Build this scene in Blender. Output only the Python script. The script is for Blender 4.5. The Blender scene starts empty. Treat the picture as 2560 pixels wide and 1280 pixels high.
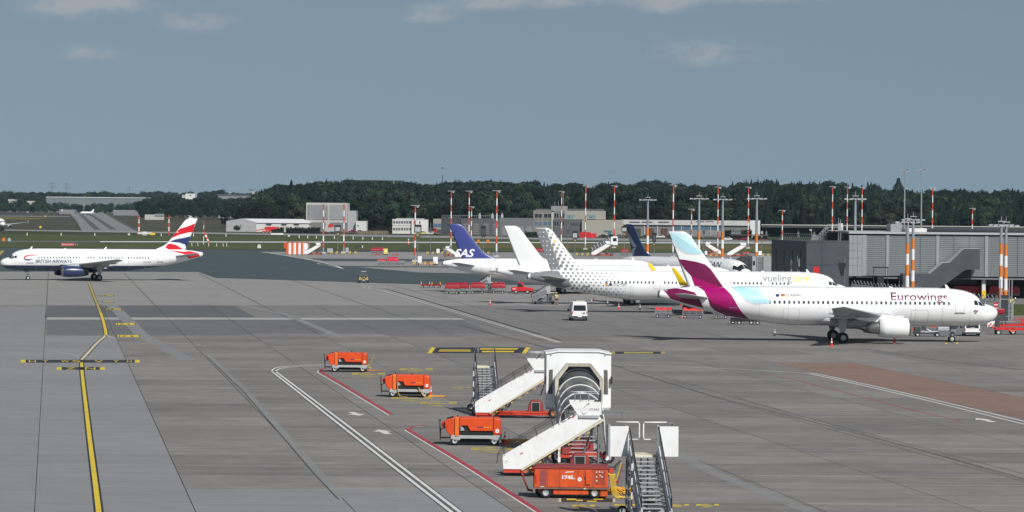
import bpy, bmesh, random, math
from math import sin, cos, tan, atan, atan2, asin, sqrt, pi, radians as R
from mathutils import Vector, Matrix
random.seed(11)
SC = bpy.context.scene
COL = SC.collection

# ------------------------------------------------------------------ camera
FPX, CAMH, HZ, ROLL = 8500.0, 14.9, 509.0, 0.009
PITCH = atan((640 - HZ) / FPX)
CFWD = Vector((0, cos(PITCH), -sin(PITCH)))
_r0, _u0 = Vector((1, 0, 0)), Vector((0, sin(PITCH), cos(PITCH)))
CRIGHT = _r0 * cos(ROLL) + _u0 * sin(ROLL)
CUP = _u0 * cos(ROLL) - _r0 * sin(ROLL)
CPOS = Vector((0, 0, CAMH))
cd = bpy.data.cameras.new('camera')
cam = bpy.data.objects.new('camera', cd)
COL.objects.link(cam)
cd.sensor_width = 36.0
cd.lens = 36.0 * FPX / 2560.0
cd.clip_start, cd.clip_end = 1.0, 30000.0
cam.matrix_world = Matrix(((CRIGHT.x, CUP.x, -CFWD.x, 0), (CRIGHT.y, CUP.y, -CFWD.y, 0),
                           (CRIGHT.z, CUP.z, -CFWD.z, CAMH), (0, 0, 0, 1)))
SC.camera = cam

# ------------------------------------------------------------------ sun, sky, exposure
SUN_DIR = Vector((0.50, -1.0, 1.0)).normalized()
SUN_EL = asin(SUN_DIR.z)
SUN_AZ = atan2(SUN_DIR.x, SUN_DIR.y)
sl = bpy.data.lights.new('sun', 'SUN')
sl.energy, sl.angle, sl.color = 4.5, R(0.53), (1.0, 0.965, 0.91)
so = bpy.data.objects.new('sun', sl)
COL.objects.link(so)
so.rotation_euler = SUN_DIR.to_track_quat('Z', 'Y').to_euler()
so.location = (0, 0, 300)

world = bpy.data.worlds.new('World')
SC.world = world
world.use_nodes = True
wn, wl = world.node_tree.nodes, world.node_tree.links
bg = wn['Background']
SKY_STRENGTH = 0.062
sky = wn.new('ShaderNodeTexSky')
sky.sky_type = 'NISHITA'
sky.sun_disc = False
sky.sun_elevation = SUN_EL
sky.sun_rotation = SUN_AZ
sky.air_density, sky.dust_density, sky.ozone_density = 1.0, 1.0, 1.0


def wnode(t, **k):
    n = wn.new(t)
    for a, b in k.items():
        setattr(n, a, b)
    return n


def wmath(op, a, b=None, c=None):
    n = wn.new('ShaderNodeMath')
    n.operation = op
    for i, v in enumerate((a, b, c)):
        if v is None:
            continue
        if isinstance(v, (int, float)):
            n.inputs[i].default_value = v
        else:
            wl.new(v, n.inputs[i])
    return n.outputs[0]


# the sky as seen through the summer haze: no yellow band at the horizon, the dome read from about nine degrees upwards
tc = wn.new('ShaderNodeTexCoord')
sx = wn.new('ShaderNodeSeparateXYZ')
wl.new(tc.outputs['Generated'], sx.inputs[0])
lift = wn.new('ShaderNodeCombineXYZ')
wl.new(sx.outputs[0], lift.inputs[0]); wl.new(sx.outputs[1], lift.inputs[1])
wl.new(wmath('ADD', wmath('MULTIPLY', wmath('MAXIMUM', sx.outputs[2], 0.0), 0.85), 0.150), lift.inputs[2])
nrm = wnode('ShaderNodeVectorMath', operation='NORMALIZE')
wl.new(lift.outputs[0], nrm.inputs[0])
wl.new(nrm.outputs[0], sky.inputs[0])

# clouds: soft cumulus patches standing at fixed azimuths and elevations, broken up by noise
az = wmath('MULTIPLY', wmath('ARCTAN2', sx.outputs[0], sx.outputs[1]), FPX / 100.0)   # in hundreds of photo pixels
el = wmath('MULTIPLY', wmath('ARCSINE', sx.outputs[2]), FPX / 100.0)
cv = wn.new('ShaderNodeCombineXYZ')
wl.new(az, cv.inputs[0]); wl.new(el, cv.inputs[1])


def wnoise(vec, scale, detail, rough, off=(0, 0, 0), sc=(1, 1, 1)):
    mp = wn.new('ShaderNodeMapping')
    mp.inputs['Location'].default_value = off
    mp.inputs['Scale'].default_value = sc
    wl.new(vec, mp.inputs[0])
    n = wn.new('ShaderNodeTexNoise')
    n.inputs['Scale'].default_value = scale
    n.inputs['Detail'].default_value = detail
    n.inputs['Roughness'].default_value = rough
    wl.new(mp.outputs[0], n.inputs[0])
    return n.outputs[0]


n1 = wnoise(cv.outputs[0], 1.1, 7, 0.62, (3, 1, 0), (0.8, 1.5, 1))
n2 = wnoise(cv.outputs[0], 0.35, 5, 0.6, (9, 4, 0), (0.6, 1.3, 1))
CLOUDS = [(180, 20, 125, 42, 1.0), (500, 62, 105, 36, .55), (235, 140, 75, 28, .6), (1060, 45, 80, 30, .55),
          (1180, 8, 120, 30, .65), (1400, 2, 150, 34, .62), (1650, 16, 70, 34, .7), (1880, -6, 260, 30, .6),
          (1760, 140, 145, 42, .62), (320, 5, 80, 34, .6), (-260, 60, 160, 44, .8), (2900, 40, 190, 50, .8),
          (3400, 150, 150, 40, .6), (-700, 120, 170, 40, .6)]
tot = None
shade = None
for (px, py, rx, ry, a) in CLOUDS:
    cx, cy = (px - 1280) / 100.0, (HZ - py + ROLL * (px - 1280)) / 100.0
    dx = wmath('DIVIDE', wmath('SUBTRACT', az, cx), rx / 100.0)
    dy = wmath('DIVIDE', wmath('SUBTRACT', el, cy), ry / 100.0)
    dyn = wmath('MULTIPLY', wmath('MINIMUM', dy, 0.0), 1.5)          # flatter base
    dyp = wmath('MAXIMUM', dy, 0.0)
    r2 = wmath('ADD', wmath('MULTIPLY', dx, dx), wmath('ADD', wmath('MULTIPLY', dyn, dyn), wmath('MULTIPLY', dyp, dyp)))
    g = wmath('MULTIPLY', wmath('POWER', 2.718, wmath('MULTIPLY', r2, -1.0)), a * 1.3)
    tot = g if tot is None else wmath('ADD', tot, g)
dens = wmath('MULTIPLY', tot, wmath('ADD', wmath('MULTIPLY', n1, 2.4), -0.55))
hi = wmath('MULTIPLY', wmath('SUBTRACT', el, 6.0), 0.10)                                # general broken cloud higher up
general = wmath('MULTIPLY', wmath('MAXIMUM', wmath('MINIMUM', hi, 1.0), 0.0),
                wmath('MULTIPLY', wmath('MAXIMUM', wmath('SUBTRACT', n2, 0.50), 0.0), 2.2))
dens = wmath('ADD', dens, general)
mr = wn.new('ShaderNodeMapRange')
mr.interpolation_type = 'SMOOTHSTEP'
mr.inputs['From Min'].default_value, mr.inputs['From Max'].default_value = 0.04, 0.85
wl.new(dens, mr.inputs[0])
# the photograph's sky is a muted grey blue: a desaturating grade of the sky colour, even over the whole dome
hsv = wn.new('ShaderNodeHueSaturation')
hsv.inputs['Saturation'].default_value = 0.80
hsv.inputs['Value'].default_value = 1.0
wl.new(sky.outputs[0], hsv.inputs['Color'])
tint = wnode('ShaderNodeMix', data_type='RGBA', blend_type='MULTIPLY')
tint.inputs[0].default_value = 1.0
tint.inputs[7].default_value = (0.95, 1.0, 0.98, 1)
wl.new(hsv.outputs[0], tint.inputs[6])
cm = wnode('ShaderNodeMix', data_type='RGBA')
cm.inputs[7].default_value = (6.2, 6.5, 6.9, 1)
wl.new(wmath('MULTIPLY', mr.outputs[0], 0.8), cm.inputs[0])
wl.new(tint.outputs[2], cm.inputs[6])
wl.new(cm.outputs[2], bg.inputs[0])
bg.inputs[1].default_value = SKY_STRENGTH

SC.view_settings.view_transform = 'Standard'
SC.view_settings.look = 'None'
SC.view_settings.gamma = 1.0
SC.view_settings.use_curve_mapping = False
SC.view_settings.exposure = 0.0
SC.render.engine = 'CYCLES'
SC.cycles.max_bounces = 5
SC.cycles.use_denoising = True


# ------------------------------------------------------------------ pixel <-> world helpers (points of the place measured in the photo)
def ray(px, py):
    return CFWD * FPX + CRIGHT * (px - 1280) + CUP * (640 - py)


def G(px, py, z=0.0):
    r = ray(px, py)
    t = (z - CAMH) / r.z
    return CPOS + r * t


def D(px, py, Y):
    r = ray(px, py)
    return CPOS + r * (Y / r.y)


def horizon(px):
    return HZ + ROLL * (px - 1280)


def GS(px, s):
    """ground point seen in column px where one metre spans s photo pixels"""
    return G(px, horizon(px) + CAMH * s)


def topz(g, px, py):
    return D(px, py, g.y).z


def proj(p):
    v = Vector(p) - CPOS
    d = v.dot(CFWD)
    return 1280 + FPX * v.dot(CRIGHT) / d, 640 - FPX * v.dot(CUP) / d


# ------------------------------------------------------------------ mesh builder
class MB:
    def __init__(s):
        s.v, s.f, s.mi, s.sm = [], [], [], []
        s.m = 0

    def add(s, vs, fs, smooth=False):
        o = len(s.v)
        s.v.extend([tuple(p) for p in vs])
        for f in fs:
            s.f.append([i + o for i in f])
            s.mi.append(s.m)
            s.sm.append(smooth)
        return s

    def box(s, x0, x1, y0, y1, z0, z1, rz=0.0, c=(0, 0, 0)):
        vs = [(x, y, z) for z in (z0, z1) for y in (y0, y1) for x in (x0, x1)]
        if rz or c != (0, 0, 0):
            k, q = cos(rz), sin(rz)
            vs = [(c[0] + x * k - y * q, c[1] + x * q + y * k, c[2] + z) for x, y, z in vs]
        return s.add(vs, [(0, 2, 3, 1), (4, 5, 7, 6), (0, 1, 5, 4), (2, 6, 7, 3), (0, 4, 6, 2), (1, 3, 7, 5)])

    def cyl(s, p0, p1, r0, r1=None, n=10, caps=True, smooth=True):
        r1 = r0 if r1 is None else r1
        p0, p1 = Vector(p0), Vector(p1)
        d = (p1 - p0).normalized()
        a = d.orthogonal().normalized()
        b = d.cross(a)
        vs = []
        for p, r in ((p0, r0), (p1, r1)):
            for i in range(n):
                t = 2 * pi * i / n
                vs.append(p + (a * cos(t) + b * sin(t)) * r)
        s.add(vs, [(i, (i + 1) % n, n + (i + 1) % n, n + i) for i in range(n)], smooth)
        if caps:
            s.add(vs[:n], [tuple(range(n))[::-1]])
            s.add(vs[n:], [tuple(range(n))])
        return s

    def tube(s, pts, r, n=6):
        pts = [Vector(p) for p in pts]
        vs = []
        for i, p in enumerate(pts):
            d = (pts[min(i + 1, len(pts) - 1)] - pts[max(i - 1, 0)]).normalized()
            ref = Vector((0, 0, 1)) if abs(d.z) < 0.9 else Vector((1, 0, 0))
            a = d.cross(ref).normalized()
            b = a.cross(d)
            for k in range(n):
                t = 2 * pi * k / n
                vs.append(p + (a * cos(t) + b * sin(t)) * r)
        fs = []
        for i in range(len(pts) - 1):
            for k in range(n):
                fs.append((i * n + k, i * n + (k + 1) % n, (i + 1) * n + (k + 1) % n, (i + 1) * n + k))
        fs.append(tuple(range(n)))
        fs.append(tuple(range((len(pts) - 1) * n, len(pts) * n))[::-1])
        return s.add(vs, fs, True)

    def prism(s, poly, a, b, axis='y'):
        """polygon in the plane across axis, extruded from a to b"""
        n = len(poly)
        def P(p, t):
            return {'y': (p[0], t, p[1]), 'x': (t, p[0], p[1]), 'z': (p[0], p[1], t)}[axis]
        vs = [P(p, a) for p in poly] + [P(p, b) for p in poly]
        fs = [tuple(range(n))[::-1], tuple(range(n, 2 * n))] + [(i, (i + 1) % n, n + (i + 1) % n, n + i) for i in range(n)]
        return s.add(vs, fs)

    def grid(s, rows, smooth=True, wrap=False):
        n = len(rows[0])
        vs = [p for r in rows for p in r]
        fs = []
        for i in range(len(rows) - 1):
            for k in range(n if wrap else n - 1):
                k2 = (k + 1) % n
                fs.append((i * n + k, i * n + k2, (i + 1) * n + k2, (i + 1) * n + k))
        return s.add(vs, fs, smooth)

    def lathe(s, prof, c=(0, 0, 0), n=24, axis='x'):
        rows = []
        for (a, r) in prof:
            row = []
            for k in range(n):
                t = 2 * pi * k / n
                if axis == 'x':
                    row.append((c[0] + a, c[1] + r * cos(t), c[2] + r * sin(t)))
                elif axis == 'y':
                    row.append((c[0] + r * cos(t), c[1] + a, c[2] + r * sin(t)))
                else:
                    row.append((c[0] + r * cos(t), c[1] + r * sin(t), c[2] + a))
            rows.append(row)
        return s.grid(rows, True, True)

    def ngon(s, pts):
        return s.add(pts, [tuple(range(len(pts)))])

    def mesh(s, name, mats):
        me = bpy.data.meshes.new(name)
        me.from_pydata(s.v, [], s.f)
        for m in mats:
            me.materials.append(m)
        me.polygons.foreach_set('material_index', s.mi)
        me.polygons.foreach_set('use_smooth', s.sm)
        me.update()
        bm = bmesh.new()
        bm.from_mesh(me)
        bmesh.ops.recalc_face_normals(bm, faces=bm.faces)
        bm.to_mesh(me)
        bm.free()
        return me

    def build(s, name, mats, parent=None, bevel=0.0, raw=False):
        if not isinstance(mats, (list, tuple)):
            mats = [mats]
        if raw:
            me = bpy.data.meshes.new(name)
            me.from_pydata(s.v, [], s.f)
            for m in mats:
                me.materials.append(m)
            me.polygons.foreach_set('material_index', s.mi)
            me.update()
        else:
            me = s.mesh(name, mats)
        return link(name, me, parent, bevel)


def link(name, me, parent=None, bevel=0.0):
    o = bpy.data.objects.new(name, me)
    COL.objects.link(o)
    if parent is not None:
        o.parent = parent
    if bevel:
        b = o.modifiers.new('bevel', 'BEVEL')
        b.width, b.segments, b.limit_method, b.angle_limit = bevel, 2, 'ANGLE', R(40)
    return o


def tag(o, label=None, cat=None, group=None, kind=None):
    if label: o['label'] = label
    if cat: o['category'] = cat
    if group: o['group'] = group
    if kind: o['kind'] = kind
    return o


def thing(name, label, cat, loc=(0, 0, 0), rz=0.0, group=None):
    o = bpy.data.objects.new(name, None)
    o.empty_display_size = 0.3
    COL.objects.link(o)
    o.location = (loc[0], loc[1], loc[2])
    o.rotation_euler = (0, 0, rz)
    return tag(o, label, cat, group)


def copy_tree(src, label=None, loc=None, rz=None, group=None, scale=None, parent=None):
    c = src.copy()
    COL.objects.link(c)
    if parent is not None:
        c.parent = parent
    for ch in list(src.children):
        copy_tree(ch, parent=c)
    if label: c['label'] = label
    if group: c['group'] = group
    if loc is not None: c.location = (loc[0], loc[1], loc[2])
    if rz is not None: c.rotation_euler = (0, 0, rz)
    if scale is not None: c.scale = scale
    return c


def share(src, name, parent, loc):
    o = bpy.data.objects.new(name, src.data)
    COL.objects.link(o)
    o.parent = parent
    o.location = loc
    return o


def text_bm(txt, size=1.0, shear=0.0, bold=0.0, width=None, spacing=1.0):
    """flat lettering as a bmesh in the x,y plane, origin at its lower left; width fits it to that many metres"""
    cu = bpy.data.curves.new('t', 'FONT')
    cu.body, cu.size, cu.shear, cu.offset, cu.space_character = txt, size, shear, bold, spacing
    cu.resolution_u = 3
    o = bpy.data.objects.new('t', cu)
    COL.objects.link(o)
    bpy.context.view_layer.update()
    me = bpy.data.meshes.new_from_object(o.evaluated_get(bpy.context.evaluated_depsgraph_get()))
    bpy.data.objects.remove(o)
    bpy.data.curves.remove(cu)
    bm = bmesh.new()
    bm.from_mesh(me)
    bpy.data.meshes.remove(me)
    if bm.verts:
        x0 = min(v.co.x for v in bm.verts); x1 = max(v.co.x for v in bm.verts)
        k = 1.0 if width is None else width / max(x1 - x0, 1e-6)
        for v in bm.verts:
            v.co.x = (v.co.x - x0) * k
    return bm


def bm_into(mb, bm, fn):
    bm.verts.index_update()
    vs = [fn(v.co.x, v.co.y) for v in bm.verts]
    fs = [[v.index for v in f.verts] for f in bm.faces]
    mb.add(vs, fs)
    bm.free()


# ------------------------------------------------------------------ materials
MATS = {}


def mat(name, col, rough=0.5, metal=0.0, var=0.12, scale=1.5, coat=0.0, rnd=0.0, dirt=0.0, dirtcol=(0.10, 0.085, 0.07), world_co=False,
        stretch=(1, 1, 1), bump=0.0, spec=0.5, detail=5):
    if name in MATS:
        return MATS[name]
    m = bpy.data.materials.new(name)
    m.use_nodes = True
    n, l = m.node_tree.nodes, m.node_tree.links
    p = n['Principled BSDF']
    p.inputs['Roughness'].default_value = rough
    p.inputs['Metallic'].default_value = metal
    p.inputs['Coat Weight'].default_value = coat
    p.inputs['Specular IOR Level'].default_value = spec
    c = (col[0], col[1], col[2], 1)
    tcn = n.new('ShaderNodeNewGeometry' if world_co else 'ShaderNodeTexCoord')
    mp = n.new('ShaderNodeMapping')
    mp.inputs['Scale'].default_value = stretch
    l.new(tcn.outputs['Position' if world_co else 'Object'], mp.inputs[0])
    nz = n.new('ShaderNodeTexNoise')
    nz.inputs['Scale'].default_value = scale
    nz.inputs['Detail'].default_value = detail
    nz.inputs['Roughness'].default_value = 0.62
    l.new(mp.outputs[0], nz.inputs[0])
    rp = n.new('ShaderNodeMapRange')
    rp.inputs['From Min'].default_value, rp.inputs['From Max'].default_value = 0.3, 0.7
    rp.inputs['To Min'].default_value, rp.inputs['To Max'].default_value = 1 - var, 1 + var
    l.new(nz.outputs[0], rp.inputs[0])
    mul = n.new('ShaderNodeVectorMath')
    mul.operation = 'SCALE'
    mul.inputs[0].default_value = col[:3]
    l.new(rp.outputs[0], mul.inputs['Scale'])
    out = mul.outputs[0]
    if dirt:
        d = n.new('ShaderNodeTexNoise')
        d.inputs['Scale'].default_value = scale * 2.3
        d.inputs['Detail'].default_value = 8
        d.inputs['Roughness'].default_value = 0.7
        mp2 = n.new('ShaderNodeMapping')
        mp2.inputs['Scale'].default_value = (stretch[0], stretch[1], stretch[2] * 0.45)
        mp2.inputs['Location'].default_value = (5, 2, 8)
        l.new(tcn.outputs['Position' if world_co else 'Object'], mp2.inputs[0])
        l.new(mp2.outputs[0], d.inputs[0])
        dr = n.new('ShaderNodeMapRange')
        dr.inputs['From Min'].default_value, dr.inputs['From Max'].default_value = 0.52, 0.78
        dr.inputs['To Min'].default_value, dr.inputs['To Max'].default_value = 0.0, dirt
        l.new(d.outputs[0], dr.inputs[0])
        mx = n.new('ShaderNodeMix'); mx.data_type = 'RGBA'
        mx.inputs[7].default_value = (*dirtcol, 1)
        l.new(dr.outputs[0], mx.inputs[0]); l.new(out, mx.inputs[6])
        out = mx.outputs[2]
    if rnd:
        oi = n.new('ShaderNodeObjectInfo')
        r2 = n.new('ShaderNodeMapRange')
        r2.inputs['To Min'].default_value, r2.inputs['To Max'].default_value = 1 - rnd, 1 + rnd
        l.new(oi.outputs['Random'], r2.inputs[0])
        m2 = n.new('ShaderNodeVectorMath'); m2.operation = 'SCALE'
        l.new(out, m2.inputs[0]); l.new(r2.outputs[0], m2.inputs['Scale'])
        out = m2.outputs[0]
    l.new(out, p.inputs['Base Color'])
    if bump:
        b = n.new('ShaderNodeBump')
        b.inputs['Strength'].default_value = bump
        b.inputs['Distance'].default_value = 0.02
        l.new(nz.outputs[0], b.inputs['Height'])
        l.new(b.outputs[0], p.inputs['Normal'])
    MATS[name] = m
    return m


M_WHITE = mat('aircraft_white', (0.80, 0.81, 0.82), 0.28, var=0.04, scale=0.35, coat=0.3, dirt=0.16, dirtcol=(.48, .47, .45), stretch=(1, 1, .6))
M_WPAINT = mat('white_paint', (0.76, 0.77, 0.78), 0.42, var=0.05, scale=1.2, dirt=0.28, dirtcol=(.36, .33, .29))
M_WALLW = mat('white_render', (0.62, 0.63, 0.63), 0.8, var=0.05, scale=0.3)
M_LGREY = mat('light_grey_metal', (0.42, 0.44, 0.46), 0.42, 0.2, var=0.08, scale=1.5, dirt=.25)
M_WINGGREY = mat('wing_grey', (0.40, 0.42, 0.44), 0.4, var=0.05, scale=0.5)
M_GREY = mat('mid_grey_metal', (0.20, 0.215, 0.23), 0.45, 0.2, var=0.12, scale=2, dirt=.3)
M_DGREY = mat('dark_grey', (0.05, 0.055, 0.06), 0.55, var=0.15)
M_BLACK = mat('black_rubber', (0.012, 0.012, 0.013), 0.75, var=0.2)
M_GLASS = mat('dark_glass', (0.018, 0.022, 0.028), 0.08, var=0.05, spec=0.8)
M_STEEL = mat('bare_steel', (0.38, 0.38, 0.37), 0.28, 0.9, var=0.12)
M_ALU = mat('galvanised_steel', (0.50, 0.52, 0.54), 0.38, 0.55, var=0.12, scale=3)
M_RED = mat('signal_red', (0.55, 0.018, 0.022), 0.42, var=0.12, dirt=0.2)
M_REDFAB = mat('red_tarpaulin', (0.27, 0.006, 0.018), 0.45, var=0.22, scale=3, bump=.4)
M_ORANGE = mat('orange_paint', (0.64, 0.066, 0.009), 0.42, var=0.10, dirt=0.35, rnd=.08, dirtcol=(.22, .06, .03))
M_ORANGE2 = mat('light_orange_paint', (0.72, 0.15, 0.025), 0.4, var=0.07)
M_OLDORANGE = mat('worn_orange_paint', (0.58, 0.075, 0.012), 0.55, var=0.14, scale=1.2, dirt=0.75, dirtcol=(0.13, 0.05, 0.025), stretch=(1.5, 1.5, .6))
M_OLDRED = mat('faded_red_paint', (0.25, 0.032, 0.032), 0.6, var=0.15, dirt=0.5, dirtcol=(0.12, .06, .05))
M_CHRED = mat('chassis_red', (0.55, 0.05, 0.022), 0.45, var=0.1, dirt=0.35)
M_YELLOW = mat('yellow_paint', (0.76, 0.52, 0.02), 0.5, var=0.1)
M_NAVY = mat('navy_paint', (0.022, 0.035, 0.105), 0.26, var=0.05, scale=.4, coat=0.4)
M_PSAS = mat('blue_paint', (0.045, 0.058, 0.24), 0.3, var=0.05, scale=.4, coat=.3)
# ------------------------------------------------------------------ airliners
ST = [(0, 3.27, 3.17, .04), (.06, 3.50, 2.98, .26), (.2, 3.70, 2.76, .48), (.5, 3.93, 2.46, .80), (1.0, 4.12, 2.19, 1.10), (1.6, 4.30, 2.02, 1.36),
      (2.0, 4.70, 1.95, 1.50), (2.45, 5.10, 1.90, 1.61), (3.2, 5.47, 1.83, 1.76), (4.1, 5.70, 1.79, 1.88), (5.3, 5.84, 1.77, 1.95), (7.0, 5.92, 1.76, 1.975)]
ST2 = [(22.5, 5.92, 1.76, 1.975), (24.5, 5.92, 1.92, 1.96), (27, 5.92, 2.28, 1.86), (30, 5.91, 2.74, 1.64), (33, 5.86, 3.38, 1.24),
       (35, 5.74, 3.92, .90), (36.5, 5.54, 4.36, .58), (37.4, 5.38, 4.62, .40), (37.57, 5.34, 4.67, .35)]


def pchip(xs, ys):
    n = len(xs)
    h = [xs[i + 1] - xs[i] for i in range(n - 1)]
    d = [(ys[i + 1] - ys[i]) / h[i] for i in range(n - 1)]
    m = [d[0]] + [0] * (n - 2) + [d[-1]]
    for i in range(1, n - 1):
        if d[i - 1] * d[i] > 0:
            w1, w2 = 2 * h[i] + h[i - 1], h[i] + 2 * h[i - 1]
            m[i] = (w1 + w2) / (w1 / d[i - 1] + w2 / d[i])
    def f(x):
        if x <= xs[0]: return ys[0]
        if x >= xs[-1]: return ys[-1]
        i = 0
        while x > xs[i + 1]: i += 1
        t = (x - xs[i]) / h[i]
        return ((1 + 2 * t) * (1 - t) ** 2 * ys[i] + t * (1 - t) ** 2 * h[i] * m[i] + t * t * (3 - 2 * t) * ys[i + 1] + t * t * (t - 1) * h[i] * m[i + 1])
    return f


def naca(u, tc, ch):
    u = min(max(u, 0.0), 1.0)
    return 5 * tc * ch * (.2969 * sqrt(u) - .126 * u - .3516 * u * u + .2843 * u ** 3 - .1036 * u ** 4)


class Plane:
    def __init__(s, name, label, loc, rz, ext=(0.0, 0.0), side=-1, group=None, fus=None, fin=None, tailplane=None, engine=None, long_nacelle=False,
                 winglet=None, wing=None, detail=2, belly=None, fin_mats=None):
        s.e1, s.e2 = ext
        s.ex = sum(ext)
        s.side = side
        st = [a for a in ST] + [(a[0] + s.ex, a[1], a[2], a[3]) for a in ST2]
        xs = [a[0] for a in st]
        s.top, s.bot, s.hw = (pchip(xs, [a[i] for a in st]) for i in (1, 2, 3))
        s.L = xs[-1]
        s.root = thing(name, label, 'airliner', loc, rz, group)
        fus = fus or M_WHITE
        fin = fin or fus
        s.fusmat = fus
        # fuselage
        ds = [0, .02, .06, .12, .2, .32, .46, .62, .8, 1.0, 1.2, 1.4, 1.6, 1.75, 1.9, 2.05, 2.2, 2.4, 2.6, 2.9, 3.2, 3.6, 4.1, 4.7, 5.3, 6, 7]
        k = 7.0
        while k < 22.5 + s.ex - .5:
            k += 1.25
            ds.append(k)
        ds += [a + s.ex for a in [23 + .5 * i for i in range(29)] + [37.3, 37.57]]
        ds = sorted(set(d for d in ds if d <= s.L + 1e-6))
        NT = 44
        mb = MB()
        rows = []
        for d in ds:
            rows.append([s.P(d, 2 * pi * i / NT) for i in range(NT)])
        mb.grid(rows, True, True)
        mb.ngon(rows[0])
        me = mb.mesh('fuselage', [fus] + ([belly[1]] if belly else []))
        if belly:
            bm = bmesh.new(); bm.from_mesh(me)
            bmesh.ops.bisect_plane(bm, geom=bm.verts[:] + bm.edges[:] + bm.faces[:], plane_co=(0, 0, belly[0]), plane_no=(belly[2], 0, 1), dist=1e-5)
            for f in bm.faces:
                c = f.calc_center_median()
                if (c - Vector((0, 0, belly[0]))).dot(Vector((belly[2], 0, 1))) < 0:
                    f.material_index = 1
            bm.to_mesh(me); bm.free()
        s.fus = link('fuselage', me, s.root)
        # belly fairing
        fb = MB(); rows = []
        a0, a1 = 9.6 + s.e1, 22.0 + s.e1
        for i in range(19):
            t = i / 18
            w = min(1.0, (t / .16) ** .5, ((1 - t) / .42) ** .62) if 0 < t < 1 else 0.02
            row = []
            for j in range(25):
                th = pi * j / 24
                row.append((-(a0 + (a1 - a0) * t), 2.36 * w * (abs(cos(th)) ** .75) * (1 if cos(th) > 0 else -1), 2.98 - .25 * t - 1.42 * w * (sin(th) ** .8)))
            rows.append(row)
        fb.grid(rows)
        fb.build('belly_fairing', belly[1] if belly else fus, s.root)
        # exhaust of the auxiliary power unit
        ap = MB()
        z0 = (s.top(s.L) + s.bot(s.L)) / 2
        ap.lathe([(-s.L + .45, .415), (-s.L - .02, .37), (-s.L - .02, .28), (-s.L + .3, .2), (-s.L + .3, .0)], (0, 0, z0), 20)
        ap.build('tail_exhaust', [M_GREY], s.root)
        # fin
        s.z0, s.z1 = 5.45, 11.76
        fm = MB(); rows = []
        zs = [5.45, 5.7, 5.9, 6.1, 6.35, 6.6, 6.9, 7.3, 8, 9, 10, 11, 11.45, 11.65, 11.76]
        us = [0, .01, .03, .07, .13, .22, .35, .5, .65, .8, .92, 1.0]
        for z in zs:
            le, te = s.LE(z), s.TE(z)
            k = 1.0 if z < 11.6 else (.75 if z < 11.7 else .25)
            row = [(-(le + (te - le) * u), naca(u, s.ftc(z), te - le) * k, z) for u in us] + [(-(le + (te - le) * u), -naca(u, s.ftc(z), te - le) * k, z) for u in us[-2:0:-1]]
            rows.append(row)
        fm.grid(rows, True, True)
        fm.ngon(rows[-1])
        s.fin = fm.build('tail_fin', fin, s.root)
        s.tailplanes(tailplane or M_WINGGREY)
        s.wings(wing or M_WINGGREY, winglet)
        s.engines(engine or fus, long_nacelle)
        s.gear()
        s.cockpit(detail)

    def P(s, d, th, off=0.0):
        zc, h, w = (s.top(d) + s.bot(d)) / 2, (s.top(d) - s.bot(d)) / 2, s.hw(d)
        return Vector((-d, (w + off) * sin(th), zc + (h + off) * cos(th)))

    def LE(s, z):
        v = 30.0 + (z - 5.9) * (34.15 - 30.0) / (11.4 - 5.9)
        if z < 7.3: v -= 2.0 * ((7.3 - z) / 1.6) ** 2 * .9
        if z > 11.4: v += (z - 11.4) ** 1.6 * 2.2
        return v + s.ex

    def TE(s, z):
        return 34.35 + (z - 5.9) * (36.55 - 34.35) / (11.76 - 5.9) + s.ex

    def ftc(s, z):
        return .10 if z > 7.3 else .10 * (s.TE(7.3) - s.LE(7.3)) / (s.TE(z) - s.LE(z))

    # --- surfaces for print: side view coordinates (distance from the nose, height) -> point on the skin
    def on_fus(s, d, z, off=.014):
        zc, h, w = (s.top(d) + s.bot(d)) / 2, (s.top(d) - s.bot(d)) / 2, s.hw(d)
        t = max(-.9995, min(.9995, (z - zc) / h))
        th = math.acos(t) * s.side
        return s.P(d, th, off)

    def on_fin(s, d, z, off=.02):
        le, te = s.LE(z), s.TE(z)
        u = (d - le) / (te - le)
        return Vector((-d, s.side * (naca(u, s.ftc(z), te - le) + off), z))

    def print_bm(s, mb, bm, fn, zs=.22, dstep=.5):
        if not bm.faces:
            bm.free(); return
        bmesh.ops.triangulate(bm, faces=bm.faces[:])
        if zs is None or zs < .3:
            zc, h = 3.84, 2.08
            lo = min(v.co[1] for v in bm.verts); hi = max(v.co[1] for v in bm.verts)
            for i in range(1, 40):
                z = zc + h * cos(pi * i / 40)
                if lo < z < hi:
                    bmesh.ops.bisect_plane(bm, geom=bm.verts[:] + bm.edges[:] + bm.faces[:], plane_co=(0, z, 0), plane_no=(0, 1, 0), dist=1e-6)
        for axis, step in ((1, zs), (0, dstep)):
            lo = min(v.co[axis] for v in bm.verts); hi = max(v.co[axis] for v in bm.verts)
            k = math.floor(lo / step) + 1
            while k * step < hi:
                co, no = [0, 0, 0], [0, 0, 0]
                co[axis] = k * step; no[axis] = 1
                bmesh.ops.bisect_plane(bm, geom=bm.verts[:] + bm.edges[:] + bm.faces[:], plane_co=co, plane_no=no, dist=1e-6)
                k += 1
        bm_into(mb, bm, fn)

    def px(s, x, y, off=1.9):
        """photo pixel -> (distance from the nose, height) on the plane's side"""
        mw = s.root.matrix_basis.inverted()
        o, r = mw @ CPOS, mw.to_3x3() @ ray(x, y)
        t = (s.side * off - o.y) / r.y
        p = o + r * t
        return (-p.x, p.z)

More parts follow.
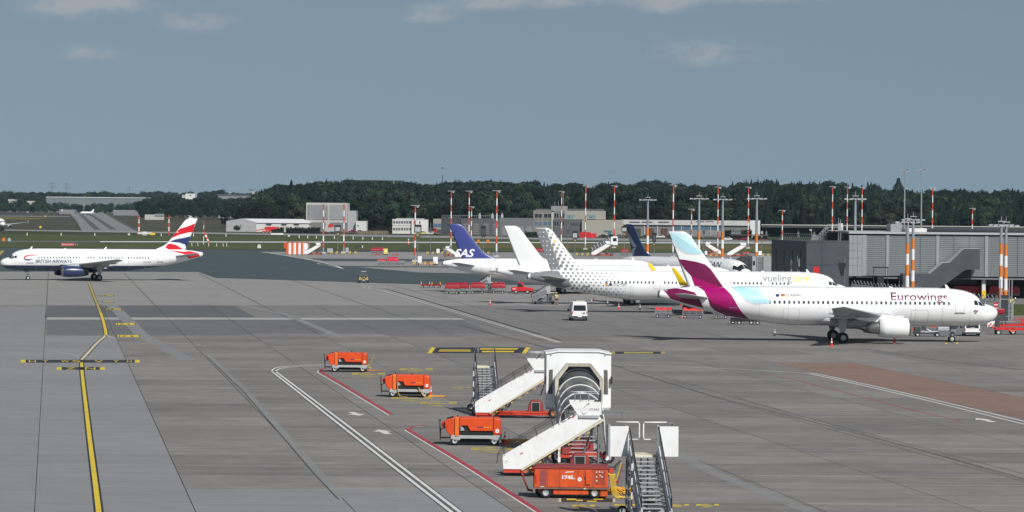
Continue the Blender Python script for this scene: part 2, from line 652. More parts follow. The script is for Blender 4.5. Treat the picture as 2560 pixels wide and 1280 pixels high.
    def poly(s, mb, pts, fn, zmin=None, zmax=None, **k):
        bm = bmesh.new()
        f = bm.faces.new([bm.verts.new((a, b, 0)) for a, b in pts])
        for z, inner in ((zmin, True), (zmax, False)):
            if z is not None and bm.faces:
                bmesh.ops.triangulate(bm, faces=bm.faces[:])
                bmesh.ops.bisect_plane(bm, geom=bm.verts[:] + bm.edges[:] + bm.faces[:], plane_co=(0, z, 0), plane_no=(0, 1, 0), clear_inner=inner, clear_outer=not inner)
        s.print_bm(mb, bm, fn, **k)

    def ppoly(s, mb, pts, fin=False, o=(0, 0), sc=1.0, zoff=None, **k):
        """polygon given in photo pixels (through a crop with origin o and scale sc)"""
        q = [s.px(o[0] + a / sc, o[1] + b / sc, 0.0 if fin else 1.7) for a, b in pts]
        if fin:
            lim = dict(zmin=5.93)
            q = [(min(max(d, s.LE(max(z, 5.6)) + .01), s.TE(z) - .01), min(z, 11.7)) for d, z in q]
            q2 = []
            for p in q:
                if not q2 or abs(p[0] - q2[-1][0]) + abs(p[1] - q2[-1][1]) > .02: q2.append(p)
            fn = (lambda d, z: s.on_fin(d, z, zoff or .02))
            s.poly(mb, q2, fn, zmin=5.9, zs=.5, **k)
        else:
            q = [(min(d, s.L - .02), z) for d, z in q]
            s.poly(mb, q, (lambda d, z: s.on_fus(d, z, zoff or .014)), **k)

    def text(s, mb, txt, d_left, z, size, width=None, fn=None, off=.016, **k):
        """d_left: distance from the nose of the text's left edge as read"""
        fn = fn or s.on_fus
        bm = text_bm(txt, size, width=width, **k)
        sg = -1 if s.side < 0 else 1
        for v in bm.verts:
            v.co.x = d_left + sg * v.co.x
            v.co.y = z + v.co.y
        s.print_bm(mb, bm, lambda d, zz: fn(d, zz, off), zs=.2, dstep=50)

    def tailplanes(s, m):
        for sg in (-1, 1):
            mb = MB(); rows = []
            us = [0, .02, .08, .2, .4, .65, .88, 1.0]
            for (y, le, te, z) in ((.3, 31.5, 35.0, 4.58), (1.0, 31.95, 35.15, 4.65), (3.5, 33.45, 35.75, 4.91), (5.9, 34.9, 36.3, 5.17), (6.2, 35.25, 36.35, 5.2)):
                ch = te - le
                k = .4 if y > 6 else 1
                rows.append([(-(le + ch * u + s.ex), sg * y, z + naca(u, .10, ch) * k) for u in us] + [(-(le + ch * u + s.ex), sg * y, z - naca(u, .10, ch) * k) for u in us[-2:0:-1]])
            mb.grid(rows, True, True)
            mb.ngon(rows[-1])
            mb.build('tailplane', m, s.root)

    WST = [(.6, 10.9, 18.9, 2.55, .15), (1.98, 11.7, 18.9, 2.72, .15), (4.0, 12.75, 18.9, 2.92, .13), (6.4, 14.0, 18.95, 3.13, .12),
           (10, 15.85, 19.6, 3.50, .115), (14, 17.95, 20.25, 3.95, .11), (16.35, 19.2, 20.7, 4.24, .11)]

    def wings(s, m, winglet):
        us = [0, .01, .04, .1, .2, .35, .55, .75, .9, 1.0]
        for sg in (-1, 1):
            mb = MB(); rows = []
            for (y, le, te, z, tc) in s.WST + [(16.55, 19.45, 20.72, 4.27, .06)]:
                ch = te - le
                rows.append([(-(le + ch * u + s.e1), sg * y, z + naca(u, tc, ch) * 1.05 - .18 * u) for u in us] +
                            [(-(le + ch * u + s.e1), sg * y, z - naca(u, tc, ch) * .7 - .18 * u) for u in us[-2:0:-1]])
            mb.grid(rows, True, True)
            mb.ngon(rows[-1])
            wg = mb.build('wing', m, s.root)
            # dark slot line ahead of the flaps and the spoiler panels
            for (y, te, z, ln, r) in ((3.0, 18.4, 2.35, 3.0, .26), (7.2, 18.9, 2.92, 3.2, .25), (11.3, 19.6, 3.42, 2.6, .21)):
                prof = [(-1.0, .02), (-.8, .5), (-.45, .85), (0, 1.0), (.4, .9), (.75, .55), (1.0, .03)]
                fl = MB()
                fl.lathe([(-(te + s.e1) - a * ln / 2 + .5, b * r) for a, b in prof], (0, sg * y, z), 10)
                fl.build('flap_fairing', m, wg)
            if winglet == 'fence':
                f = MB()
                f.prism([(-(20.1 + s.e1), 4.2), (-(20.9 + s.e1), 5.05), (-(21.35 + s.e1), 5.05), (-(20.95 + s.e1), 4.2), (-(21.25 + s.e1), 3.55), (-(20.95 + s.e1), 3.55)], sg * 16.5, sg * 16.58)
                f.build('wingtip_fence', M_WHITE, wg)
            elif winglet is not None:
                f = MB(); rows = []
                for (y, le, te, z) in ((16.5, 19.4, 20.72, 4.26), (16.85, 19.75, 20.9, 4.42), (17.1, 20.15, 21.1, 4.85), (17.3, 20.8, 21.55, 5.7), (17.42, 21.5, 21.98, 6.55), (17.44, 21.75, 22.0, 6.65)):
                    ch = te - le
                    rows.append([(-(le + ch * u + s.e1), sg * (y + naca(u, .1, ch) * .8), z + naca(u, .1, ch) * .5) for u in us] + [(-(le + ch * u + s.e1), sg * (y - naca(u, .1, ch) * .8), z - naca(u, .1, ch) * .5) for u in us[-2:0:-1]])
                f.grid(rows, True, True)
                f.ngon(rows[-1])
                f.build('winglet', winglet, wg)

    def engines(s, m, long_nacelle):
        for sg in (-1, 1):
            c = (0, sg * 5.75, 1.78)
            e = s.e1
            mb = MB()
            if long_nacelle:
                pr = [(10.72, .86), (10.9, .97), (11.4, 1.04), (12.6, 1.07), (13.6, 1.02), (14.5, .9)]
            else:
                pr = [(10.72, .88), (10.9, 1.0), (11.4, 1.08), (12.4, 1.10), (13.3, 1.05), (14.05, .95), (14.05, .86), (13.3, .8)]
            mb.lathe([(-(d + e), r) for d, r in pr], c, 32)
            en = mb.build('engine', m, s.root)
            lip = MB()
            lip.lathe([(-(d + e), r) for d, r in ((11.5, .80), (10.95, .79), (10.72, .80), (10.62, .84), (10.62, .88), (10.72, .92), (10.84, .965 if not long_nacelle else .945))], c, 32)
            lip.build('intake_lip', M_STEEL, en)
            fan = MB()
            fan.lathe([(-(11.45 + e), .8), (-(11.45 + e), .26), (-(11.15 + e), .12), (-(11.0 + e), .01)], c, 24)
            fan.build('fan', M_DGREY, en)
            core = MB()
            if long_nacelle:
                core.lathe([(-(d + e), r) for d, r in ((14.45, .9), (15.1, .78), (15.5, .68), (15.5, .6), (15.0, .5), (15.0, .2), (15.9, .04))], c, 28)
            else:
                core.lathe([(-(d + e), r) for d, r in ((13.3, .76), (14.2, .70), (14.9, .56), (15.35, .44), (15.35, .38), (15.0, .3), (15.6, .22), (16.1, .03))], c, 28)
            core.build('exhaust_cone', M_STEEL if not long_nacelle else M_DGREY, en)
            py = MB()
            py.prism([(-(11.7 + e), 2.85), (-(12.6 + e), 3.02), (-(14.0 + e), 3.18), (-(17.2 + e), 2.95), (-(16.2 + e), 2.55), (-(14.6 + e), 2.35), (-(13 + e), 2.5)], c[1] - .17, c[1] + .17)
            py.build('pylon', m if not long_nacelle else M_WINGGREY, en, bevel=.05)

    def wheel(s, parent, c, r, w):
        mb = MB()
        mb.lathe([(-w / 2, r * .55), (-w / 2, r * .86), (-w * .3, r), (w * .3, r), (w / 2, r * .86), (w / 2, r * .55)], c, 22, 'y')
        t = mb.build('wheel', M_BLACK, parent)
        h = MB()
        h.lathe([(-w * .42, 0), (-w * .42, r * .3), (-w * .46, r * .56), (w * .46, r * .56), (w * .42, r * .3), (w * .42, 0)], c, 16, 'y')
        h.build('rim', M_LGREY, parent)

    def gear(s):
        mb = MB()
        mb.cyl((-5.0, 0, 2.0), (-5.07, 0, .42), .09, .075)
        mb.cyl((-5.0, 0, 1.3), (-4.1, 0, 1.95), .05)
        mb.box(-5.2, -4.9, -.34, .34, .32, .42)
        mb.cyl((-5.02, .0, 1.1), (-5.4, 0, .8), .04); mb.cyl((-5.4, 0, .8), (-5.1, 0, .45), .04)
        mb.cyl((-4.93, -.14, 1.15), (-4.86, -.14, 1.15), .1); mb.cyl((-4.93, .14, 1.15), (-4.86, .14, 1.15), .1)
        mb.prism([(-4.6, 1.85), (-5.3, 1.85), (-5.25, 1.2), (-4.7, 1.2)], -.42, -.38)
        mb.prism([(-4.6, 1.85), (-5.3, 1.85), (-5.25, 1.2), (-4.7, 1.2)], .38, .42)
        g = mb.build('nose_gear', M_GREY, s.root)
        for y in (-.25, .25):
            s.wheel(g, (-5.07, y, .385), .385, .22)
        d = 17.71 + s.e1
        for sg in (-1, 1):
            mb = MB()
            mb.cyl((-d, sg * 3.8, 2.9), (-d, sg * 3.8, .6), .15, .12)
            mb.cyl((-d, sg * 3.8, 1.3), (-d - .1, sg * 2.0, 2.3), .07)
            mb.cyl((-d, sg * 3.3, .585), (-d, sg * 4.3, .585), .09)
            mb.m = 1
            mb.prism([(-d + .55, 2.9), (-d - .65, 2.9), (-d - .35, 1.15), (-d - .1, .95), (-d + .3, 1.3)], sg * 4.02, sg * 4.08)
            g = mb.build('main_gear', [M_GREY, M_LGREY], s.root)
            for k in (-.46, .46):
                s.wheel(g, (-d, sg * 3.8 + k, .585), .585, .4)

    def patch(s, mb, q, off=.012, n=5):
        """q: four (d, angle from the top in degrees) corners; a pane hugging the skin"""
        rows = []
        for i in range(n + 1):
            row = []
            for j in range(n + 1):
                a, b = i / n, j / n
                d = (q[0][0] * (1 - a) + q[1][0] * a) * (1 - b) + (q[3][0] * (1 - a) + q[2][0] * a) * b
                t = (q[0][1] * (1 - a) + q[1][1] * a) * (1 - b) + (q[3][1] * (1 - a) + q[2][1] * a) * b
                row.append(s.P(d, R(t), off))
            rows.append(row)
        mb.grid(rows)

    def cockpit(s, detail):
        for sg in (-1, 1):
            for q in (((1.50, 4), (1.62, 46), (2.18, 36), (2.10, 4)), ((1.70, 50), (2.28, 66), (2.42, 50), (2.10, 42)), ((2.40, 67.5), (2.86, 72), (2.9, 54), (2.5, 50))):
                mb = MB()
                s.patch(mb, [(a, b * sg) for a, b in q])
                mb.build('cockpit_window', M_GLASS, s.root)
        for d in (3.3, 6.4, 9.4, 13.0 + s.e1, 18.9 + s.e1, 23.4 + s.ex, 26.6 + s.ex, 31.2 + s.ex):
            sm = MB()
            sm.grid([[s.P(d + e_, pi * i / 24 * (1 if s.side > 0 else -1), .009) for i in range(25)] for e_ in (0, .028)])
            sm.build('panel_seam', M_SEAM, s.root)
        for d, h_ in ((5.3, .48), (11.5, .16), (19.0 + s.e1, .42 if s.side > 0 else .14)):
            zt = s.top(d) - .05
            an = MB()
            an.prism([(-d, zt), (-d - .45, zt), (-d - .60, zt + h_), (-d - .42, zt + h_)], -.03, .03)
            an.build('antenna', s.fusmat, s.root)

    def windows(s, d0, d1, skip=(), z=4.30, pitch=.533):
        me = None
        c = s.on_fus(12.0, z, .0)
        d = d0
        k = 0
        while d <= d1 + 1e-3:
            if not any(a < d < b for a, b in skip):
                if d > 7.6 and d < 22.4 + s.ex and me is not None:
                    o = link('cabin_window', me, s.root)
                    o.location = (-(d - dref), 0, 0)
                else:
                    mb = MB()
                    ring = []
                    for i in range(10):
                        t = 2 * pi * i / 10
                        ring.append((d + .125 * (abs(cos(t)) ** .8) * (1 if cos(t) > 0 else -1), z + .185 * (abs(sin(t)) ** .8) * (1 if sin(t) > 0 else -1)))
                    mb.ngon([s.on_fus(a, b, .014) for a, b in ring])
                    o = mb.build('cabin_window', M_WIN, s.root)
                    if 7.6 < d < 22.4 + s.ex:
                        me, dref = o.data, d
            d += pitch
            k += 1

    def door(s, d0, d1, z0, z1, m=None, w=.05, sill=True):
        mb = MB()
        n = 6
        for (a, b, c, e) in ((d0, d1, z0, z0 + w), (d0, d1, z1 - w, z1), (d0, d0 + w, z0 + w, z1 - w), (d1 - w, d1, z0 + w, z1 - w)):
            rows = [[s.on_fus(a + (b - a) * i, c + (e - c) * j / n, .013) for j in range(n + 1)] for i in (0, 1)]
            mb.grid(rows)
        if sill:
            mb.m = 1
            mb.grid([[s.on_fus(d0 - .1 + (d1 - d0 + .2) * i, z0 - .14 + .10 * j, .02) for j in (0, 1)] for i in (0, .5, 1)])
        mb.build('door', [m or M_SEAM, M_GREY], s.root)


M_WIN = mat('cabin_glass', (0.07, 0.085, 0.10), 0.15, var=0.3, rnd=.5)
M_SEAM = mat('door_seam', (0.42, 0.43, 0.45), 0.5)
# ------------------------------------------------------------------ the parked and taxiing airliners
def gear_loc(px, s, rz, ext=0.0):
    m = GS(px, s)
    f = Vector((cos(rz), sin(rz), 0))
    return m + f * (17.71 + ext)


BURG = mat('burgundy_paint', (0.155, 0.008, 0.062), 0.16, var=.04, scale=.4)
MAGE = mat('magenta_paint', (0.33, 0.003, 0.125), 0.16, var=.04, scale=.4)
TURQ = mat('turquoise_paint', (0.40, 0.66, 0.75), 0.3, var=.03, scale=.4, coat=.3)
TURQ2 = mat('pale_turquoise_paint', (0.56, 0.77, 0.83), 0.3, var=.03, scale=.4, coat=.3)
PGREY = mat('pale_grey_print', (0.62, 0.63, 0.64), 0.35, var=.03)
DOTG = mat('dot_grey', (0.235, 0.24, 0.25), 0.6, var=.05, spec=.2)
RUDG = mat('rudder_grey', (0.20, 0.21, 0.225), 0.6, var=.05, spec=.2)
WPR = mat('white_print', (0.78, 0.79, 0.80), 0.35, var=.02)
YPR = mat('yellow_print', (0.80, 0.56, 0.01), 0.6, var=.03, spec=.2)
BRED = mat('red_print', (0.60, 0.012, 0.025), 0.18, var=.04)
BBLU = mat('blue_print', (0.025, 0.04, 0.14), 0.18, var=.04)
REGG = mat('registration_grey', (0.10, 0.10, 0.11), 0.7, var=.05, spec=.1)
DNAVY = mat('dark_blue_paint', (0.012, 0.028, 0.095), 0.28, var=.05, scale=.4, coat=.3)
GULL = mat('silver_blue_print', (0.36, 0.43, 0.52), 0.35, var=.04)
VLG = mat('lettering_grey', (0.26, 0.265, 0.27), 0.7, var=.04, spec=.1)
PGRP = 'airliners parked nose in by the pier'

# nearest: white airliner with burgundy and turquoise tail
rz = R(2.5)
ew = Plane('airliner', 'white airliner with burgundy and turquoise tail fin, parked closest of all', gear_loc(2094, 22.7, rz), rz, side=-1, group=PGRP)
ew.root.scale = (1, 1, 1.02)
O, S = (1600, 560), 3.7646
mb = MB()
ew.ppoly(mb, [(283, 66), (440, 66), (470, 100), (535, 185), (600, 275), (560, 281), (500, 283), (440, 272), (380, 237), (330, 190), (300, 140)], True, O, S)
mb.m = 1
ew.ppoly(mb, [(284, 78), (350, 112), (480, 200), (600, 275), (560, 281), (500, 283), (440, 272), (380, 237), (330, 190), (300, 140)], True, O, S, zoff=.026)
mb.m = 2
ew.ppoly(mb, [(345, 330), (430, 338), (530, 356), (610, 380), (660, 420), (710, 490), (790, 605), (650, 555), (480, 488), (420, 425)], True, O, S)
mb.m = 3
ew.ppoly(mb, [(480, 488), (650, 555), (790, 605), (760, 620), (520, 600)], True, O, S, zoff=.026)
mb.m = 4
ew.ppoly(mb, [(302, 170), (330, 215), (380, 258), (440, 285), (520, 292), (600, 288), (600, 276), (500, 283), (440, 272), (380, 237), (330, 190), (301, 140)], True, O, S, zoff=.018)
mb.build('tail_livery', [TURQ2, TURQ, BURG, MAGE, PGREY], ew.fin)
mb = MB()
mb.m = 0
ew.ppoly(mb, [(228, 622), (322, 603), (420, 618), (520, 645), (560, 700), (605, 795), (420, 745), (300, 706)], False, O, S)
mb.m = 1
ew.ppoly(mb, [(525, 572), (610, 632), (640, 700), (690, 770), (700, 790), (960, 830), (925, 780), (860, 665), (770, 570)], False, O, S)
mb.m = 0
ew.ppoly(mb, [(640, 700), (665, 770), (710, 815), (830, 866), (930, 880), (1034, 897), (960, 830), (800, 790), (690, 740)], False, O, S, zoff=.02)
mb.m = 2
ew.ppoly(mb, [(860, 590), (980, 592), (1100, 640), (1180, 690), (1230, 738), (1180, 750), (1090, 750), (1000, 720), (930, 650)], False, O, S)
mb.m = 3
ew.ppoly(mb, [(880, 576), (1110, 585), (1190, 680), (1228, 735), (1180, 690), (1100, 640), (980, 592)], False, O, S, zoff=.012)
mb.m = 4
ew.ppoly(mb, [(930, 665), (1000, 735), (1090, 762), (1160, 760), (1090, 750), (1000, 720), (930, 650)], False, O, S, zoff=.012)
mb.build('fuselage_livery', [BURG, MAGE, TURQ, TURQ2, PGREY], ew.root)
mb = MB()
d0, z0 = ew.px(2228, 750.5)
ew.text(mb, 'Eurowings', d0, z0, 1.18, width=6.25, bold=.012)
mb.build('lettering', BURG, ew.root)
mb = MB()
d0, z0 = ew.px(1967, 741.5)
ew.text(mb, 'D-ABNN', d0, z0, .42, width=1.55)
mb.m = 1
for a, b, m_ in ((1940, 1949, 1), (1952.5, 1963, 2)):
    da, zb = ew.px(a, 742); db, zt = ew.px(b, 735.5)
    if m_ == 1:
        mb.m = 1; ew.poly(mb, [(da, zb), (db, zb), (db, zt), (da, zt)], ew.on_fus)
    else:
        for k, mm in enumerate((3, 2, 0)):
            mb.m = mm
            za = zb + (zt - zb) * k / 3; zc = zb + (zt - zb) * (k + 1) / 3
            ew.poly(mb, [(da, za), (db, za), (db, zc), (da, zc)], ew.on_fus)
mb.build('registration', [REGG, BBLU, BRED, YPR], ew.root)
mb = MB()
o2, s2 = (2060, 640), 5.12
ew.ppoly(mb, [(1910, 715), (1935, 692), (1960, 690), (1935, 712), (1925, 725)], False, o2, s2)
ew.ppoly(mb, [(1925, 738), (1955, 700), (1983, 690), (1960, 722), (1940, 742)], False, o2, s2)
mb.m = 1
ew.ppoly(mb, [(1903, 707), (1920, 690), (1945, 685), (1925, 700)], False, o2, s2)
mb.build('nose_emblem', [BURG, TURQ], ew.root)
ew.windows(5.75, 27.4, skip=((11.2, 11.5), (14.3, 14.6)))
ew.door(4.02, 5.02, 3.32, 5.3)
dd = ew.px(1826, 768); de = ew.px(1847, 724)
ew.door(de[0], dd[0], 3.75, 5.72, WPR, .06)
for d in (13.75, 14.6):
    ew.door(d, d + .62, 3.95, 5.0, sill=False, w=.03)
ew.door(8.0, 9.9, 2.2, 3.55, sill=False, w=.025)
ew.door(22.2, 24.0, 2.35, 3.6, sill=False, w=.025)

# grey dotted tail airliner, longer
rz = R(3.0)
E321 = (4.27, 2.67)
vy = Plane('airliner', 'long white airliner with grey dots on its tail and yellow winglets', gear_loc(1724, 18.1, rz, 4.27), rz, ext=E321, side=-1, group=PGRP, winglet=YPR)
vy.root.scale = (1, 1, .985)
O, S = (1280, 420), 4.0
mb = MB()
hinge = lambda z: vy.TE(z) - 1.40
mb.m = 1
vy.poly(mb, [(hinge(5.95), 5.95), (hinge(11.7), 11.7), (vy.TE(11.7) - .02, 11.7), (vy.TE(5.95) - .02, 5.95)], vy.on_fin, zs=.6)
mb.m = 0
rows = int(6.2 / .56)
def disc(d, z, r, fn, n=12):
    vy.poly(mb, [(d + r * cos(2 * pi * i / n), z + r * sin(2 * pi * i / n)) for i in range(n)], fn, zs=5, dstep=50)
for i in range(12):
    z = 6.0 + i * .49
    for j in range(12):
        d = hinge(z) + .10 - j * .78 - (i % 2) * .39
        t = (hinge(z) + .2 - d) / max(.1, hinge(z) - vy.LE(z))
        r = .275 * (1 - .66 * t)
        if r < .06 or d - r < vy.LE(z) + .03 or z + r > 11.6 or z - r < 5.75:
            continue
        mb.m = 3 if (i == 8 and j == 1) else 0
        disc(d, z, r, lambda a, b: vy.on_fin(a, b, .026))
mb.m = 2
for i in range(9):
    z = 6.2 + i * .62
    for j in range(2):
        d = hinge(z) + .42 + j * .5 + (i % 2) * .22
        if d < vy.TE(z) - .15:
            disc(d, z, .09 - .03 * j, lambda a, b: vy.on_fin(a, b, .026))
tag(mb.build('tail_dots', [DOTG, RUDG, WPR, YPR], vy.fin), kind='stuff')
mb = MB()
mb.m = 1
vy.ppoly(mb, [(190, 1050), (250, 1040), (460, 1028), (440, 1060), (500, 1085), (560, 1110), (600, 1180), (500, 1210), (380, 1160), (250, 1125), (190, 1115)], False, O, S)
mb.m = 0
for i in range(9):
    z = 5.5 - i * .42
    for j in range(17):
        d = vy.L - 2.3 - j * .66 - (i % 2) * .33 - i * .05
        t = (vy.L - 2.3 - d) / 10.5
        r = .225 * (1 - .72 * t)
        zb = vy.bot(d)
        if z - r < zb + .12 or z + r > vy.top(d) - .05:
            continue
        if t < .16 and z > 4.2 and random.random() < .3:
            continue
        disc(d, z, r, lambda a, b: vy.on_fus(a, b, .02))
tag(mb.build('dot_pattern', [DOTG, RUDG], vy.root), kind='stuff')
mb = MB()
d0, z0 = vy.px(1907, 703.5)
vy.text(mb, 'vueling', d0, z0, 1.35, width=4.0, bold=.016)
mb.m = 1
d1, _ = vy.px(1983, 703.5)
vy.text(mb, 'com', d1, z0, 1.35, width=2.35, bold=.016)
dq, zq = vy.px(1979, 690)
disc(dq, zq, .10, vy.on_fus)
mb.build('lettering', [VLG, YPR], vy.root)
mb = MB()
d0, z0 = vy.px(1536, 713)
vy.text(mb, 'EC-MJR', d0, z0, .42, width=1.75)
da, zb = vy.px(1513, 714); db, zt = vy.px(1520, 708.6)
for k, mm in enumerate((1, 2, 1)):
    a, b = zb + (zt - zb) * (0, .27, .73)[k], zb + (zt - zb) * (.27, .73, 1)[k]
    mb.m = mm
    vy.poly(mb, [(da, a), (db, a), (db, b), (da, b)], vy.on_fus)
mb.m = 3
da, _ = vy.px(1522.5, 714); db, _ = vy.px(1530, 708.6)
vy.poly(mb, [(da, zb), (db, zb), (db, zt), (da, zt)], vy.on_fus)
mb.build('registration', [REGG, BRED, YPR, BBLU], vy.root)
vy.windows(8.6, 34.0, skip=((11.0, 12.2), (20.6, 22.3), (26.0, 27.2)))
vy.door(4.02, 5.02, 3.32, 5.3, w=.035)
vy.door(11.2, 12.0, 3.4, 5.3, w=.035, sill=False)
vy.door(26.3, 27.1, 3.4, 5.3, w=.035, sill=False)
vy.door(36.0, 36.9, 3.72, 5.55, w=.035)
vy.door(30.0, 32.2, 2.35, 3.7, w=.025, sill=False)

# white tail
wt = Plane('airliner', 'all white airliner without markings between the dotted and the blue tail', gear_loc(1573, 16.75, rz), rz, side=-1, group=PGRP, winglet='fence')
wt.root.scale = (1, 1, .985)
wt.windows(5.75, 27.4)
wt.door(4.02, 5.02, 3.32, 5.3, w=.035)
wt.door(28.9, 29.8, 3.75, 5.6, w=.035)

# blue tail
sa = Plane('airliner', 'white airliner with a plain blue tail fin lettered in white', gear_loc(1402, 14.95, rz), rz, side=-1, group=PGRP, winglet='fence', fin=M_PSAS)
sa.root.scale = (1, 1, .97)
mb = MB()
d0, z0 = sa.px(1136.5, 641.5, 0)
sa.text(mb, 'SAS', d0, z0, 1.85, width=3.35, shear=.30, bold=.05, fn=sa.on_fin, off=.025)
mb.build('lettering', WPR, sa.fin)
mb = MB()
sa.poly(mb, [(sa.LE(z) + .0, z) for z in (6.6, 7.2, 8, 9, 10, 11, 11.35)] + [(sa.LE(z) + .07, z) for z in (11.35, 11, 10, 9, 8, 7.2, 6.6)], sa.on_fin)
mb.build('leading_edge', M_LGREY, sa.fin)
mb = MB()
sa.ppoly(mb, [(590, 470), (780, 465), (1000, 462), (1085, 462), (1060, 446), (800, 440), (640, 440)], False, (1020, 560), 5.333, zoff=.02)
d0, z0 = sa.px(1475, 666)
sa.text(mb, 'Scandinavian', d0, z0 + .1, .9, width=7.4)
mb.build('faint_lettering', [PGREY], sa.root)
sa.windows(5.75, 27.4)
sa.door(4.02, 5.02, 3.32, 5.3, w=.04)
sa.door(28.7, 29.7, 3.72, 5.65, REGG, w=.045)

# dark blue tail with a silver bird, seen nose on behind the others
rz = R(-56)
f = Vector((cos(rz), sin(rz), 0))
nose = GS(1876, 14.6)
ae = Plane('airliner', 'white airliner with dark blue tail and silver bird, its nose at the jet bridge', nose, rz, side=-1, fin=DNAVY)
mb = MB()
O, S = (1280, 420), 4.0
ae.ppoly(mb, [(1135, 600), (1165, 635), (1205, 690), (1235, 740), (1256, 775), (1215, 778), (1190, 740), (1170, 690), (1150, 640)], True, O, S)
ae.ppoly(mb, [(1212, 790), (1250, 780), (1225, 815), (1208, 850), (1200, 880), (1192, 860), (1195, 820)], True, O, S)
mb.m = 0
mb.build('tail_livery', [GULL], ae.fin)
mb = MB()
d0, z0 = ae.px(1776, 663.5)
ae.text(mb, 'AEGEAN', 13.4, z0 - .05, 1.25, width=7.2, bold=.01)
mb.build('lettering', [DNAVY], ae.root)
ae.root.scale = (1, 1, .97)
ae.windows(6.6, 31)
mb = MB()
for sg in (-1, 1):
    ae.patch(mb, [(1.40, 2 * sg), (1.45, 56 * sg), (2.25, 44 * sg), (2.25, 2 * sg)], .02, 8)
    ae.patch(mb, [(1.45, 56 * sg), (2.9, 76 * sg), (3.1, 52 * sg), (2.25, 44 * sg)], .02, 8)
mb.build('cockpit_mask', M_GLASS, ae.root)
ae.door(4.4, 5.3, 3.32, 5.3, w=.04)

# taxiing airliner with a flag tail
rz = R(180 + 14)
ba = Plane('airliner', 'taxiing airliner with navy belly and a red, white and blue ribbon tail', gear_loc(241, 13.5, rz), rz, side=1, winglet='fence',
           belly=(2.80, M_NAVY, 0.0), engine=M_NAVY, long_nacelle=True)
ba.root.scale = (1, 1, .985)
O, S = (0, 420), 4.0
mb = MB()
ba.ppoly(mb, [(1690, 700), (1750, 640), (1800, 605), (1860, 590), (1910, 570), (1952, 552), (1930, 640), (1880, 645), (1800, 665), (1740, 690)], True, O, S)
ba.ppoly(mb, [(1640, 765), (1700, 755), (1760, 770), (1820, 805), (1890, 830), (1850, 836), (1760, 840), (1690, 822), (1655, 795)], True, O, S)
mb.m = 1
ba.ppoly(mb, [(1690, 735), (1760, 712), (1830, 700), (1880, 688), (1922, 684), (1895, 800), (1850, 765), (1790, 745), (1730, 740)], True, O, S)
mb.build('tail_livery', [BRED, BBLU], ba.fin)
mb = MB()
ba.ppoly(mb, [(1840, 838), (1900, 832), (1990, 850), (2010, 885), (1960, 895), (1905, 910), (1872, 885), (1860, 860)], False, O, S)
ba.ppoly(mb, [(1690, 822), (1770, 832), (1850, 838), (1870, 870), (1790, 850)], False, O, S)
mb.m = 0
ba.ppoly(mb, [(232, 903), (240, 885), (262, 872), (320, 866), (470, 864), (420, 876), (330, 880), (270, 885), (245, 900)], False, O, S)
mb.m = 1
ba.ppoly(mb, [(232, 904), (246, 903), (270, 910), (330, 912), (290, 925), (250, 920)], False, O, S)
mb.build('ribbon_emblem', [BRED, BBLU], ba.root)
mb = MB()
d0, z0 = ba.px(89.5, 656.6)
dw, _ = ba.px(179, 656.6)
ba.text(mb, 'BRITISH AIRWAYS', d0, z0, .86, width=dw - d0, bold=.01)
mb.m = 1
d0, z0 = ba.px(358, 657)
ba.text(mb, 'G-EUUU', d0, z0, .42, width=1.5)
mb.build('lettering', [BBLU, REGG], ba.root)
da, _ = ba.px(97, 645); db, _ = ba.px(377, 645)
ba.windows(da, db, skip=((14.6, 15.6), (17.1, 17.6)))
for a, b in ((67.5, 83), (394, 408)):
    ba.door(ba.px(a, 640)[0], ba.px(b, 640)[0], 3.32 if a < 100 else 3.6, 5.35 if a < 100 else 5.5, PGREY, w=.07)
for a in (198, 210):
    d = ba.px(a, 645)[0]
    ba.door(d, d + .6, 4.0, 5.0, PGREY, sill=False, w=.04)

# far away at the frame's edge: white airliner coming in on the taxiway
rz = atan2(-.93, .36)
fa = Plane('airliner', 'distant white airliner, its nose and one engine showing by the taxiway', GS(8, 5.4), rz, side=1, winglet='fence')
fa.windows(6, 25)
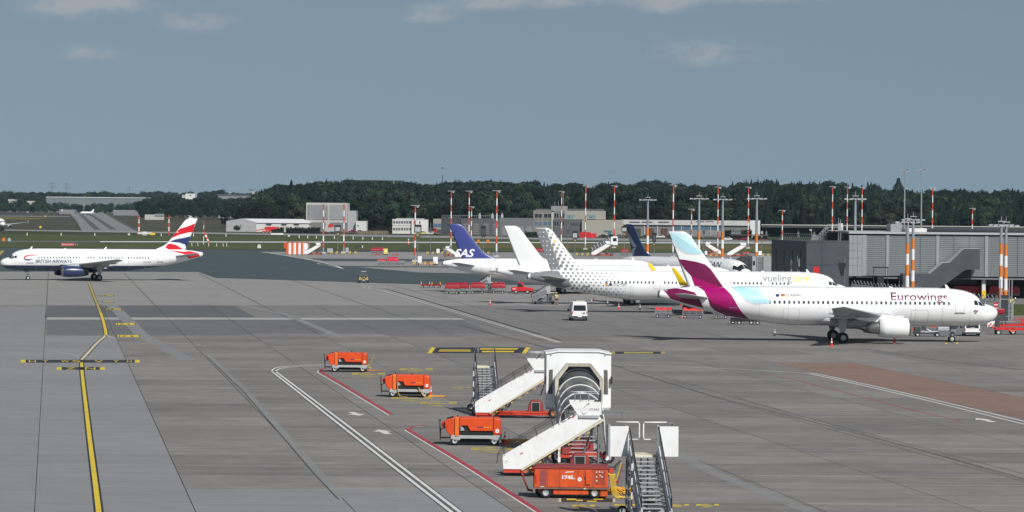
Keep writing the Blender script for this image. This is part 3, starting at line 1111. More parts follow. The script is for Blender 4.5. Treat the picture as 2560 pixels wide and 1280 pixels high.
# ------------------------------------------------------------------ ground, pavements, markings
def pave(name, col, var, col2=None, rough=.85, sc=.05, streak=.0, rnd=0.0, stain=.25):
    """worn pavement: large patches, metre scale blotches, fine grain, tyre rubber and oil stains"""
    if name in MATS: return MATS[name]
    m = bpy.data.materials.new(name); m.use_nodes = True
    n, l = m.node_tree.nodes, m.node_tree.links
    p = n['Principled BSDF']
    p.inputs['Roughness'].default_value = rough
    p.inputs['Specular IOR Level'].default_value = .25
    g = n.new('ShaderNodeNewGeometry')
    def noise(scale, det, ro, stretch=(1, 1, 1), rz=0.0, off=(0, 0, 0)):
        mp = n.new('ShaderNodeMapping')
        mp.inputs['Scale'].default_value = stretch
        mp.inputs['Rotation'].default_value = (0, 0, rz)
        mp.inputs['Location'].default_value = off
        l.new(g.outputs['Position'], mp.inputs[0])
        z = n.new('ShaderNodeTexNoise')
        z.inputs['Scale'].default_value = scale
        z.inputs['Detail'].default_value = det
        z.inputs['Roughness'].default_value = ro
        l.new(mp.outputs[0], z.inputs[0])
        return z.outputs[0]
    def mrange(v, a, b, c, d):
        r = n.new('ShaderNodeMapRange')
        for k, x in zip(('From Min', 'From Max', 'To Min', 'To Max'), (a, b, c, d)):
            r.inputs[k].default_value = x
        l.new(v, r.inputs[0])
        return r.outputs[0]
    def math_(op, a, b):
        x = n.new('ShaderNodeMath'); x.operation = op
        for i, v in enumerate((a, b)):
            if isinstance(v, (int, float)): x.inputs[i].default_value = v
            else: l.new(v, x.inputs[i])
        return x.outputs[0]
    big = mrange(noise(sc, 4, .6), .3, .7, 0, 1)
    if streak:
        big = math_('ADD', math_('MULTIPLY', big, .5), mrange(noise(.5, 6, .65, (.035, 1.3, 1), R(-7.7), (21, 13, 0)), .32, .68, 0, .5))
    mx = n.new('ShaderNodeMix'); mx.data_type = 'RGBA'
    mx.inputs[6].default_value = (*col, 1); mx.inputs[7].default_value = (*(col2 or [c * .8 for c in col]), 1)
    l.new(big, mx.inputs[0])
    k = mrange(noise(.35, 6, .65), .3, .7, 1 - var, 1 + var)
    k = math_('MULTIPLY', k, mrange(noise(.9, 8, .75, (.28, 1.5, 1), R(-7.7), (4, 9, 0)), .3, .7, 1 - var * .8, 1 + var * .8))
    k = math_('MULTIPLY', k, mrange(noise(14, 3, .7), .25, .75, .93, 1.07))
    # rubber and oil
    st = mrange(noise(.16, 7, .7, (.5, 1.2, 1), R(-7.7), (30, 3, 0)), .54, .78, 1.0, 1.0 - stain)
    k = math_('MULTIPLY', k, st)
    if streak:
        s2 = mrange(noise(.5, 5, .65, (.03, 1.9, 1), R(-7.7), (7, 3, 0)), .33, .67, 1 - streak, 1 + streak)
        k = math_('MULTIPLY', k, s2)
        s3 = mrange(noise(.5, 3, .6, (.05, 6.5, 1), R(-7.7), (2, 31, 0)), .60, .74, 1.0, 1.0 - streak * 1.1)
        s4 = mrange(noise(.5, 3, .6, (.05, 5.5, 1), R(-7.7), (12, 3, 0)), .62, .76, 1.0, 1.0 + streak * .9)
        k = math_('MULTIPLY', k, math_('MULTIPLY', s3, s4))
    if rnd:
        oi = n.new('ShaderNodeObjectInfo')
        k = math_('MULTIPLY', k, mrange(oi.outputs['Random'], 0, 1, 1 - rnd, 1 + rnd))
    v = n.new('ShaderNodeVectorMath'); v.operation = 'SCALE'
    l.new(mx.outputs[2], v.inputs[0]); l.new(k, v.inputs['Scale'])
    l.new(v.outputs[0], p.inputs['Base Color'])
    b = n.new('ShaderNodeBump'); b.inputs['Strength'].default_value = .25; b.inputs['Distance'].default_value = .01
    l.new(noise(30, 2, .6), b.inputs['Height']); l.new(b.outputs[0], p.inputs['Normal'])
    MATS[name] = m
    return m


P_CONC = pave('concrete', (.205, .194, .185), .11, (.155, .156, .158), streak=.13, stain=.24)
P_SLAB = pave('slab_concrete', (.222, .202, .186), .12, (.158, .158, .158), streak=.15, rnd=.13, stain=.32)
P_SMOOTH = pave('smooth_slab_concrete', (.232, .236, .244), .06, (.208, .213, .222), streak=.05, rnd=.035, stain=.12)
P_REDSL = pave('reddish_slab_concrete', (.225, .148, .118), .10, (.195, .136, .115), streak=.08, rnd=.05, stain=.2)
P_LIGHT = pave('light_concrete', (.265, .258, .250), .09, (.225, .222, .218), streak=.08, stain=.2)
P_PALE = pave('pale_concrete_strip', (.26, .26, .26), .07, (.23, .23, .235), stain=.12)
P_ASPH = pave('asphalt', (.064, .084, .092), .10, (.050, .068, .076), streak=.07, stain=.15)
P_ASPH2 = pave('worn_asphalt', (.125, .13, .135), .12, (.10, .105, .11), streak=.08, stain=.2)
P_RWY = pave('runway_pavement', (.225, .225, .23), .10, (.185, .187, .192), stain=.2)
P_JOINT = mat('joint_filler', (.035, .035, .037), .9, var=.25, world_co=True)
P_SEAL = pave('sealed_joint_strip', (.225, .225, .222), .08, (.19, .192, .192), stain=.1)


def grassmat(name, a, b, c, sc=.02):
    m = bpy.data.materials.new(name); m.use_nodes = True
    n, l = m.node_tree.nodes, m.node_tree.links
    p = n['Principled BSDF']; p.inputs['Roughness'].default_value = 1.0; p.inputs['Specular IOR Level'].default_value = .1
    g = n.new('ShaderNodeNewGeometry')
    f = []
    for s_, st in ((sc, (1, .35, 1)), (sc * 9, (1, .5, 1)), (sc * 60, (1, .8, 1))):
        mp = n.new('ShaderNodeMapping'); mp.inputs['Scale'].default_value = st
        l.new(g.outputs['Position'], mp.inputs[0])
        z = n.new('ShaderNodeTexNoise'); z.inputs['Scale'].default_value = s_; z.inputs['Detail'].default_value = 6; z.inputs['Roughness'].default_value = .7
        l.new(mp.outputs[0], z.inputs[0]); f.append(z.outputs[0])
    m1 = n.new('ShaderNodeMix'); m1.data_type = 'RGBA'; m1.inputs[6].default_value = (*a, 1); m1.inputs[7].default_value = (*b, 1)
    r = n.new('ShaderNodeMapRange'); r.inputs[1].default_value = .35; r.inputs[2].default_value = .65
    l.new(f[0], r.inputs[0]); l.new(r.outputs[0], m1.inputs[0])
    m2 = n.new('ShaderNodeMix'); m2.data_type = 'RGBA'; m2.inputs[7].default_value = (*c, 1)
    r2 = n.new('ShaderNodeMapRange'); r2.inputs[1].default_value = .48; r2.inputs[2].default_value = .72
    l.new(f[1], r2.inputs[0]); l.new(r2.outputs[0], m2.inputs[0]); l.new(m1.outputs[2], m2.inputs[6])
    v = n.new('ShaderNodeVectorMath'); v.operation = 'SCALE'
    r3 = n.new('ShaderNodeMapRange'); r3.inputs[1].default_value = .3; r3.inputs[2].default_value = .7; r3.inputs[3].default_value = .72; r3.inputs[4].default_value = 1.28
    l.new(f[2], r3.inputs[0]); l.new(m2.outputs[2], v.inputs[0]); l.new(r3.outputs[0], v.inputs['Scale'])
    l.new(v.outputs[0], p.inputs['Base Color'])
    return m


GR_DRY = grassmat('dry_grass', (.074, .068, .050), (.058, .057, .044), (.095, .086, .058), .004)
GR_GREEN = grassmat('mown_grass', (.072, .090, .036), (.056, .075, .031), (.110, .108, .052), .006)
GR_DARK = grassmat('long_grass', (.050, .060, .034), (.042, .052, .03), (.075, .075, .04), .006)


def sheet(name, pts, m, z, kind='structure', px=True):
    mb = MB()
    q = [G(a, b, z) for a, b in pts] if px else [Vector((a, b, z)) for a, b in pts]
    mb.ngon(q)
    o = mb.build(name, m)
    # face up
    if o.data.polygons[0].normal.z < 0:
        o.data.flip_normals()
    return tag(o, kind=kind)


def H(px, dy):
    """row dy photo pixels below the horizon in column px (a line running square to the view)"""
    return (px, horizon(px) + dy)


tag(MB().add([(-3500, -200, -.06), (3500, -200, -.06), (3500, 9000, -.06), (-3500, 9000, -.06)], [(0, 1, 2, 3)]).build('ground', GR_DRY), kind='structure')
# airfield grass between the runways (side to side strips)
X0, X1 = -900, 3500
def strip(name, m, la, lb, z, x0=X0, x1=X1):
    """la, lb: (row at x=0, row at x=1280, row at 2560) of the far and near edges"""
    def row(l, x):
        t = x / 1280.0
        return l[0] + (l[1] - l[0]) * t
    return sheet(name, [(x0, row(la, x0)), (x1, row(la, x1)), (x1, row(lb, x1)), (x0, row(lb, x0))], m, z)

strip('grass', GR_GREEN, (585, 596.0), (618, 628), 0.0)
strip('long_grass', GR_DARK, (576.5, 584), (585, 596), 0.0)
strip('perimeter_road', P_PALE, (573.5, 592.0), (576.2, 597.5), .012)
strip('runway', P_ASPH2, (601.5, 604.5), (605.0, 608.5), .012)
strip('runway_edge_line', mat('runway_white', (.78, .78, .78), .8), (602.9, 605.4), (604.4, 606.9), .02, 250, 3500)
strip('yellowed_grass', grassmat('yellowed_grass', (.125, .105, .045), (.10, .09, .042), (.14, .12, .06), .006), (606, 611), (612, 620), .006, 1150, 3500)

# far taxiway running away on the left
sheet('taxiway', [(173, 532), (258, 532), (300, 556), (345, 580), (206, 578), (190, 550)], P_RWY, .01)
sheet('taxiway_shoulder', [(262, 534), (266, 534), (352, 578), (344, 578)], pave('shoulder', (.10, .10, .10), .1), .006)
for k, (a, b, c, d) in enumerate(((196, 206, 252, 236), (222, 231, 292, 276))):
    sheet('rubber_track', [(a, 536), (b, 536), (c, 574), (d, 574)], pave('rubber_deposit', (.105, .105, .11), .12), .02)
sheet('taxiway_crossing', [(-50, 539.2), (174, 540.4), (175, 542.0), (-50, 540.6)], P_PALE, .014)
sheet('yellow_flowers', [(0, 543), (118, 545), (100, 548), (0, 548)], grassmat('flowering_grass', (.15, .14, .03), (.12, .11, .03), (.2, .17, .03), .01), .006)

# aprons
sheet('asphalt', [(-900, 612), (40, 619.5), (640, 625.5), (1280, 629), (3500, 640), (3500, 1000), (-900, 1000)], P_ASPH, .0)
sheet('far_apron', [(655, 629.5), (1280, 631), (3500, 640), (3500, 760), (1280, 720), (1050, 681), (850, 664)], P_LIGHT, .006)
sheet('asphalt_lane', [(770, 646), (1280, 649), (2000, 655), (2000, 662), (1280, 654.5), (812, 653)], P_ASPH, .011)
sheet('asphalt_lane', [(800, 664.5), (1280, 667), (2000, 672), (2000, 676), (1280, 669.5), (842, 667.5)], P_ASPH, .011)
sheet('asphalt_taxilane', [(-300, 640), (640, 640), (850, 684), (1050, 681), (1500, 690), (1500, 714), (1050, 710.5), (560, 696), (535, 691), (520, 683), (-300, 683)], P_ASPH, .011)
sheet('light_apron', [(-900, 677), (495, 680), (540, 695), (1055, 711), (1600, 716), (1600, 764), (-900, 763)], P_LIGHT, .016)
sheet('apron', [(-900, 763), (118, 763), (1900, 764), (1900, 716), (1600, 716), (1600, 700), (3600, 740), (3600, 1500), (-900, 1500)], P_CONC, .021)
sheet('worn_asphalt_patch', [(118, 764), (585, 764), (640, 793), (112, 794)], P_ASPH2, .026)
sheet('worn_asphalt_patch', [(118, 798), (1150, 799), (1240, 834), (640, 836), (330, 840), (118, 841)], pave('worn_concrete', (.15, .15, .152), .12, (.13, .13, .134)), .026)
sheet('pale_strip', [(118, 793.2), (1150, 795), (1165, 799.4), (118, 799)], pave('bright_concrete_strip', (.36, .36, .355), .06, (.31, .31, .31), stain=.1), .030)
sheet('bluish_apron', [(-900, 766), (116, 766), (112, 838), (92, 842), (-900, 842)], P_SMOOTH, .026)

# ------------------------------------------------------------------ concrete slabs laid in lanes towards the taxiway
VP = R(-7.7)
UAX, VAX = Vector((cos(-VP), sin(-VP), 0)), Vector((sin(VP), cos(VP), 0))
_a, _b = G(107, 924), G(1182, 924)
u0 = _a.dot(UAX)
PIT = (_b.dot(UAX) - u0) / 5.0
Z_J, Z_S = .030, .046
Z_M = .052
VFAR = G(700, 842).dot(VAX)
rowsn = 26
VP_ = (VFAR - G(700, 1300).dot(VAX)) / rowsn
slab_parent = sheet('slab_bed', [(-900, 841), (3600, 841), (3600, 1500), (-900, 1500)], P_JOINT, Z_J)
tag(slab_parent, kind='structure')
smesh = {}
def slab_mesh(key, m, lu, lv):
    if key in smesh: return smesh[key]
    g = .026
    mb = MB()
    x0, x1, y0, y1 = g, lu - g, g, lv - g
    t = .006
    mb.add([(x0, y0, 0), (x1, y0, 0), (x1, y1, 0), (x0, y1, 0), (x0 - t, y0 - t, -.014), (x1 + t, y0 - t, -.014), (x1 + t, y1 + t, -.014), (x0 - t, y1 + t, -.014)],
           [(0, 1, 2, 3), (0, 4, 5, 1), (1, 5, 6, 2), (2, 6, 7, 3), (3, 7, 4, 0)])
    smesh[key] = mb.mesh('concrete_slab', [m])
    return smesh[key]

rr = random.Random(3)
nslab = 0
rest = {}
for i in range(-22, 48):
    for j in range(-3, rowsn):
        c = UAX * (u0 + (i + .5) * PIT) + VAX * (VFAR - (j + .5) * VP_)
        if c.y < 120: continue
        px, py = proj(c)
        if px < -1100 or px > 3800 or py > 1520 or py < 838: continue
        near = j >= rowsn - 2 and i <= 2
        if (i <= 0) or near: key, m = 'smooth', P_SMOOTH
        elif 1900 < px and 908 < py < 1080 and abs(py - (905 + (px - 1960) * .19)) < 40 and py < 930 + (px - 1960) * .235: key, m = 'red', P_REDSL
        else: key, m = 'slab', P_SLAB
        if i in (3, 6, 9): pass
        vis = -40 < px < 2600 and py < 1330
        if vis and nslab < 300:
            o = link('concrete_slab', slab_mesh(key, m, PIT, VP_), slab_parent)
            o.location = UAX * (u0 + i * PIT) + VAX * (VFAR - (j + 1) * VP_) + Vector((0, 0, Z_S + rr.uniform(-.0015, .0015)))
            o.rotation_euler = (0, 0, -VP)
            nslab += 1
        else:
            rest.setdefault(key, (m, []))[1].append((i, j))
for key, (m, lst) in rest.items():
    mb = MB()
    for (i, j) in lst:
        g = .016
        P = lambda a, b: UAX * (u0 + a * PIT) + VAX * (VFAR - b * VP_) + Vector((0, 0, Z_S))
        gu, gv = g / PIT, g / VP_
        mb.ngon([P(i + gu, j + 1 - gv), P(i + 1 - gu, j + 1 - gv), P(i + 1 - gu, j + gv), P(i + gu, j + gv)])
    tag(mb.build('outer_slabs', m, slab_parent, raw=True), kind='stuff')
print('slabs', nslab, 'PIT', PIT, VP_)

# dark joints of the aprons further out, and the lighter sealed strips along some joints
def line(mb, pts, w, z=None, px=True):
    """flat painted line along ground points (photo pixels), w metres wide, mitred"""
    z = Z_M if z is None else z
    P = [G(a, b, z) for a, b in pts] if px else [Vector((a, b, z)) for a, b in pts]
    L_, R_ = [], []
    for i, p in enumerate(P):
        d = (P[min(i + 1, len(P) - 1)] - P[max(i - 1, 0)]); d.z = 0
        d.normalize()
        nrm_ = Vector((-d.y, d.x, 0)) * (w / 2)
        L_.append(p + nrm_); R_.append(p - nrm_)
    for i in range(len(P) - 1):
        mb.add([L_[i], R_[i], R_[i + 1], L_[i + 1]], [(0, 1, 2, 3)])


def smooth(pts, n=6):
    out = []
    for i in range(len(pts) - 1):
        p0, p1, p2, p3 = pts[max(i - 1, 0)], pts[i], pts[i + 1], pts[min(i + 2, len(pts) - 1)]
        for k in range(n):
            t = k / n
            out.append(tuple(.5 * (2 * p1[a] + (p2[a] - p0[a]) * t + (2 * p0[a] - 5 * p1[a] + 4 * p2[a] - p3[a]) * t * t + (3 * p1[a] - p0[a] - 3 * p2[a] + p3[a]) * t ** 3) for a in (0, 1)))
    out.append(pts[-1])
    return out


def marks(name, m, lines, z=None):
    mb = MB()
    for pts, w in lines:
        line(mb, pts, w, z)
    o = mb.build(name, m, raw=True)
    me = o.data
    if me.polygons and me.polygons[0].normal.z < 0: me.flip_normals()
    return tag(o, kind='structure')


jl = []
for k in range(-10, 24):
    p = UAX * (u0 + k * PIT)
    a = p + VAX * (VFAR + .1)
    b = p + VAX * (G(700, 764).dot(VAX) if k < 9 else G(700, 742).dot(VAX))
    jl.append((a, b, .05))
for k in range(0, 14):
    v = VFAR + k * VP_ * 1.0
    jl.append((UAX * (u0 - 12 * PIT) + VAX * v, UAX * (u0 + 24 * PIT) + VAX * v, .05))
for k in range(-6, 14, 2):
    p = UAX * (u0 + k * PIT)
    jl.append((p + VAX * G(700, 764).dot(VAX), p + VAX * G(500, 684).dot(VAX), .09))
for y in (706, 722, 738, 752):
    v = G(300, y).dot(VAX)
    jl.append((UAX * (u0 - 6 * PIT) + VAX * v, UAX * (u0 + 13 * PIT) + VAX * v, .10))
mb = MB()
for a, b, w in jl:
    line(mb, [(a.x, a.y), (b.x, b.y)], w, Z_M - .012, px=False)
tag(mb.build('joint_lines', P_JOINT, raw=True), kind='structure')

MK_W = mat('marking_white', (.60, .60, .58), .75, var=.16, scale=1.2, dirt=.45, dirtcol=(.25, .25, .25), world_co=True)
MK_Y = mat('marking_yellow', (.62, .46, .03), .75, var=.14, scale=1.0, dirt=.4, dirtcol=(.22, .19, .1), world_co=True)
MK_FY = mat('marking_faded_yellow', (.36, .30, .07), .8, var=.3, scale=2.0, dirt=.85, dirtcol=(.18, .175, .15), world_co=True)
MK_C = mat('marking_cream', (.52, .48, .34), .8, var=.12, world_co=True)
MK_B = mat('marking_black', (.022, .026, .03), .7, var=.2, world_co=True)
MK_R = mat('marking_red', (.34, .035, .055), .75, var=.14, scale=1.3, dirt=.4, dirtcol=(.2, .15, .14), world_co=True)
MK_FW = mat('marking_faded_white', (.33, .33, .32), .85, var=.25, scale=2, dirt=.5, dirtcol=(.19, .19, .18), world_co=True)
MK_TAR = mat('tar_line', (.05, .053, .058), .7, var=.2, world_co=True)

# taxi centre line on the left with its black borders
cl = smooth([(252, 1330), (247, 1280), (236, 1190), (224, 1095), (213, 1000), (206, 940), (204, 906)])
marks('guide_line_border', MK_B, [(cl, .48)], Z_M - .004)
marks('guide_line', MK_Y, [(cl, .26)])
c2 = smooth([(265, 838), (263, 822), (256, 795), (246, 768), (234, 738), (222, 706)])
marks('guide_line_border', MK_B, [(c2, .50)], Z_M - .004)
marks('guide_line', MK_Y, [(c2[:16], .34)])
marks('faded_guide_line', MK_FY, [(c2[15:], .34)])
c3 = smooth([(204, 899), (218, 884), (240, 860), (264, 839)])
marks('pale_guide_line_border', MK_B, [(c3, .52)], Z_M - .004)
marks('pale_guide_line', MK_C, [(c3, .30), (smooth([(200, 893), (188, 888), (170, 884), (120, 876), (30, 869)]), .10), (smooth([(208, 893), (240, 889), (335, 883)]), .08),
                                (smooth([(262, 836), (252, 840), (160, 845), (112, 848)]), .10), (smooth([(267, 836), (274, 842), (290, 847)]), .12)])
# double white edge line of the service road and its run across the apron
o1 = smooth([(850, 911), (765, 912.5), (717, 915.5), (692, 919), (682, 924), (681, 930), (700, 944), (900, 1101), (1129, 1280), (1190, 1327)])
o2 = smooth([(850, 911.2), (775, 914), (727, 917.5), (702, 921), (692, 925.5), (691, 930), (710, 944), (918, 1101), (1150, 1280), (1208, 1325)])
marks('road_edge_border', MK_TAR, [(o1[18:], .40), (o2[18:], .36)], Z_M - .004)
marks('road_edge_line', MK_W, [(o1, .21), (o2, .21)])
marks('thin_white_line', MK_FW, [([(850, 911), (1000, 905.5), (1180, 907.5), (1530, 912)], .16),
                                 ([(700, 903.5), (1180, 907)], .08), ([(905, 893), (1180, 897)], .08), ([(1140, 898), (1380, 913)], .06)])
marks('road_edge_line', MK_W, [([(1530, 912), (1700, 916), (1900, 926), (2010, 932)], .22)])
marks('road_edge_line', MK_W, [(smooth([(2010, 931.5), (2060, 938), (2300, 991), (2580, 1058), (2700, 1087)]), .2), (smooth([(2010, 933.5), (2058, 941.5), (2297, 996), (2575, 1064), (2700, 1094)]), .2)])
# red and white clearance lines
for pts in ([(830, 921), (805, 923), (797, 927), (802, 933), (860, 967), (975, 1037)],
            [(1060, 1064), (1030, 1068), (1019, 1073), (1026, 1081), (1150, 1156), (1345, 1281), (1400, 1316)]):
    q = smooth(pts)
    marks('clearance_red_line', MK_R, [([(a + 4, b - 1.2) for a, b in q], .30)])
    marks('clearance_white_edge', MK_W, [([(a - 2.5, b + 1.2) for a, b in q], .10)])
marks('clearance_red_line', MK_R, [(smooth([(1900, 933), (1985, 949), (2150, 991), (2290, 1027), (2388, 1049), (2400, 1051), (2396, 1053), (2370, 1056)]), .14),
                                   (smooth([(2520, 1083), (2600, 1090)]), .2)])
marks('clearance_thin_line', MK_FW, [([(975, 1037), (1010, 1040), (1190, 1043)], .07), ([(1060, 1064), (1110, 1062)], .07), ([(2370, 1056), (1900, 1064)], .05)])
# other thin paint
marks('thin_yellow_line', MK_FY, [([(1630, 1186), (2560, 1202), (2700, 1205)], .07), ([(1730, 1256), (2560, 1271)], .07), ([(1600, 1017), (2160, 1026)], .05), ([(1640, 1130), (2360, 1143)], .06),
                                  ([(880, 694), (1100, 699.5)], .22), ([(1390, 749), (1425, 750)], .3)])
marks('thin_white_line', MK_FW, [([(1560, 1050), (2060, 1058)], .07), ([(2075, 1062), (2260, 1063.5)], .10), ([(2110, 1070), (2310, 1071.5)], .08), ([(1560, 859), (1700, 862), (2060, 871)], .12),
                                 ([(2060, 868), (2240, 873.5), (2530, 863)], .18), ([(2240, 873), (2560, 881)], .14), ([(1660, 806), (1830, 809), (2060, 814)], .10),
                                 ([(2420, 848), (2560, 858)], .12), ([(2290, 838), (2440, 848), (2560, 853)], .12), ([(2440, 836), (2560, 852)], .16), ([(1000, 742), (1400, 747)], .12)])
mid1 = smooth([(930, 716), (912, 717.5), (910, 719.5), (925, 722), (960, 728), (1180, 793), (1395, 856)])
mid2 = smooth([(945, 716), (926, 717.5), (922, 719.5), (937, 722), (974, 728), (1192, 793), (1402, 855.5)])
marks('road_edge_line', MK_W, [(mid1, .2), (mid2, .16)])
marks('dark_seam', MK_TAR, [([(a + 25, b) for a, b in mid1[14:]], .35)], Z_M - .006)
marks('road_edge_line', MK_W, [(smooth([(1000, 716.5), (980, 718.5), (975, 720)]), .15), ([(1395, 856), (1560, 858.5)], .12)])
dl = []
for k in range(24):
    t = k / 24
    a = (985 + 265 * t, 722 + 68 * t)
    dl.append(([a, (a[0] + 6, a[1] + 1.6)], .18))
marks('dashed_line', MK_FW, dl)
marks('road_edge_line', MK_FW, [(smooth([(1085, 733), (1200, 762), (1420, 802)]), .12)])
# curved white lines of the far stands
marks('thin_white_line', MK_W, [(smooth([(830, 656), (800, 657.5), (796, 660), (820, 663), (860, 672)]), .3), ([(655, 629.8), (760, 646), (840, 664), (856, 671)], .5), ([(-300, 683.5), (520, 683.5)], .15)])
marks('yellow_edge', MK_FY, [([(8, 626), (-6, 640)], .9)])
# arrows
def arrow(a, b, w=.24):
    mb = MB()
    A, B = G(*a, Z_M), G(*b, Z_M)
    d = B - A; L_ = d.length; d.normalize(); n_ = Vector((-d.y, d.x, 0))
    mb.ngon([A + n_ * w, A - n_ * w, A + d * L_ * .55 - n_ * w, A + d * L_ * .55 + n_ * w])
    mb.ngon([A + d * L_ * .55 + n_ * w * 2.6, A + d * L_ * .55 - n_ * w * 2.6, B])
    o = mb.build('road_arrow', MK_W, raw=True)
    if o.data.polygons[0].normal.z < 0: o.data.flip_normals()
    tag(o, kind='structure')
arrow((878, 1030), (899, 1039)); arrow((971, 1085), (946, 1074)); arrow((2484, 1055), (2440, 1045))

# painted signs on the ground
def gsign(name, x0, x1, y0, y1, txt=None, skew=0.0, border=MK_Y, bw=.22, tm=MK_Y, fill=MK_B, trows=None):
    sheet(name, [(x0, y0), (x1, y0), (x1 - skew, y1), (x0 - skew, y1)], fill, Z_M)
    w = bw
    a, b, c, d = G(x0, y0, Z_M + .004), G(x1, y0, Z_M + .004), G(x1 - skew, y1, Z_M + .004), G(x0 - skew, y1, Z_M + .004)
    mb = MB()
    for p, q in ((a, d), (b, c)):
        v = Vector((w, 0, 0))
        mb.ngon([p - v, p + v, q + v, q - v])
    if txt:
        for t0, t1, s_ in txt:
            bm = text_bm(s_, 1.0)
            ymax = max(v.co.y for v in bm.verts); xmax = max(v.co.x for v in bm.verts)
            def fn(u, v):
                uu, vv = t0 + (t1 - t0) * u / xmax, .14 + .72 * v / ymax
                top, bot = a.lerp(b, uu), d.lerp(c, uu)
                return bot.lerp(top, vv) + Vector((0, 0, .002))
            bm_into(mb, bm, fn)
    o = mb.build(name + '_print', border, raw=True)
    tag(o, kind='structure')
gsign('stand_sign', 58, 343, 899.5, 906.5, [(.05, .11, 'H'), (.17, .22, 'Y'), (.33, .40, 'W'), (.43, .50, 'S'), (.62, .70, 'V'), (.79, .84, 'Y'), (.91, .95, 'H')])
gsign('stand_sign', 148, 256, 917.5, 924.5, [(.16, .38, 'Z'), (.60, .84, 'N')])
gsign('stop_bar', 1084, 1320, 868.5, 883, None, skew=10, fill=MK_B)
gsign('stop_bar', 1532, 1658, 879, 884.5, None, border=MK_FY)
for (x0, x1, y0, y1) in ((288, 338, 808, 812.5), (292, 348, 837.5, 842.5)):
    gsign('lead_in_sign', x0, x1, y0, y1, None, border=MK_B, fill=MK_Y, bw=.05)
for (x0, x1, y0, y1) in ((264, 304, 771, 775), (248, 284, 737, 740), (256, 285, 753, 755.5)):
    gsign('lead_in_sign', x0, x1, y0, y1, None, border=MK_B, fill=MK_FY, bw=.05)
sheet('lead_in_sign', [(1436, 874), (1446, 874), (1447, 884), (1436, 884)], MK_FY, Z_M)
def bars(name, m, x0, x1, y0, y1, lst, skew=0.0, dz=.006):
    mb = MB()
    a, b, c, d = G(x0, y0, Z_M + dz), G(x1, y0, Z_M + dz), G(x1 - skew, y1, Z_M + dz), G(x0 - skew, y1, Z_M + dz)
    for (u0_, u1_, v0_, v1_) in lst:
        P_ = lambda u, v: d.lerp(c, u).lerp(a.lerp(b, u), v)
        mb.ngon([P_(u0_, v0_), P_(u1_, v0_), P_(u1_, v1_), P_(u0_, v1_)])
    tag(mb.build(name, m, raw=True), kind='structure')
def bay_mark(cx, y, s_, m=MK_FY):
    """small painted parking mark: short broken frame with figures"""
    mb = MB()
    for (a, b, c, d) in ((-46, -26, -3, 3), (26, 46, -3, 3), (-24, 22, 1, 3.4), (-18, 10, -3.4, -1), (-10, 16, 6, 8.5), (-14, -4, 9, 11)):
        mb.ngon([G(cx + a * s_ + (c * -2.2 * s_), y + c * s_, Z_M), G(cx + b * s_ + (c * -2.2 * s_), y + c * s_, Z_M), G(cx + b * s_ + (d * 2.0 * s_), y + d * s_, Z_M), G(cx + a * s_ + (d * 2.0 * s_), y + d * s_, Z_M)])
    tag(mb.build('bay_marking', m, raw=True), kind='structure')
for cx, y, s_ in ((915, 934, .9), (1035, 923, .9), (1022, 994, 1.1), (1090, 1007, 1.0), (1225, 1122, 1.2), (1150, 969, .5), (1500, 1188, .9)):
    bay_mark(cx, y, s_)
gsign('bay_sign', 1400, 1535, 1246, 1255, None, border=MK_C, fill=MK_B, bw=.06)
bars('bay_sign_print', MK_Y, 1400, 1535, 1246, 1255, [(.12, .30, .55, .95), (.30, .42, .30, .62), (.50, .68, .05, .35), (.62, .80, .62, .9)])
bars('stop_bar_print', MK_Y, 1084, 1320, 868.5, 883, [(.08, .42, .30, .46), (.08, .40, .56, .64), (.54, .88, .16, .40), (.50, .90, .62, .86)], 10)
bars('stop_bar_print', MK_FY, 1532, 1658, 879, 884.5, [(.22, .80, .2, .8)])
for (x0, x1, y0, y1) in ((288, 338, 808, 812.5), (292, 348, 837.5, 842.5)):
    bars('lead_in_print', MK_B, x0, x1, y0, y1, [(.1, .14, .1, .9), (.24, .34, .3, .5), (.34, .38, .2, .9), (.58, .70, .5, .7), (.66, .72, .1, .6)])
for (x0, x1, y0, y1) in ((264, 304, 771, 775), (248, 284, 737, 740)):
    bars('lead_in_print', MK_B, x0, x1, y0, y1, [(.1, .2, .1, .6), (.3, .5, .3, .8)])
for (cx, y) in ((1455, 1264), (1690, 1262), (1765, 1262), (1560, 1262)):
    bay_mark(cx, y, .62, MK_Y)
# lighter sealed strips beside some slab joints
marks('sealed_strip', P_SEAL, [([(520, 888), (612, 975), (704, 1078), (796, 1182), (856, 1245)], .52), ([(1690, 1130), (1780, 1180), (1900, 1228), (2030, 1280)], .9),
                               ([(280, 763), (330, 812), (352, 836), (470, 900)], 1.6), ([(600, 763), (720, 788), (850, 843)], 1.1)], Z_M - .003)
marks('tar_band', MK_TAR, [([(516, 890), (608, 978), (698, 1082), (788, 1187), (846, 1248)], .08)], Z_M + .002)
marks('skid_marks', mat('skid_rubber', (.105, .105, .105), .85, var=.3, world_co=True), [([(1560, 922), (1780, 990), (2060, 1062), (2300, 1124), (2600, 1208)], .28), ([(1600, 928), (1900, 1012), (2200, 1092), (2620, 1200)], .14),
    ([(1580, 930), (1880, 1020), (2180, 1102), (2590, 1212)], .14), ([(1150, 812), (1340, 862), (1560, 920)], .5), ([(2150, 870), (2340, 900), (2560, 925)], .6)], Z_M - .002)
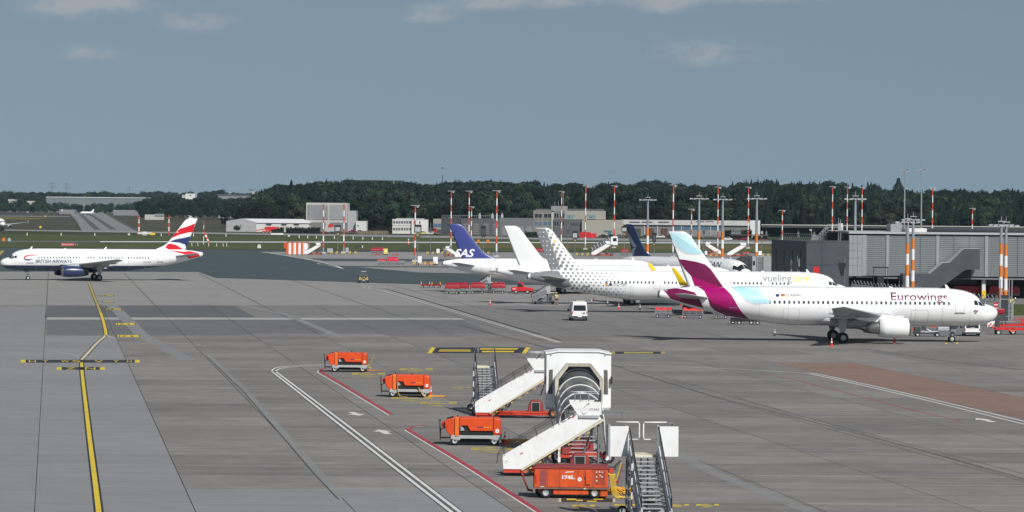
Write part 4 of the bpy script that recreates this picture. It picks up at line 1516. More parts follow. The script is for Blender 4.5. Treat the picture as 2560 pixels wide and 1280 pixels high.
# ------------------------------------------------------------------ woods and trees
def leafmat(name, col, var=.35, rnd=.35):
    m = bpy.data.materials.new(name); m.use_nodes = True
    n, l = m.node_tree.nodes, m.node_tree.links
    p = n['Principled BSDF']; p.inputs['Roughness'].default_value = .8; p.inputs['Specular IOR Level'].default_value = .15
    g = n.new('ShaderNodeTexCoord'); z = n.new('ShaderNodeTexNoise'); z.inputs['Scale'].default_value = .55; z.inputs['Detail'].default_value = 3
    l.new(g.outputs['Object'], z.inputs[0])
    oi = n.new('ShaderNodeObjectInfo')
    def mr(v, a, b, c, d):
        r = n.new('ShaderNodeMapRange')
        for i, x in enumerate((a, b, c, d)): r.inputs[i + 1].default_value = x
        l.new(v, r.inputs[0]); return r.outputs[0]
    k = n.new('ShaderNodeMath'); k.operation = 'MULTIPLY'
    l.new(mr(z.outputs[0], .3, .7, 1 - var, 1 + var), k.inputs[0]); l.new(mr(oi.outputs['Random'], 0, 1, 1 - rnd, 1 + rnd), k.inputs[1])
    hs = n.new('ShaderNodeHueSaturation'); hs.inputs['Color'].default_value = (*col, 1)
    wn_ = n.new('ShaderNodeTexWhiteNoise'); wn_.noise_dimensions = '1D'
    l.new(oi.outputs['Random'], wn_.inputs['W'])
    l.new(mr(wn_.outputs[0], 0, 1, .455, .535), hs.inputs['Hue'])
    l.new(k.outputs[0], hs.inputs['Value'])
    l.new(hs.outputs[0], p.inputs['Base Color'])
    return m


LEAF = leafmat('foliage', (.027, .044, .025), .3, .55)
LEAFD = leafmat('dark_foliage', (.018, .029, .021), .3, .45)
NEEDLE = leafmat('needles', (.015, .026, .021))
BARK = mat('bark', (.06, .048, .038), .9, var=.3, scale=3)


def crown_mesh(kind, seed, n, h, r, leaf, m):
    rd = random.Random(seed)
    mb = MB()
    if kind == 'broad':
        cl = []
        for _ in range(15):
            a = rd.uniform(0, 2 * pi); e = rd.uniform(-.75, 1.0)
            rr_ = r * rd.uniform(.35, .72) * sqrt(max(.05, 1 - .55 * e * e))
            cl.append((rr_ * cos(a), rr_ * sin(a), h * (.56 + .30 * e), r * rd.uniform(.34, .52)))
        cl.append((0, 0, h * .8, r * .5))
        tot_ = sum(c[3] ** 2 for c in cl)
        for c in cl:
            for _ in range(int(n * c[3] ** 2 / tot_)):
                d = Vector((rd.gauss(0, 1), rd.gauss(0, 1), rd.gauss(.25, 1))).normalized()
                p = Vector(c[:3]) + Vector((d.x, d.y, d.z * .82)) * c[3] * rd.uniform(.72, 1.08)
                leafq(mb, p, (d + Vector((rd.gauss(0, .45), rd.gauss(0, .45), rd.gauss(.2, .45)))).normalized(), leaf * rd.uniform(.6, 1.25), rd)
    elif kind == 'conifer':
        for _ in range(n):
            t = rd.random() ** .75
            z = h * (1 - t * .86)
            lay = (z * 1.1) % 1.0
            rr_ = r * (t ** .85) * (.68 + .45 * (1 - lay)) * rd.uniform(.55, 1.0)
            a = rd.uniform(0, 2 * pi)
            leafq(mb, Vector((rr_ * cos(a), rr_ * sin(a), z)), Vector((cos(a) * .6, sin(a) * .6, rd.uniform(.2, 1))).normalized(), leaf * rd.uniform(.5, 1.1), rd)
    else:  # column
        for _ in range(n):
            z = rd.uniform(.08, 1)
            rr_ = r * (1 - (abs(z - .42) / .62) ** 2.4) * rd.uniform(.6, 1.08) * (.85 + .2 * sin(z * 23 + 2))
            a = rd.uniform(0, 2 * pi)
            leafq(mb, Vector((rr_ * cos(a), rr_ * sin(a), z * h)), Vector((cos(a), sin(a), rd.uniform(-.2, .9))).normalized(), leaf * rd.uniform(.6, 1.2), rd)
    me = bpy.data.meshes.new('crown')
    me.from_pydata(mb.v, [], mb.f)
    me.materials.append(m)
    return me


def leafq(mb, p, nrm_, s, rd):
    a = nrm_.orthogonal().normalized()
    b = nrm_.cross(a)
    t = rd.uniform(0, pi)
    u = (a * cos(t) + b * sin(t)) * s * .5
    v = (b * cos(t) - a * sin(t)) * s * .5 * rd.uniform(.6, 1)
    mb.add([p - u - v * .6, p + u * .3 - v, p + u + v * .5, p - u * .2 + v], [(0, 1, 2, 3)])


TREES = [crown_mesh('broad', 1, 2400, 20, 6.5, .95, LEAF), crown_mesh('broad', 2, 2200, 17, 6.0, .95, LEAF), crown_mesh('broad', 3, 2400, 22, 6.0, .95, LEAFD),
         crown_mesh('broad', 4, 1800, 12, 5.5, .8, LEAF), crown_mesh('conifer', 5, 1900, 23, 4.2, .9, NEEDLE), crown_mesh('conifer', 6, 1700, 20, 3.6, .9, NEEDLE),
         crown_mesh('column', 7, 1700, 24, 3.6, .9, LEAFD), crown_mesh('broad', 8, 2400, 18, 7.2, .95, LEAFD)]
TCOL = bpy.data.collections.new('tree_kinds')
for i, me in enumerate(TREES):
    TCOL.objects.link(bpy.data.objects.new('kind_%d_tree' % i, me))


def scatter(name, pts, label=None):
    """one wood: trees scattered on points (x, y, z, kind, scale, turn)"""
    me = bpy.data.meshes.new(name)
    me.from_pydata([p[:3] for p in pts], [], [])
    for nm, t, k in (('kind', 'INT', 3), ('size', 'FLOAT', 4), ('turn', 'FLOAT', 5)):
        at = me.attributes.new(nm, t, 'POINT')
        at.data.foreach_set('value', [p[k] for p in pts])
    o = link(name, me)
    ng = bpy.data.node_groups.new(name + '_scatter', 'GeometryNodeTree')
    ng.interface.new_socket('Geometry', in_out='INPUT', socket_type='NodeSocketGeometry')
    ng.interface.new_socket('Geometry', in_out='OUTPUT', socket_type='NodeSocketGeometry')
    n, l = ng.nodes, ng.links
    gi, go = n.new('NodeGroupInput'), n.new('NodeGroupOutput')
    ci = n.new('GeometryNodeCollectionInfo'); ci.inputs[0].default_value = TCOL
    ci.inputs['Separate Children'].default_value = True; ci.inputs['Reset Children'].default_value = True
    ip = n.new('GeometryNodeInstanceOnPoints'); ip.inputs['Pick Instance'].default_value = True
    def na(nm, t):
        a = n.new('GeometryNodeInputNamedAttribute'); a.data_type = t; a.inputs[0].default_value = nm; return a.outputs[0]
    l.new(gi.outputs[0], ip.inputs['Points']); l.new(ci.outputs[0], ip.inputs['Instance'])
    l.new(na('kind', 'INT'), ip.inputs['Instance Index'])
    l.new(na('size', 'FLOAT'), ip.inputs['Scale'])
    cx = n.new('ShaderNodeCombineXYZ'); l.new(na('turn', 'FLOAT'), cx.inputs[2]); l.new(cx.outputs[0], ip.inputs['Rotation'])
    l.new(ip.outputs[0], go.inputs[0])
    md = o.modifiers.new('scatter', 'NODES'); md.node_group = ng
    tag(o, label, None, None, 'stuff')
    return o


def lerp_tab(tab, x):
    if x <= tab[0][0]: return tab[0][1]
    for (a, b), (c, d) in zip(tab, tab[1:]):
        if x <= c: return b + (d - b) * (x - a) / (c - a)
    return tab[-1][1]


THGT = [20, 17, 22, 12, 23, 20, 24, 18]
TOPS = [(560, 508), (640, 488), (655, 475), (690, 461), (727, 455), (760, 456), (800, 451), (850, 449), (900, 449), (950, 449), (1000, 453), (1060, 460), (1100, 458), (1150, 452),
        (1200, 447), (1240, 451), (1280, 454), (1320, 451), (1360, 458), (1430, 453), (1470, 460), (1520, 457), (1560, 455), (1620, 451), (1680, 456), (1720, 463), (1790, 460), (1830, 456),
        (1900, 450), (1950, 451), (2000, 456), (2060, 452), (2110, 457), (2150, 462), (2180, 458), (2215, 473), (2290, 474), (2340, 477), (2400, 472), (2470, 476), (2560, 473), (2900, 478)]
Y0, Y1 = 1830.0, 2260.0
def hill_z(x, y):
    px = 1280 + FPX * x / y
    t = min(max((y - Y0 - 20) / (Y1 - Y0 - 20), 0), 1.15)
    zt = D(px, lerp_tab(TOPS, px) + 4, Y1).z
    return t * max(0.0, zt - 19.5)
hp = MB(); rows = []
for i in range(13):
    y = Y0 - 40 + (Y1 + 160 - Y0) * i / 12
    rows.append([(-175 + 11.0 * k, y, hill_z(-175 + 11.0 * k, y) - (.04 if i else .12)) for k in range(54)])
hp.grid(rows)
tag(hp.build('wooded_hill', GR_DARK), kind='structure')
rd = random.Random(5)
pts = []
y = Y0
while y < Y1 + 30:
    xa, xb = (560 - 1280) * y / FPX, (2760 - 1280) * y / FPX
    x = xa + rd.uniform(0, 6)
    while x < xb:
        px = 1280 + FPX * x / y
        yy = y + rd.uniform(-6, 6); xx = x + rd.uniform(-2, 2)
        con = .55 if 1840 < px < 2190 else (.28 if 690 < px < 830 else (.35 if px > 2290 else .10))
        back = yy > Y1 - 60
        k = rd.choice((4, 5, 4)) if rd.random() < con else rd.choice((0, 1, 2, 7, 0, 3) if not back else (0, 1, 2, 7))
        ok = px > 610 + (2000 - yy) * .05 + rd.uniform(-10, 10)
        z = hill_z(xx, yy)
        s_ = rd.uniform(.78, 1.12)
        if yy < Y0 + 40: s_ *= .8
        zmax = D(px, lerp_tab(TOPS, px) + rd.uniform(-5, 13), yy).z
        s_ = min(s_, max(.3, (zmax - z) / THGT[k])) if not back else max(.3, (zmax - z) / THGT[k])
        if ok and s_ > .35:
            pts.append((xx, yy, z - .3, k, s_, rd.uniform(0, 6.28)))
        x += rd.uniform(5.5, 9.5)
    y += 11
print('wood', len(pts))
scatter('woodland', pts, 'dense dark green wood rising behind the airfield buildings')
# far woods on the left
pts = []
FT = [(-300, 476), (0, 477), (30, 474), (70, 478), (130, 475), (180, 479), (260, 475), (290, 478), (360, 477), (400, 475), (430, 480), (490, 478), (545, 472), (565, 480), (600, 478), (660, 480), (720, 480)]
for Yd, dy, sp in ((4450, 0, 8), (4400, 3, 8), (4320, 7, 9), (4200, 14, 10)):
    x = (-330 - 1280) * Yd / FPX
    while x < (690 - 1280) * Yd / FPX:
        px = 1280 + FPX * x / Yd
        zt = D(px, lerp_tab(FT, px) + dy + rd.uniform(-2, 3), Yd).z
        k = rd.choice((0, 1, 2, 7))
        pts.append((x, Yd + rd.uniform(-15, 15), -.2, k, max(.3, zt / THGT[k]), rd.uniform(0, 6)))
        x += rd.uniform(.6, 1.2) * sp
# lower, nearer belt in front of the long hangar
NB = [(-300, 500), (0, 497), (60, 500), (120, 503), (150, 506), (200, 508), (260, 507), (330, 506), (360, 500), (640, 497)]
for Yd, dy, sp in ((3780, 0, 7), (3720, 5, 7), (3660, 9, 7), (3600, 14, 8)):
    x = (-330 - 1280) * Yd / FPX
    while x < (600 - 1280) * Yd / FPX:
        px = 1280 + FPX * x / Yd
        zt = D(px, lerp_tab(NB, px) + dy + rd.uniform(-3, 4), Yd).z
        k = rd.choice((0, 1, 3, 7, 3))
        pts.append((x, Yd + rd.uniform(-12, 12), -.2, k, max(.25, zt / THGT[k]), rd.uniform(0, 6)))
        x += rd.uniform(.6, 1.2) * sp
# the darker stand right of the taxiway
ST_ = [(352, 505), (362, 496), (390, 491), (430, 488), (470, 492), (520, 491), (560, 494), (600, 490), (660, 486)]
for Yd, dy, sp in ((2900, 0, 6), (2850, 4, 6), (2800, 8, 6), (2740, 13, 6), (2680, 22, 6), (2630, 30, 6)):
    x = (354 - 1280) * Yd / FPX
    while x < (680 - 1280) * Yd / FPX:
        px = 1280 + FPX * x / Yd
        zt = D(px, lerp_tab(ST_, px) + dy + rd.uniform(-3, 5), Yd).z
        k = rd.choice((2, 7, 0, 2))
        pts.append((x, Yd + rd.uniform(-12, 12), -.2, k, max(.25, zt / THGT[k]), rd.uniform(0, 6)))
        x += rd.uniform(.6, 1.2) * sp
scatter('distant_woodland', pts, 'far green woods along the end of the airfield')


def tree(label, px, ybase, ytop, kind, wide=1.0, group=None, name='tree', zb=None):
    g = G(px, ybase)
    h = topz(g, px, ytop)
    t = thing(name, label, 'tree', g, random.uniform(0, 6), group)
    o = link('crown', TREES[kind], t)
    s_ = h / THGT[kind]
    o.scale = (s_ * wide, s_ * wide, s_)
    mb = MB()
    mb.cyl((0, 0, -.1), (0, 0, h * .45), h * .026, h * .014, 8)
    for a in range(4):
        mb.cyl((0, 0, h * (.25 + .05 * a)), (h * .14 * cos(a * 1.7), h * .14 * sin(a * 1.7), h * (.48 + .05 * a)), h * .010, h * .004, 6)
    mb.build('trunk', BARK, t)
    return t


tree('dark spreading tree in front of the wood beside the big grey box building', 932, 577, 500, 7, 1.35)
tree('smaller dark tree at the foot of the spreading tree, before the white office block', 975, 578, 528, 2, 1.3)
tree('tall narrow tree standing up out of the skyline beside the two thin masts', 2245, 570, 446, 6, 1.15)
tree('bushy tree behind the terminal roof, under the elevated road', 2178, 590, 558, 3, 1.2)
tree('round green bush in front of the white shed gable', 592, 580, 563, 3, 1.3, name='bush')
tree('low dark tree at the left end of the white shed', 560, 572, 530, 2, 1.0)
tree('green tree in front of the elevated road, next to the hangar end', 1938, 589, 552, 3, 1.3)
tree('leafy tree at the wood edge between the grey fire station and the beige tower', 1318, 580, 520, 1, 1.2)
tree('bright green bush beside the fenced yard of the small flat roofed building', 1850, 600, 575, 3, 1.7, name='bush')
tree('yellowish shrub beside the elevated road behind the terminal', 2400, 578, 563, 3, 1.5, name='shrub')
tree('pine sticking out above the skyline at the wood left end', 727, 560, 449, 4, 1.0)
tree('pale willow like tree at the wood edge behind the blue tail fin', 1215, 575, 470, 1, 1.5)


def hedge(label, x0, x1, ybase, ytop, depth=3.0, name='hedge'):
    g0, g1 = G(x0, ybase), G(x1, ybase)
    h = topz(g0, x0, ytop)
    o = thing(name, label, 'hedge', g0)
    mb = MB(); L_ = g1.x - g0.x
    mb.box(.1, L_ - .1, .2, depth - .2, 0, h * .85)
    r_ = random.Random(int(x0))
    for _ in range(int(L_ * 26)):
        f = r_.random()
        p = Vector((r_.uniform(0, L_), r_.uniform(-.2, .15) if f < .55 else r_.uniform(0, depth), r_.uniform(.1, h) if f < .55 else h * r_.uniform(.82, 1.05)))
        leafq(mb, p, Vector((r_.gauss(0, .5), -1 if f < .55 else 0, r_.uniform(0, 1) if f < .55 else 1)).normalized(), r_.uniform(.4, .9), r_)
    me = mb.build('foliage', LEAFD, o, raw=True)
    tag(me, kind='stuff')
    return o
hedge('long dark clipped hedge in front of the grey box building', 714, 806, 583, 568)
hedge('dark hedge between the red lorry and the white shed', 672, 712, 583, 568)
hedge('dark hedge in front of the beige building next to the dotted tail', 1312, 1345, 594, 579)
hedge('row of dark bushes before the hangar near the small flat roofed building', 1812, 1876, 594, 573)

# ------------------------------------------------------------------ buildings beyond the runway
W_OFF = mat('offwhite_cladding', (.56, .56, .55), .7, var=.05, scale=.2)
W_GREY = mat('grey_cladding', (.20, .205, .22), .6, var=.07, scale=.2)
W_LG = mat('light_concrete_frame', (.42, .41, .39), .8, var=.06, scale=.2)
W_DK = mat('dark_cladding', (.045, .050, .058), .6, var=.1, scale=.2)
W_MID = mat('mid_grey_render', (.16, .16, .165), .75, var=.08, scale=.2)
W_BEIGE = mat('beige_render', (.29, .28, .245), .8, var=.06, scale=.2)
W_TAUPE = mat('taupe_render', (.19, .18, .165), .8, var=.06, scale=.2)
W_ROOF = mat('pale_roofing', (.46, .46, .46), .7, var=.08, scale=.15)
W_BLUE = mat('blue_steel_doors', (.07, .13, .20), .5, var=.1, scale=.3)
W_BRICK = mat('dark_brick', (.10, .045, .038), .85, var=.2, scale=1.5)


class Bld:
    """a building square to the view: local x along the front from its left corner, y back, z up; u/v turn photo pixels into local metres"""
    def __init__(s, name, label, px0, px1, ybase, cat='building'):
        s.g = G(px0, ybase)
        s.Y = s.g.y
        s.root = thing(name, label, cat, s.g)
        s.w = D(px1, ybase, s.Y).x - s.g.x
    def u(s, px): return D(px, 560, s.Y).x - s.g.x
    def v(s, px, py): return D(px, py, s.Y).z
    def wall(s, px0, px1, yt, m, depth=14.0, y0=0.0, yb=None, name='wall', bevel=0):
        mb = MB()
        zb = 0 if yb is None else s.v(px0, yb)
        mb.box(s.u(px0), s.u(px1), y0, y0 + depth, zb, s.v((px0 + px1) / 2, yt))
        return mb.build(name, m, s.root, bevel)
    def pane(s, name, px0, px1, yt, yb, m, out=.06, t=.12, parent=None):
        mb = MB()
        mb.box(s.u(px0), s.u(px1), -out, -out + t, s.v((px0 + px1) / 2, yb), s.v((px0 + px1) / 2, yt))
        return mb.build(name, m, parent or s.root)
    def row(s, name, xs, w, yt, yb, m, out=.06, frame=None):
        for x in xs:
            o = s.pane(name, x, x + w, yt, yb, m, out)
            if frame:
                mb = MB()
                a, b, c, d = s.u(x), s.u(x + w), s.v(x, yb), s.v(x, yt)
                mb.box((a + b) / 2 - .05, (a + b) / 2 + .05, -out - .03, 0, c, d)
                mb.box(a - .1, b + .1, -out - .05, 0, c - .12, c)
                mb.build('window_frame', frame, o)
    def roof(s, px0, px1, yt, m=None, depth=14.0, over=.3, th=.35):
        mb = MB(); z = s.v((px0 + px1) / 2, yt)
        mb.box(s.u(px0) - over, s.u(px1) + over, -over, depth + over, z + .003, z + th)
        return mb.build('roof', m or W_ROOF, s.root)


# white shed
b = Bld('white_shed', 'long low white shed with a pale pitched roof and a gable end', 566, 772, 579)
b.wall(612, 772, 557, W_OFF, 22)
for x in (668, 706, 737):
    b.pane('door', x, x + 9, 562, 578, W_LG, .05)
    b.pane('door_hood', x - 2, x + 11, 559.5, 561, W_DK, .6, .6)
mb = MB()
zr, ze = b.v(640, 547), b.v(640, 557)
mb.add([(b.u(612) - .3, -.5, ze), (b.u(774), -.5, ze), (b.u(755), 11, zr), (b.u(600), 11, zr), (b.u(612), 22.5, ze), (b.u(774), 22.5, ze)], [(0, 1, 2, 3), (2, 5, 4, 3), (1, 5, 2)])
mb.build('roof', mat('white_roofing', (.68, .68, .68), .6, var=.05, scale=.2), b.root)
mb = MB()
mb.prism([(b.u(566), 0), (b.u(641), 0), (b.u(641), b.v(600, 555)), (b.u(603), b.v(600, 546.5)), (b.u(566), b.v(600, 553))], -1.2, 9)
mb.build('gable_end', mat('shade_grey_cladding', (.34, .345, .35), .7, var=.08, scale=.5), b.root)  # greyer than the front wall: the gable's weaker light painted in
mb = MB(); mb.box(b.u(601), b.u(604), -1.3, -1.2, b.v(600, 565), b.v(600, 562)); mb.build('vent', W_DK, b.root)

# big box
b = Bld('box_building', 'large windowless grey box building with two framed panels', 765, 868, 580)
b.wall(765, 868, 507, W_LG, 26)
b.pane('panel', 768, 819.5, 512, 549, W_GREY, .25, .3)
b.pane('panel', 824, 865.5, 512, 549, mat('grey_panel', (.255, .26, .275), .6, var=.06, scale=.2), .25, .3)
b.pane('plinth', 772, 868, 556, 580, W_MID, .3, .35)
b.pane('door', 825, 832, 560, 578, M_RED, .5, .3)
b.pane('pilaster', 814, 824, 556, 580, W_LG, .45, .2)
b.wall(868.5, 889, 527, mat('grey_block', (.33, .335, .345), .7, var=.05), 18, 4)
b.wall(889.5, 916, 553, W_OFF, 14, 1)
b.pane('window', 893, 897, 563, 566, W_DK, -.95, .1)

# white office
b = Bld('office_block', 'white two storey office block with two rows of windows', 981, 1070, 584)
b.wall(981, 1029, 548, W_OFF, 12)
b.wall(1029.2, 1070, 549, M_WALLW, 12, -1.2)
b.row('window', [983 + 6.6 * i for i in range(7)], 4.6, 552.5, 559, M_GLASS, .05, M_WALLW)
b.row('window', [983 + 6.6 * i for i in range(7)], 4.6, 569.5, 576, M_GLASS, .05, M_WALLW)
b.row('window', [1034, 1048], 3.2, 553, 559, M_GLASS, 1.25, M_WALLW)
b.pane('ledge', 981, 1029, 562, 563, M_WALLW, .2, .2)
mb = MB(); mb.box(b.u(990), b.u(1060), 2, 9, b.v(1000, 547.5), b.v(1000, 545.8)); mb.build('roof', W_LG, b.root)

# low pale building with blue front
b = Bld('low_building', 'low pale building with a blue glazed front beside the office block', 1083, 1105, 584)
b.wall(1083, 1105, 547, W_BEIGE, 10)
b.pane('glazing', 1084, 1104, 559, 568, W_BLUE, .1)

# fire station
b = Bld('fire_station', 'long dark grey station building with tall gridded doors', 1103, 1334, 588)
b.wall(1103, 1152, 542, W_DK, 20)
b.wall(1152.3, 1248, 546, mat('charcoal_cladding', (.075, .08, .09), .6, var=.1), 18, -.6)
b.wall(1248.3, 1334, 545, mat('grey_ribbed_cladding', (.13, .135, .14), .6, var=.1), 18, .5)
for x in (1158, 1183, 1208, 1231):
    d = b.pane('door', x, x + 15, 559, 586, W_MID, .75, .1)
    for k in range(1, 5):
        mb = MB(); z = b.v(x, 559 + 27 * k / 5); mb.box(b.u(x), b.u(x + 15), -.85, -.76, z - .1, z + .1); mb.build('door_rail', W_DK, d)
for x in (1256, 1276, 1296, 1316):
    b.pane('door', x, x + 14, 566, 588, W_GREY, -.45, .1)
mb = MB()
for i in range(26):
    x = b.u(1106) + i * (b.u(1248) - b.u(1106)) / 25
    mb.cyl((x, 1, b.v(1150, 543)), (x, 1, b.v(1150, 538.5)), .06, n=5)
mb.box(b.u(1106), b.u(1248), .95, 1.05, b.v(1150, 538.8), b.v(1150, 538.3))
mb.build('roof_railing', M_ALU, b.root)
for x in (1196, 1252, 1228):
    mb = MB(); mb.box(b.u(x), b.u(x + 6), 4, 6, b.v(x, 546), b.v(x, 536)); mb.cyl((b.u(x + 3), 5, b.v(x, 536)), (b.u(x + 3), 5, b.v(x, 532)), .25, n=8); mb.build('roof_vent', M_ALU, b.root)

# beige complex with the tower
b = Bld('tower_building', 'beige and grey building complex with a small square roof tower', 1333, 1558, 590)
b.wall(1333, 1378, 526, W_TAUPE, 22)
b.wall(1378.2, 1384, 530, W_LG, 20, -.5)
b.wall(1384.2, 1456, 548, mat('dark_grey_render', (.085, .09, .098), .7, var=.08), 20, -1.2)
b.wall(1384.4, 1412, 527, W_MID, 19, .2, yb=548.2)
b.wall(1412.2, 1514, 527, W_BEIGE, 18, .8, yb=548.2)
b.wall(1378, 1419, 515, mat('pale_tower_glazing', (.22, .235, .235), .4, var=.1), 9, 5, yb=527.2, name='roof_tower')
b.wall(1454.5, 1558, 550, mat('sand_render', (.31, .30, .26), .8, var=.06), 22, -3.0, name='front_block')
for x in (1337, 1360):
    for y in (535, 555):
        b.row('window', [x], 17, y, y + 9.5, W_BLUE if y > 540 else M_GLASS, .06, W_LG)
b.row('window', [1415, 1469], 20, 537, 547, mat('reflecting_glass', (.16, .24, .26), .1, var=.3), -.72, W_LG)
b.row('window', [1386, 1400], 10, 534, 545, M_GLASS, -.12, W_LG)
b.row('window', [1386, 1400], 10, 554, 565, M_GLASS, 1.27, W_LG)
b.pane('sign_band', 1427, 1446, 558, 563, W_DK, 1.28, .1)
b.pane('window', 1509, 1530, 576, 580, W_BLUE, 3.1, .15)
b.pane('door', 1519, 1528, 580, 590, W_BLUE, 3.1, .15)
b.pane('door', 1458, 1463, 578, 590, M_DGREY, 3.06, .1)
mb = MB()
for x0, x1 in ((1340, 1376), (1421, 1510)):
    n_ = int((x1 - x0) / 4)
    for i in range(n_ + 1):
        x = b.u(x0 + (x1 - x0) * i / n_)
        mb.cyl((x, 2, b.v(x0, 527)), (x, 2, b.v(x0, 522.5)), .05, n=5)
    mb.box(b.u(x0), b.u(x1), 1.96, 2.04, b.v(x0, 522.9), b.v(x0, 522.4))
    mb.box(b.u(x0), b.u(x1), 1.96, 2.04, b.v(x0, 524.9), b.v(x0, 524.5))
mb.build('roof_railing', M_ALU, b.root)
for px, y in ((1387, 504), (1396, 502), (1409, 480)):
    mb = MB(); mb.cyl((b.u(px), 8, b.v(px, 516)), (b.u(px), 8, b.v(px, y)), .09, n=6); mb.build('aerial', M_ALU, b.root)

# long hangar
b = Bld('long_hangar', 'long low hangar with a pale roof band and blue doors', 1559, 1900, 591)
b.wall(1559, 1899, 563, W_MID, 30)
mb = MB()
mb.box(b.u(1556), b.u(1900), -.8, 31, b.v(1700, 562.8), b.v(1700, 551))
mb.build('roof', W_ROOF, b.root)
for x in (1573, 1604, 1645):
    b.pane('roof_window', x, x + 27, 554, 557, W_DK, .86, .1)
for x in (1740, 1764):
    b.pane('roof_window', x, x + 20, 553, 555, W_DK, .86, .1)
b.wall(1875, 1900, 551, M_WALLW, 6, -1.0, name='stair_block')
for x in (1683, 1704, 1726, 1752, 1778):
    d = b.pane('door', x, x + (19 if x < 1750 else 24), 564.5, 574, W_BLUE, .15, .2)
    b.pane('door_leaf', x, x + (19 if x < 1750 else 24), 574.5, 590, W_GREY, .12, .2)
for x in (1703, 1750, 1776, 1610, 1643):
    b.pane('column', x - .6, x + 1.4, 564, 590.5, W_LG, .4, .3)
for x in (1562, 1585, 1618, 1652):
    b.pane('door', x, x + 17, 571, 590.5, W_BRICK if x != 1585 else W_DK, .1, .15)

# small flat roofed building
b = Bld('flat_roof_hut', 'small dark flat roofed building with a railed platform, a red car under its roof', 1828, 1920, 601)
b.wall(1834, 1870, 589, W_BRICK, 8)
b.wall(1884, 1918, 590, W_BRICK, 6)
mb = MB(); mb.box(b.u(1826), b.u(1922), -1.5, 9, b.v(1870, 588.8), b.v(1870, 586.5)); mb.build('roof', M_DGREY, b.root)
mb = MB()
for i in range(9):
    x = b.u(1829 + i * 2.9); mb.cyl((x, .5, b.v(1840, 586.6)), (x, .5, b.v(1840, 574)), .06, n=5)
for y in (574, 578, 582): mb.box(b.u(1829), b.u(1852.5), .45, .55, b.v(1840, y + .4), b.v(1840, y))
mb.box(b.u(1828), b.u(1853), .3, 4, b.v(1840, 583.4), b.v(1840, 582.2))
mb.build('railed_platform', M_ALU, b.root)

# elevated road
b = Bld('elevated_road', 'long dark elevated road on piers with a pale parapet behind the terminal', 1903, 2760, 592, 'bridge')
mb = MB()
mb.box(b.u(1903), b.u(2780), 0, 14, b.v(2300, 572), b.v(2300, 566.5))
mb.build('deck', M_DGREY, b.root)
mb = MB(); mb.box(b.u(1903), b.u(2780), -.3, -.05, b.v(2300, 566.4), b.v(2300, 564.2)); mb.build('parapet', W_LG, b.root)
mb = MB(); mb.box(b.u(1903), b.u(2780), 13, 13.4, 0, b.v(2300, 571.8)); mb.build('back_wall', W_DK, b.root)
for i in range(22):
    x = 1915 + i * 40
    mb = MB(); mb.box(b.u(x), b.u(x) + .8, 2, 3, 0, b.v(x, 572.2)); mb.build('pier', W_MID, b.root)

# hill top building and pale blocks far left
def far_block(name, label, px0, px1, yt, Yd, yb, m, mr=None, extra=(), depth=20):
    z = D(px0, yb, Yd).z
    x0, x1 = D(px0, yb, Yd).x, D(px1, yb, Yd).x
    t = thing(name, label, 'building', (x0, Yd, 0))
    zt = D((px0 + px1) / 2, yt, Yd).z
    mb = MB(); mb.box(0, x1 - x0, 0, depth, -.3, zt); mb.build('wall', m, t)
    if mr:
        mb = MB(); mb.box(-.5, x1 - x0 + .5, -.6, depth + .6, zt + .01, zt + max(.5, (mr[1]) * Yd / FPX)); mb.build('roof', mr[0], t)
    for (a, b_, c, d, mm, nm) in extra:
        mb = MB(); mb.box(D(a, c, Yd).x - x0, D(b_, c, Yd).x - x0, -.35, .2, D(a, d, Yd).z, D(a, c, Yd).z); mb.build(nm, mm, t)
    return t
far_block('hilltop_building', 'long dark building showing above the tree tops on the hill', 859, 1000, 453.5, 2330, 470, mat('slate_cladding', (.06, .07, .085), .6), (W_DK, 3), ((905, 950, 449, 452.5, W_MID, 'roof_plant'), (982, 986, 452, 470, W_LG, 'stair_tower')))
far_block('distant_hangar', 'long pale grey hangar with a bright roof edge far behind the taxiway', 116, 362, 494.5, 4000, 520, mat('pale_blue_cladding', (.15, .175, .195), .6, var=.1, scale=.05), (mat('bright_roof_edge', (.66, .68, .68), .5), 1.6), (), 60)
far_block('white_house', 'white cubic house between the trees above the dark stand', 464, 487, 484, 2960, 500, M_WALLW, None, ((455, 464, 487, 495, W_LG, 'annex'), (474, 478, 487, 489, W_DK, 'window')))
far_block('grey_factory', 'grey flat factory with a paler upper block at the wood left edge', 545, 655, 488.5, 2960, 505, mat('grey_sheet', (.20, .215, .235), .6), (W_GREY, 1.5), ((630, 652, 479, 488, W_LG, 'upper_block'), (622, 634, 474, 476, W_DK, 'roof_sign')))
far_block('white_shed_far', 'tiny white roof among the far trees on the left', 20, 36, 498, 3792, 503, W_LG)
far_block('white_trailer', 'tiny white trailer roof among the far trees, lower one', 67, 86, 502.3, 3788, 506, W_LG)
far_block('field_hut', 'row of low pale huts at the far end of the taxiway', 148, 186, 524, 3540, 532, W_GREY, None, ((153, 158, 523, 529, W_LG, 'hut_front'),))
far_block('boundary_wall', 'low pale boundary wall at the field edge right of the taxiway', 283, 358, 525, 3300, 533, W_GREY, None, (), 3)
far_block('tall_yard_wall', 'pale fence wall in front of the dark stand of trees', 362, 410, 536.5, 2620, 541, W_LG, None, ((388, 410, 534, 541, W_GREY, 'panel'),), 2)
far_block('orange_sign_house', 'small house with an orange sign at the foot of the wood', 680, 702, 524, 1900, 545, mat('brick_red_wall', (.30, .09, .05), .8), (mat('orange_sign', (.6, .22, .05), .6), 5), ((664, 700, 521, 524, W_BEIGE, 'canopy'),), 8)

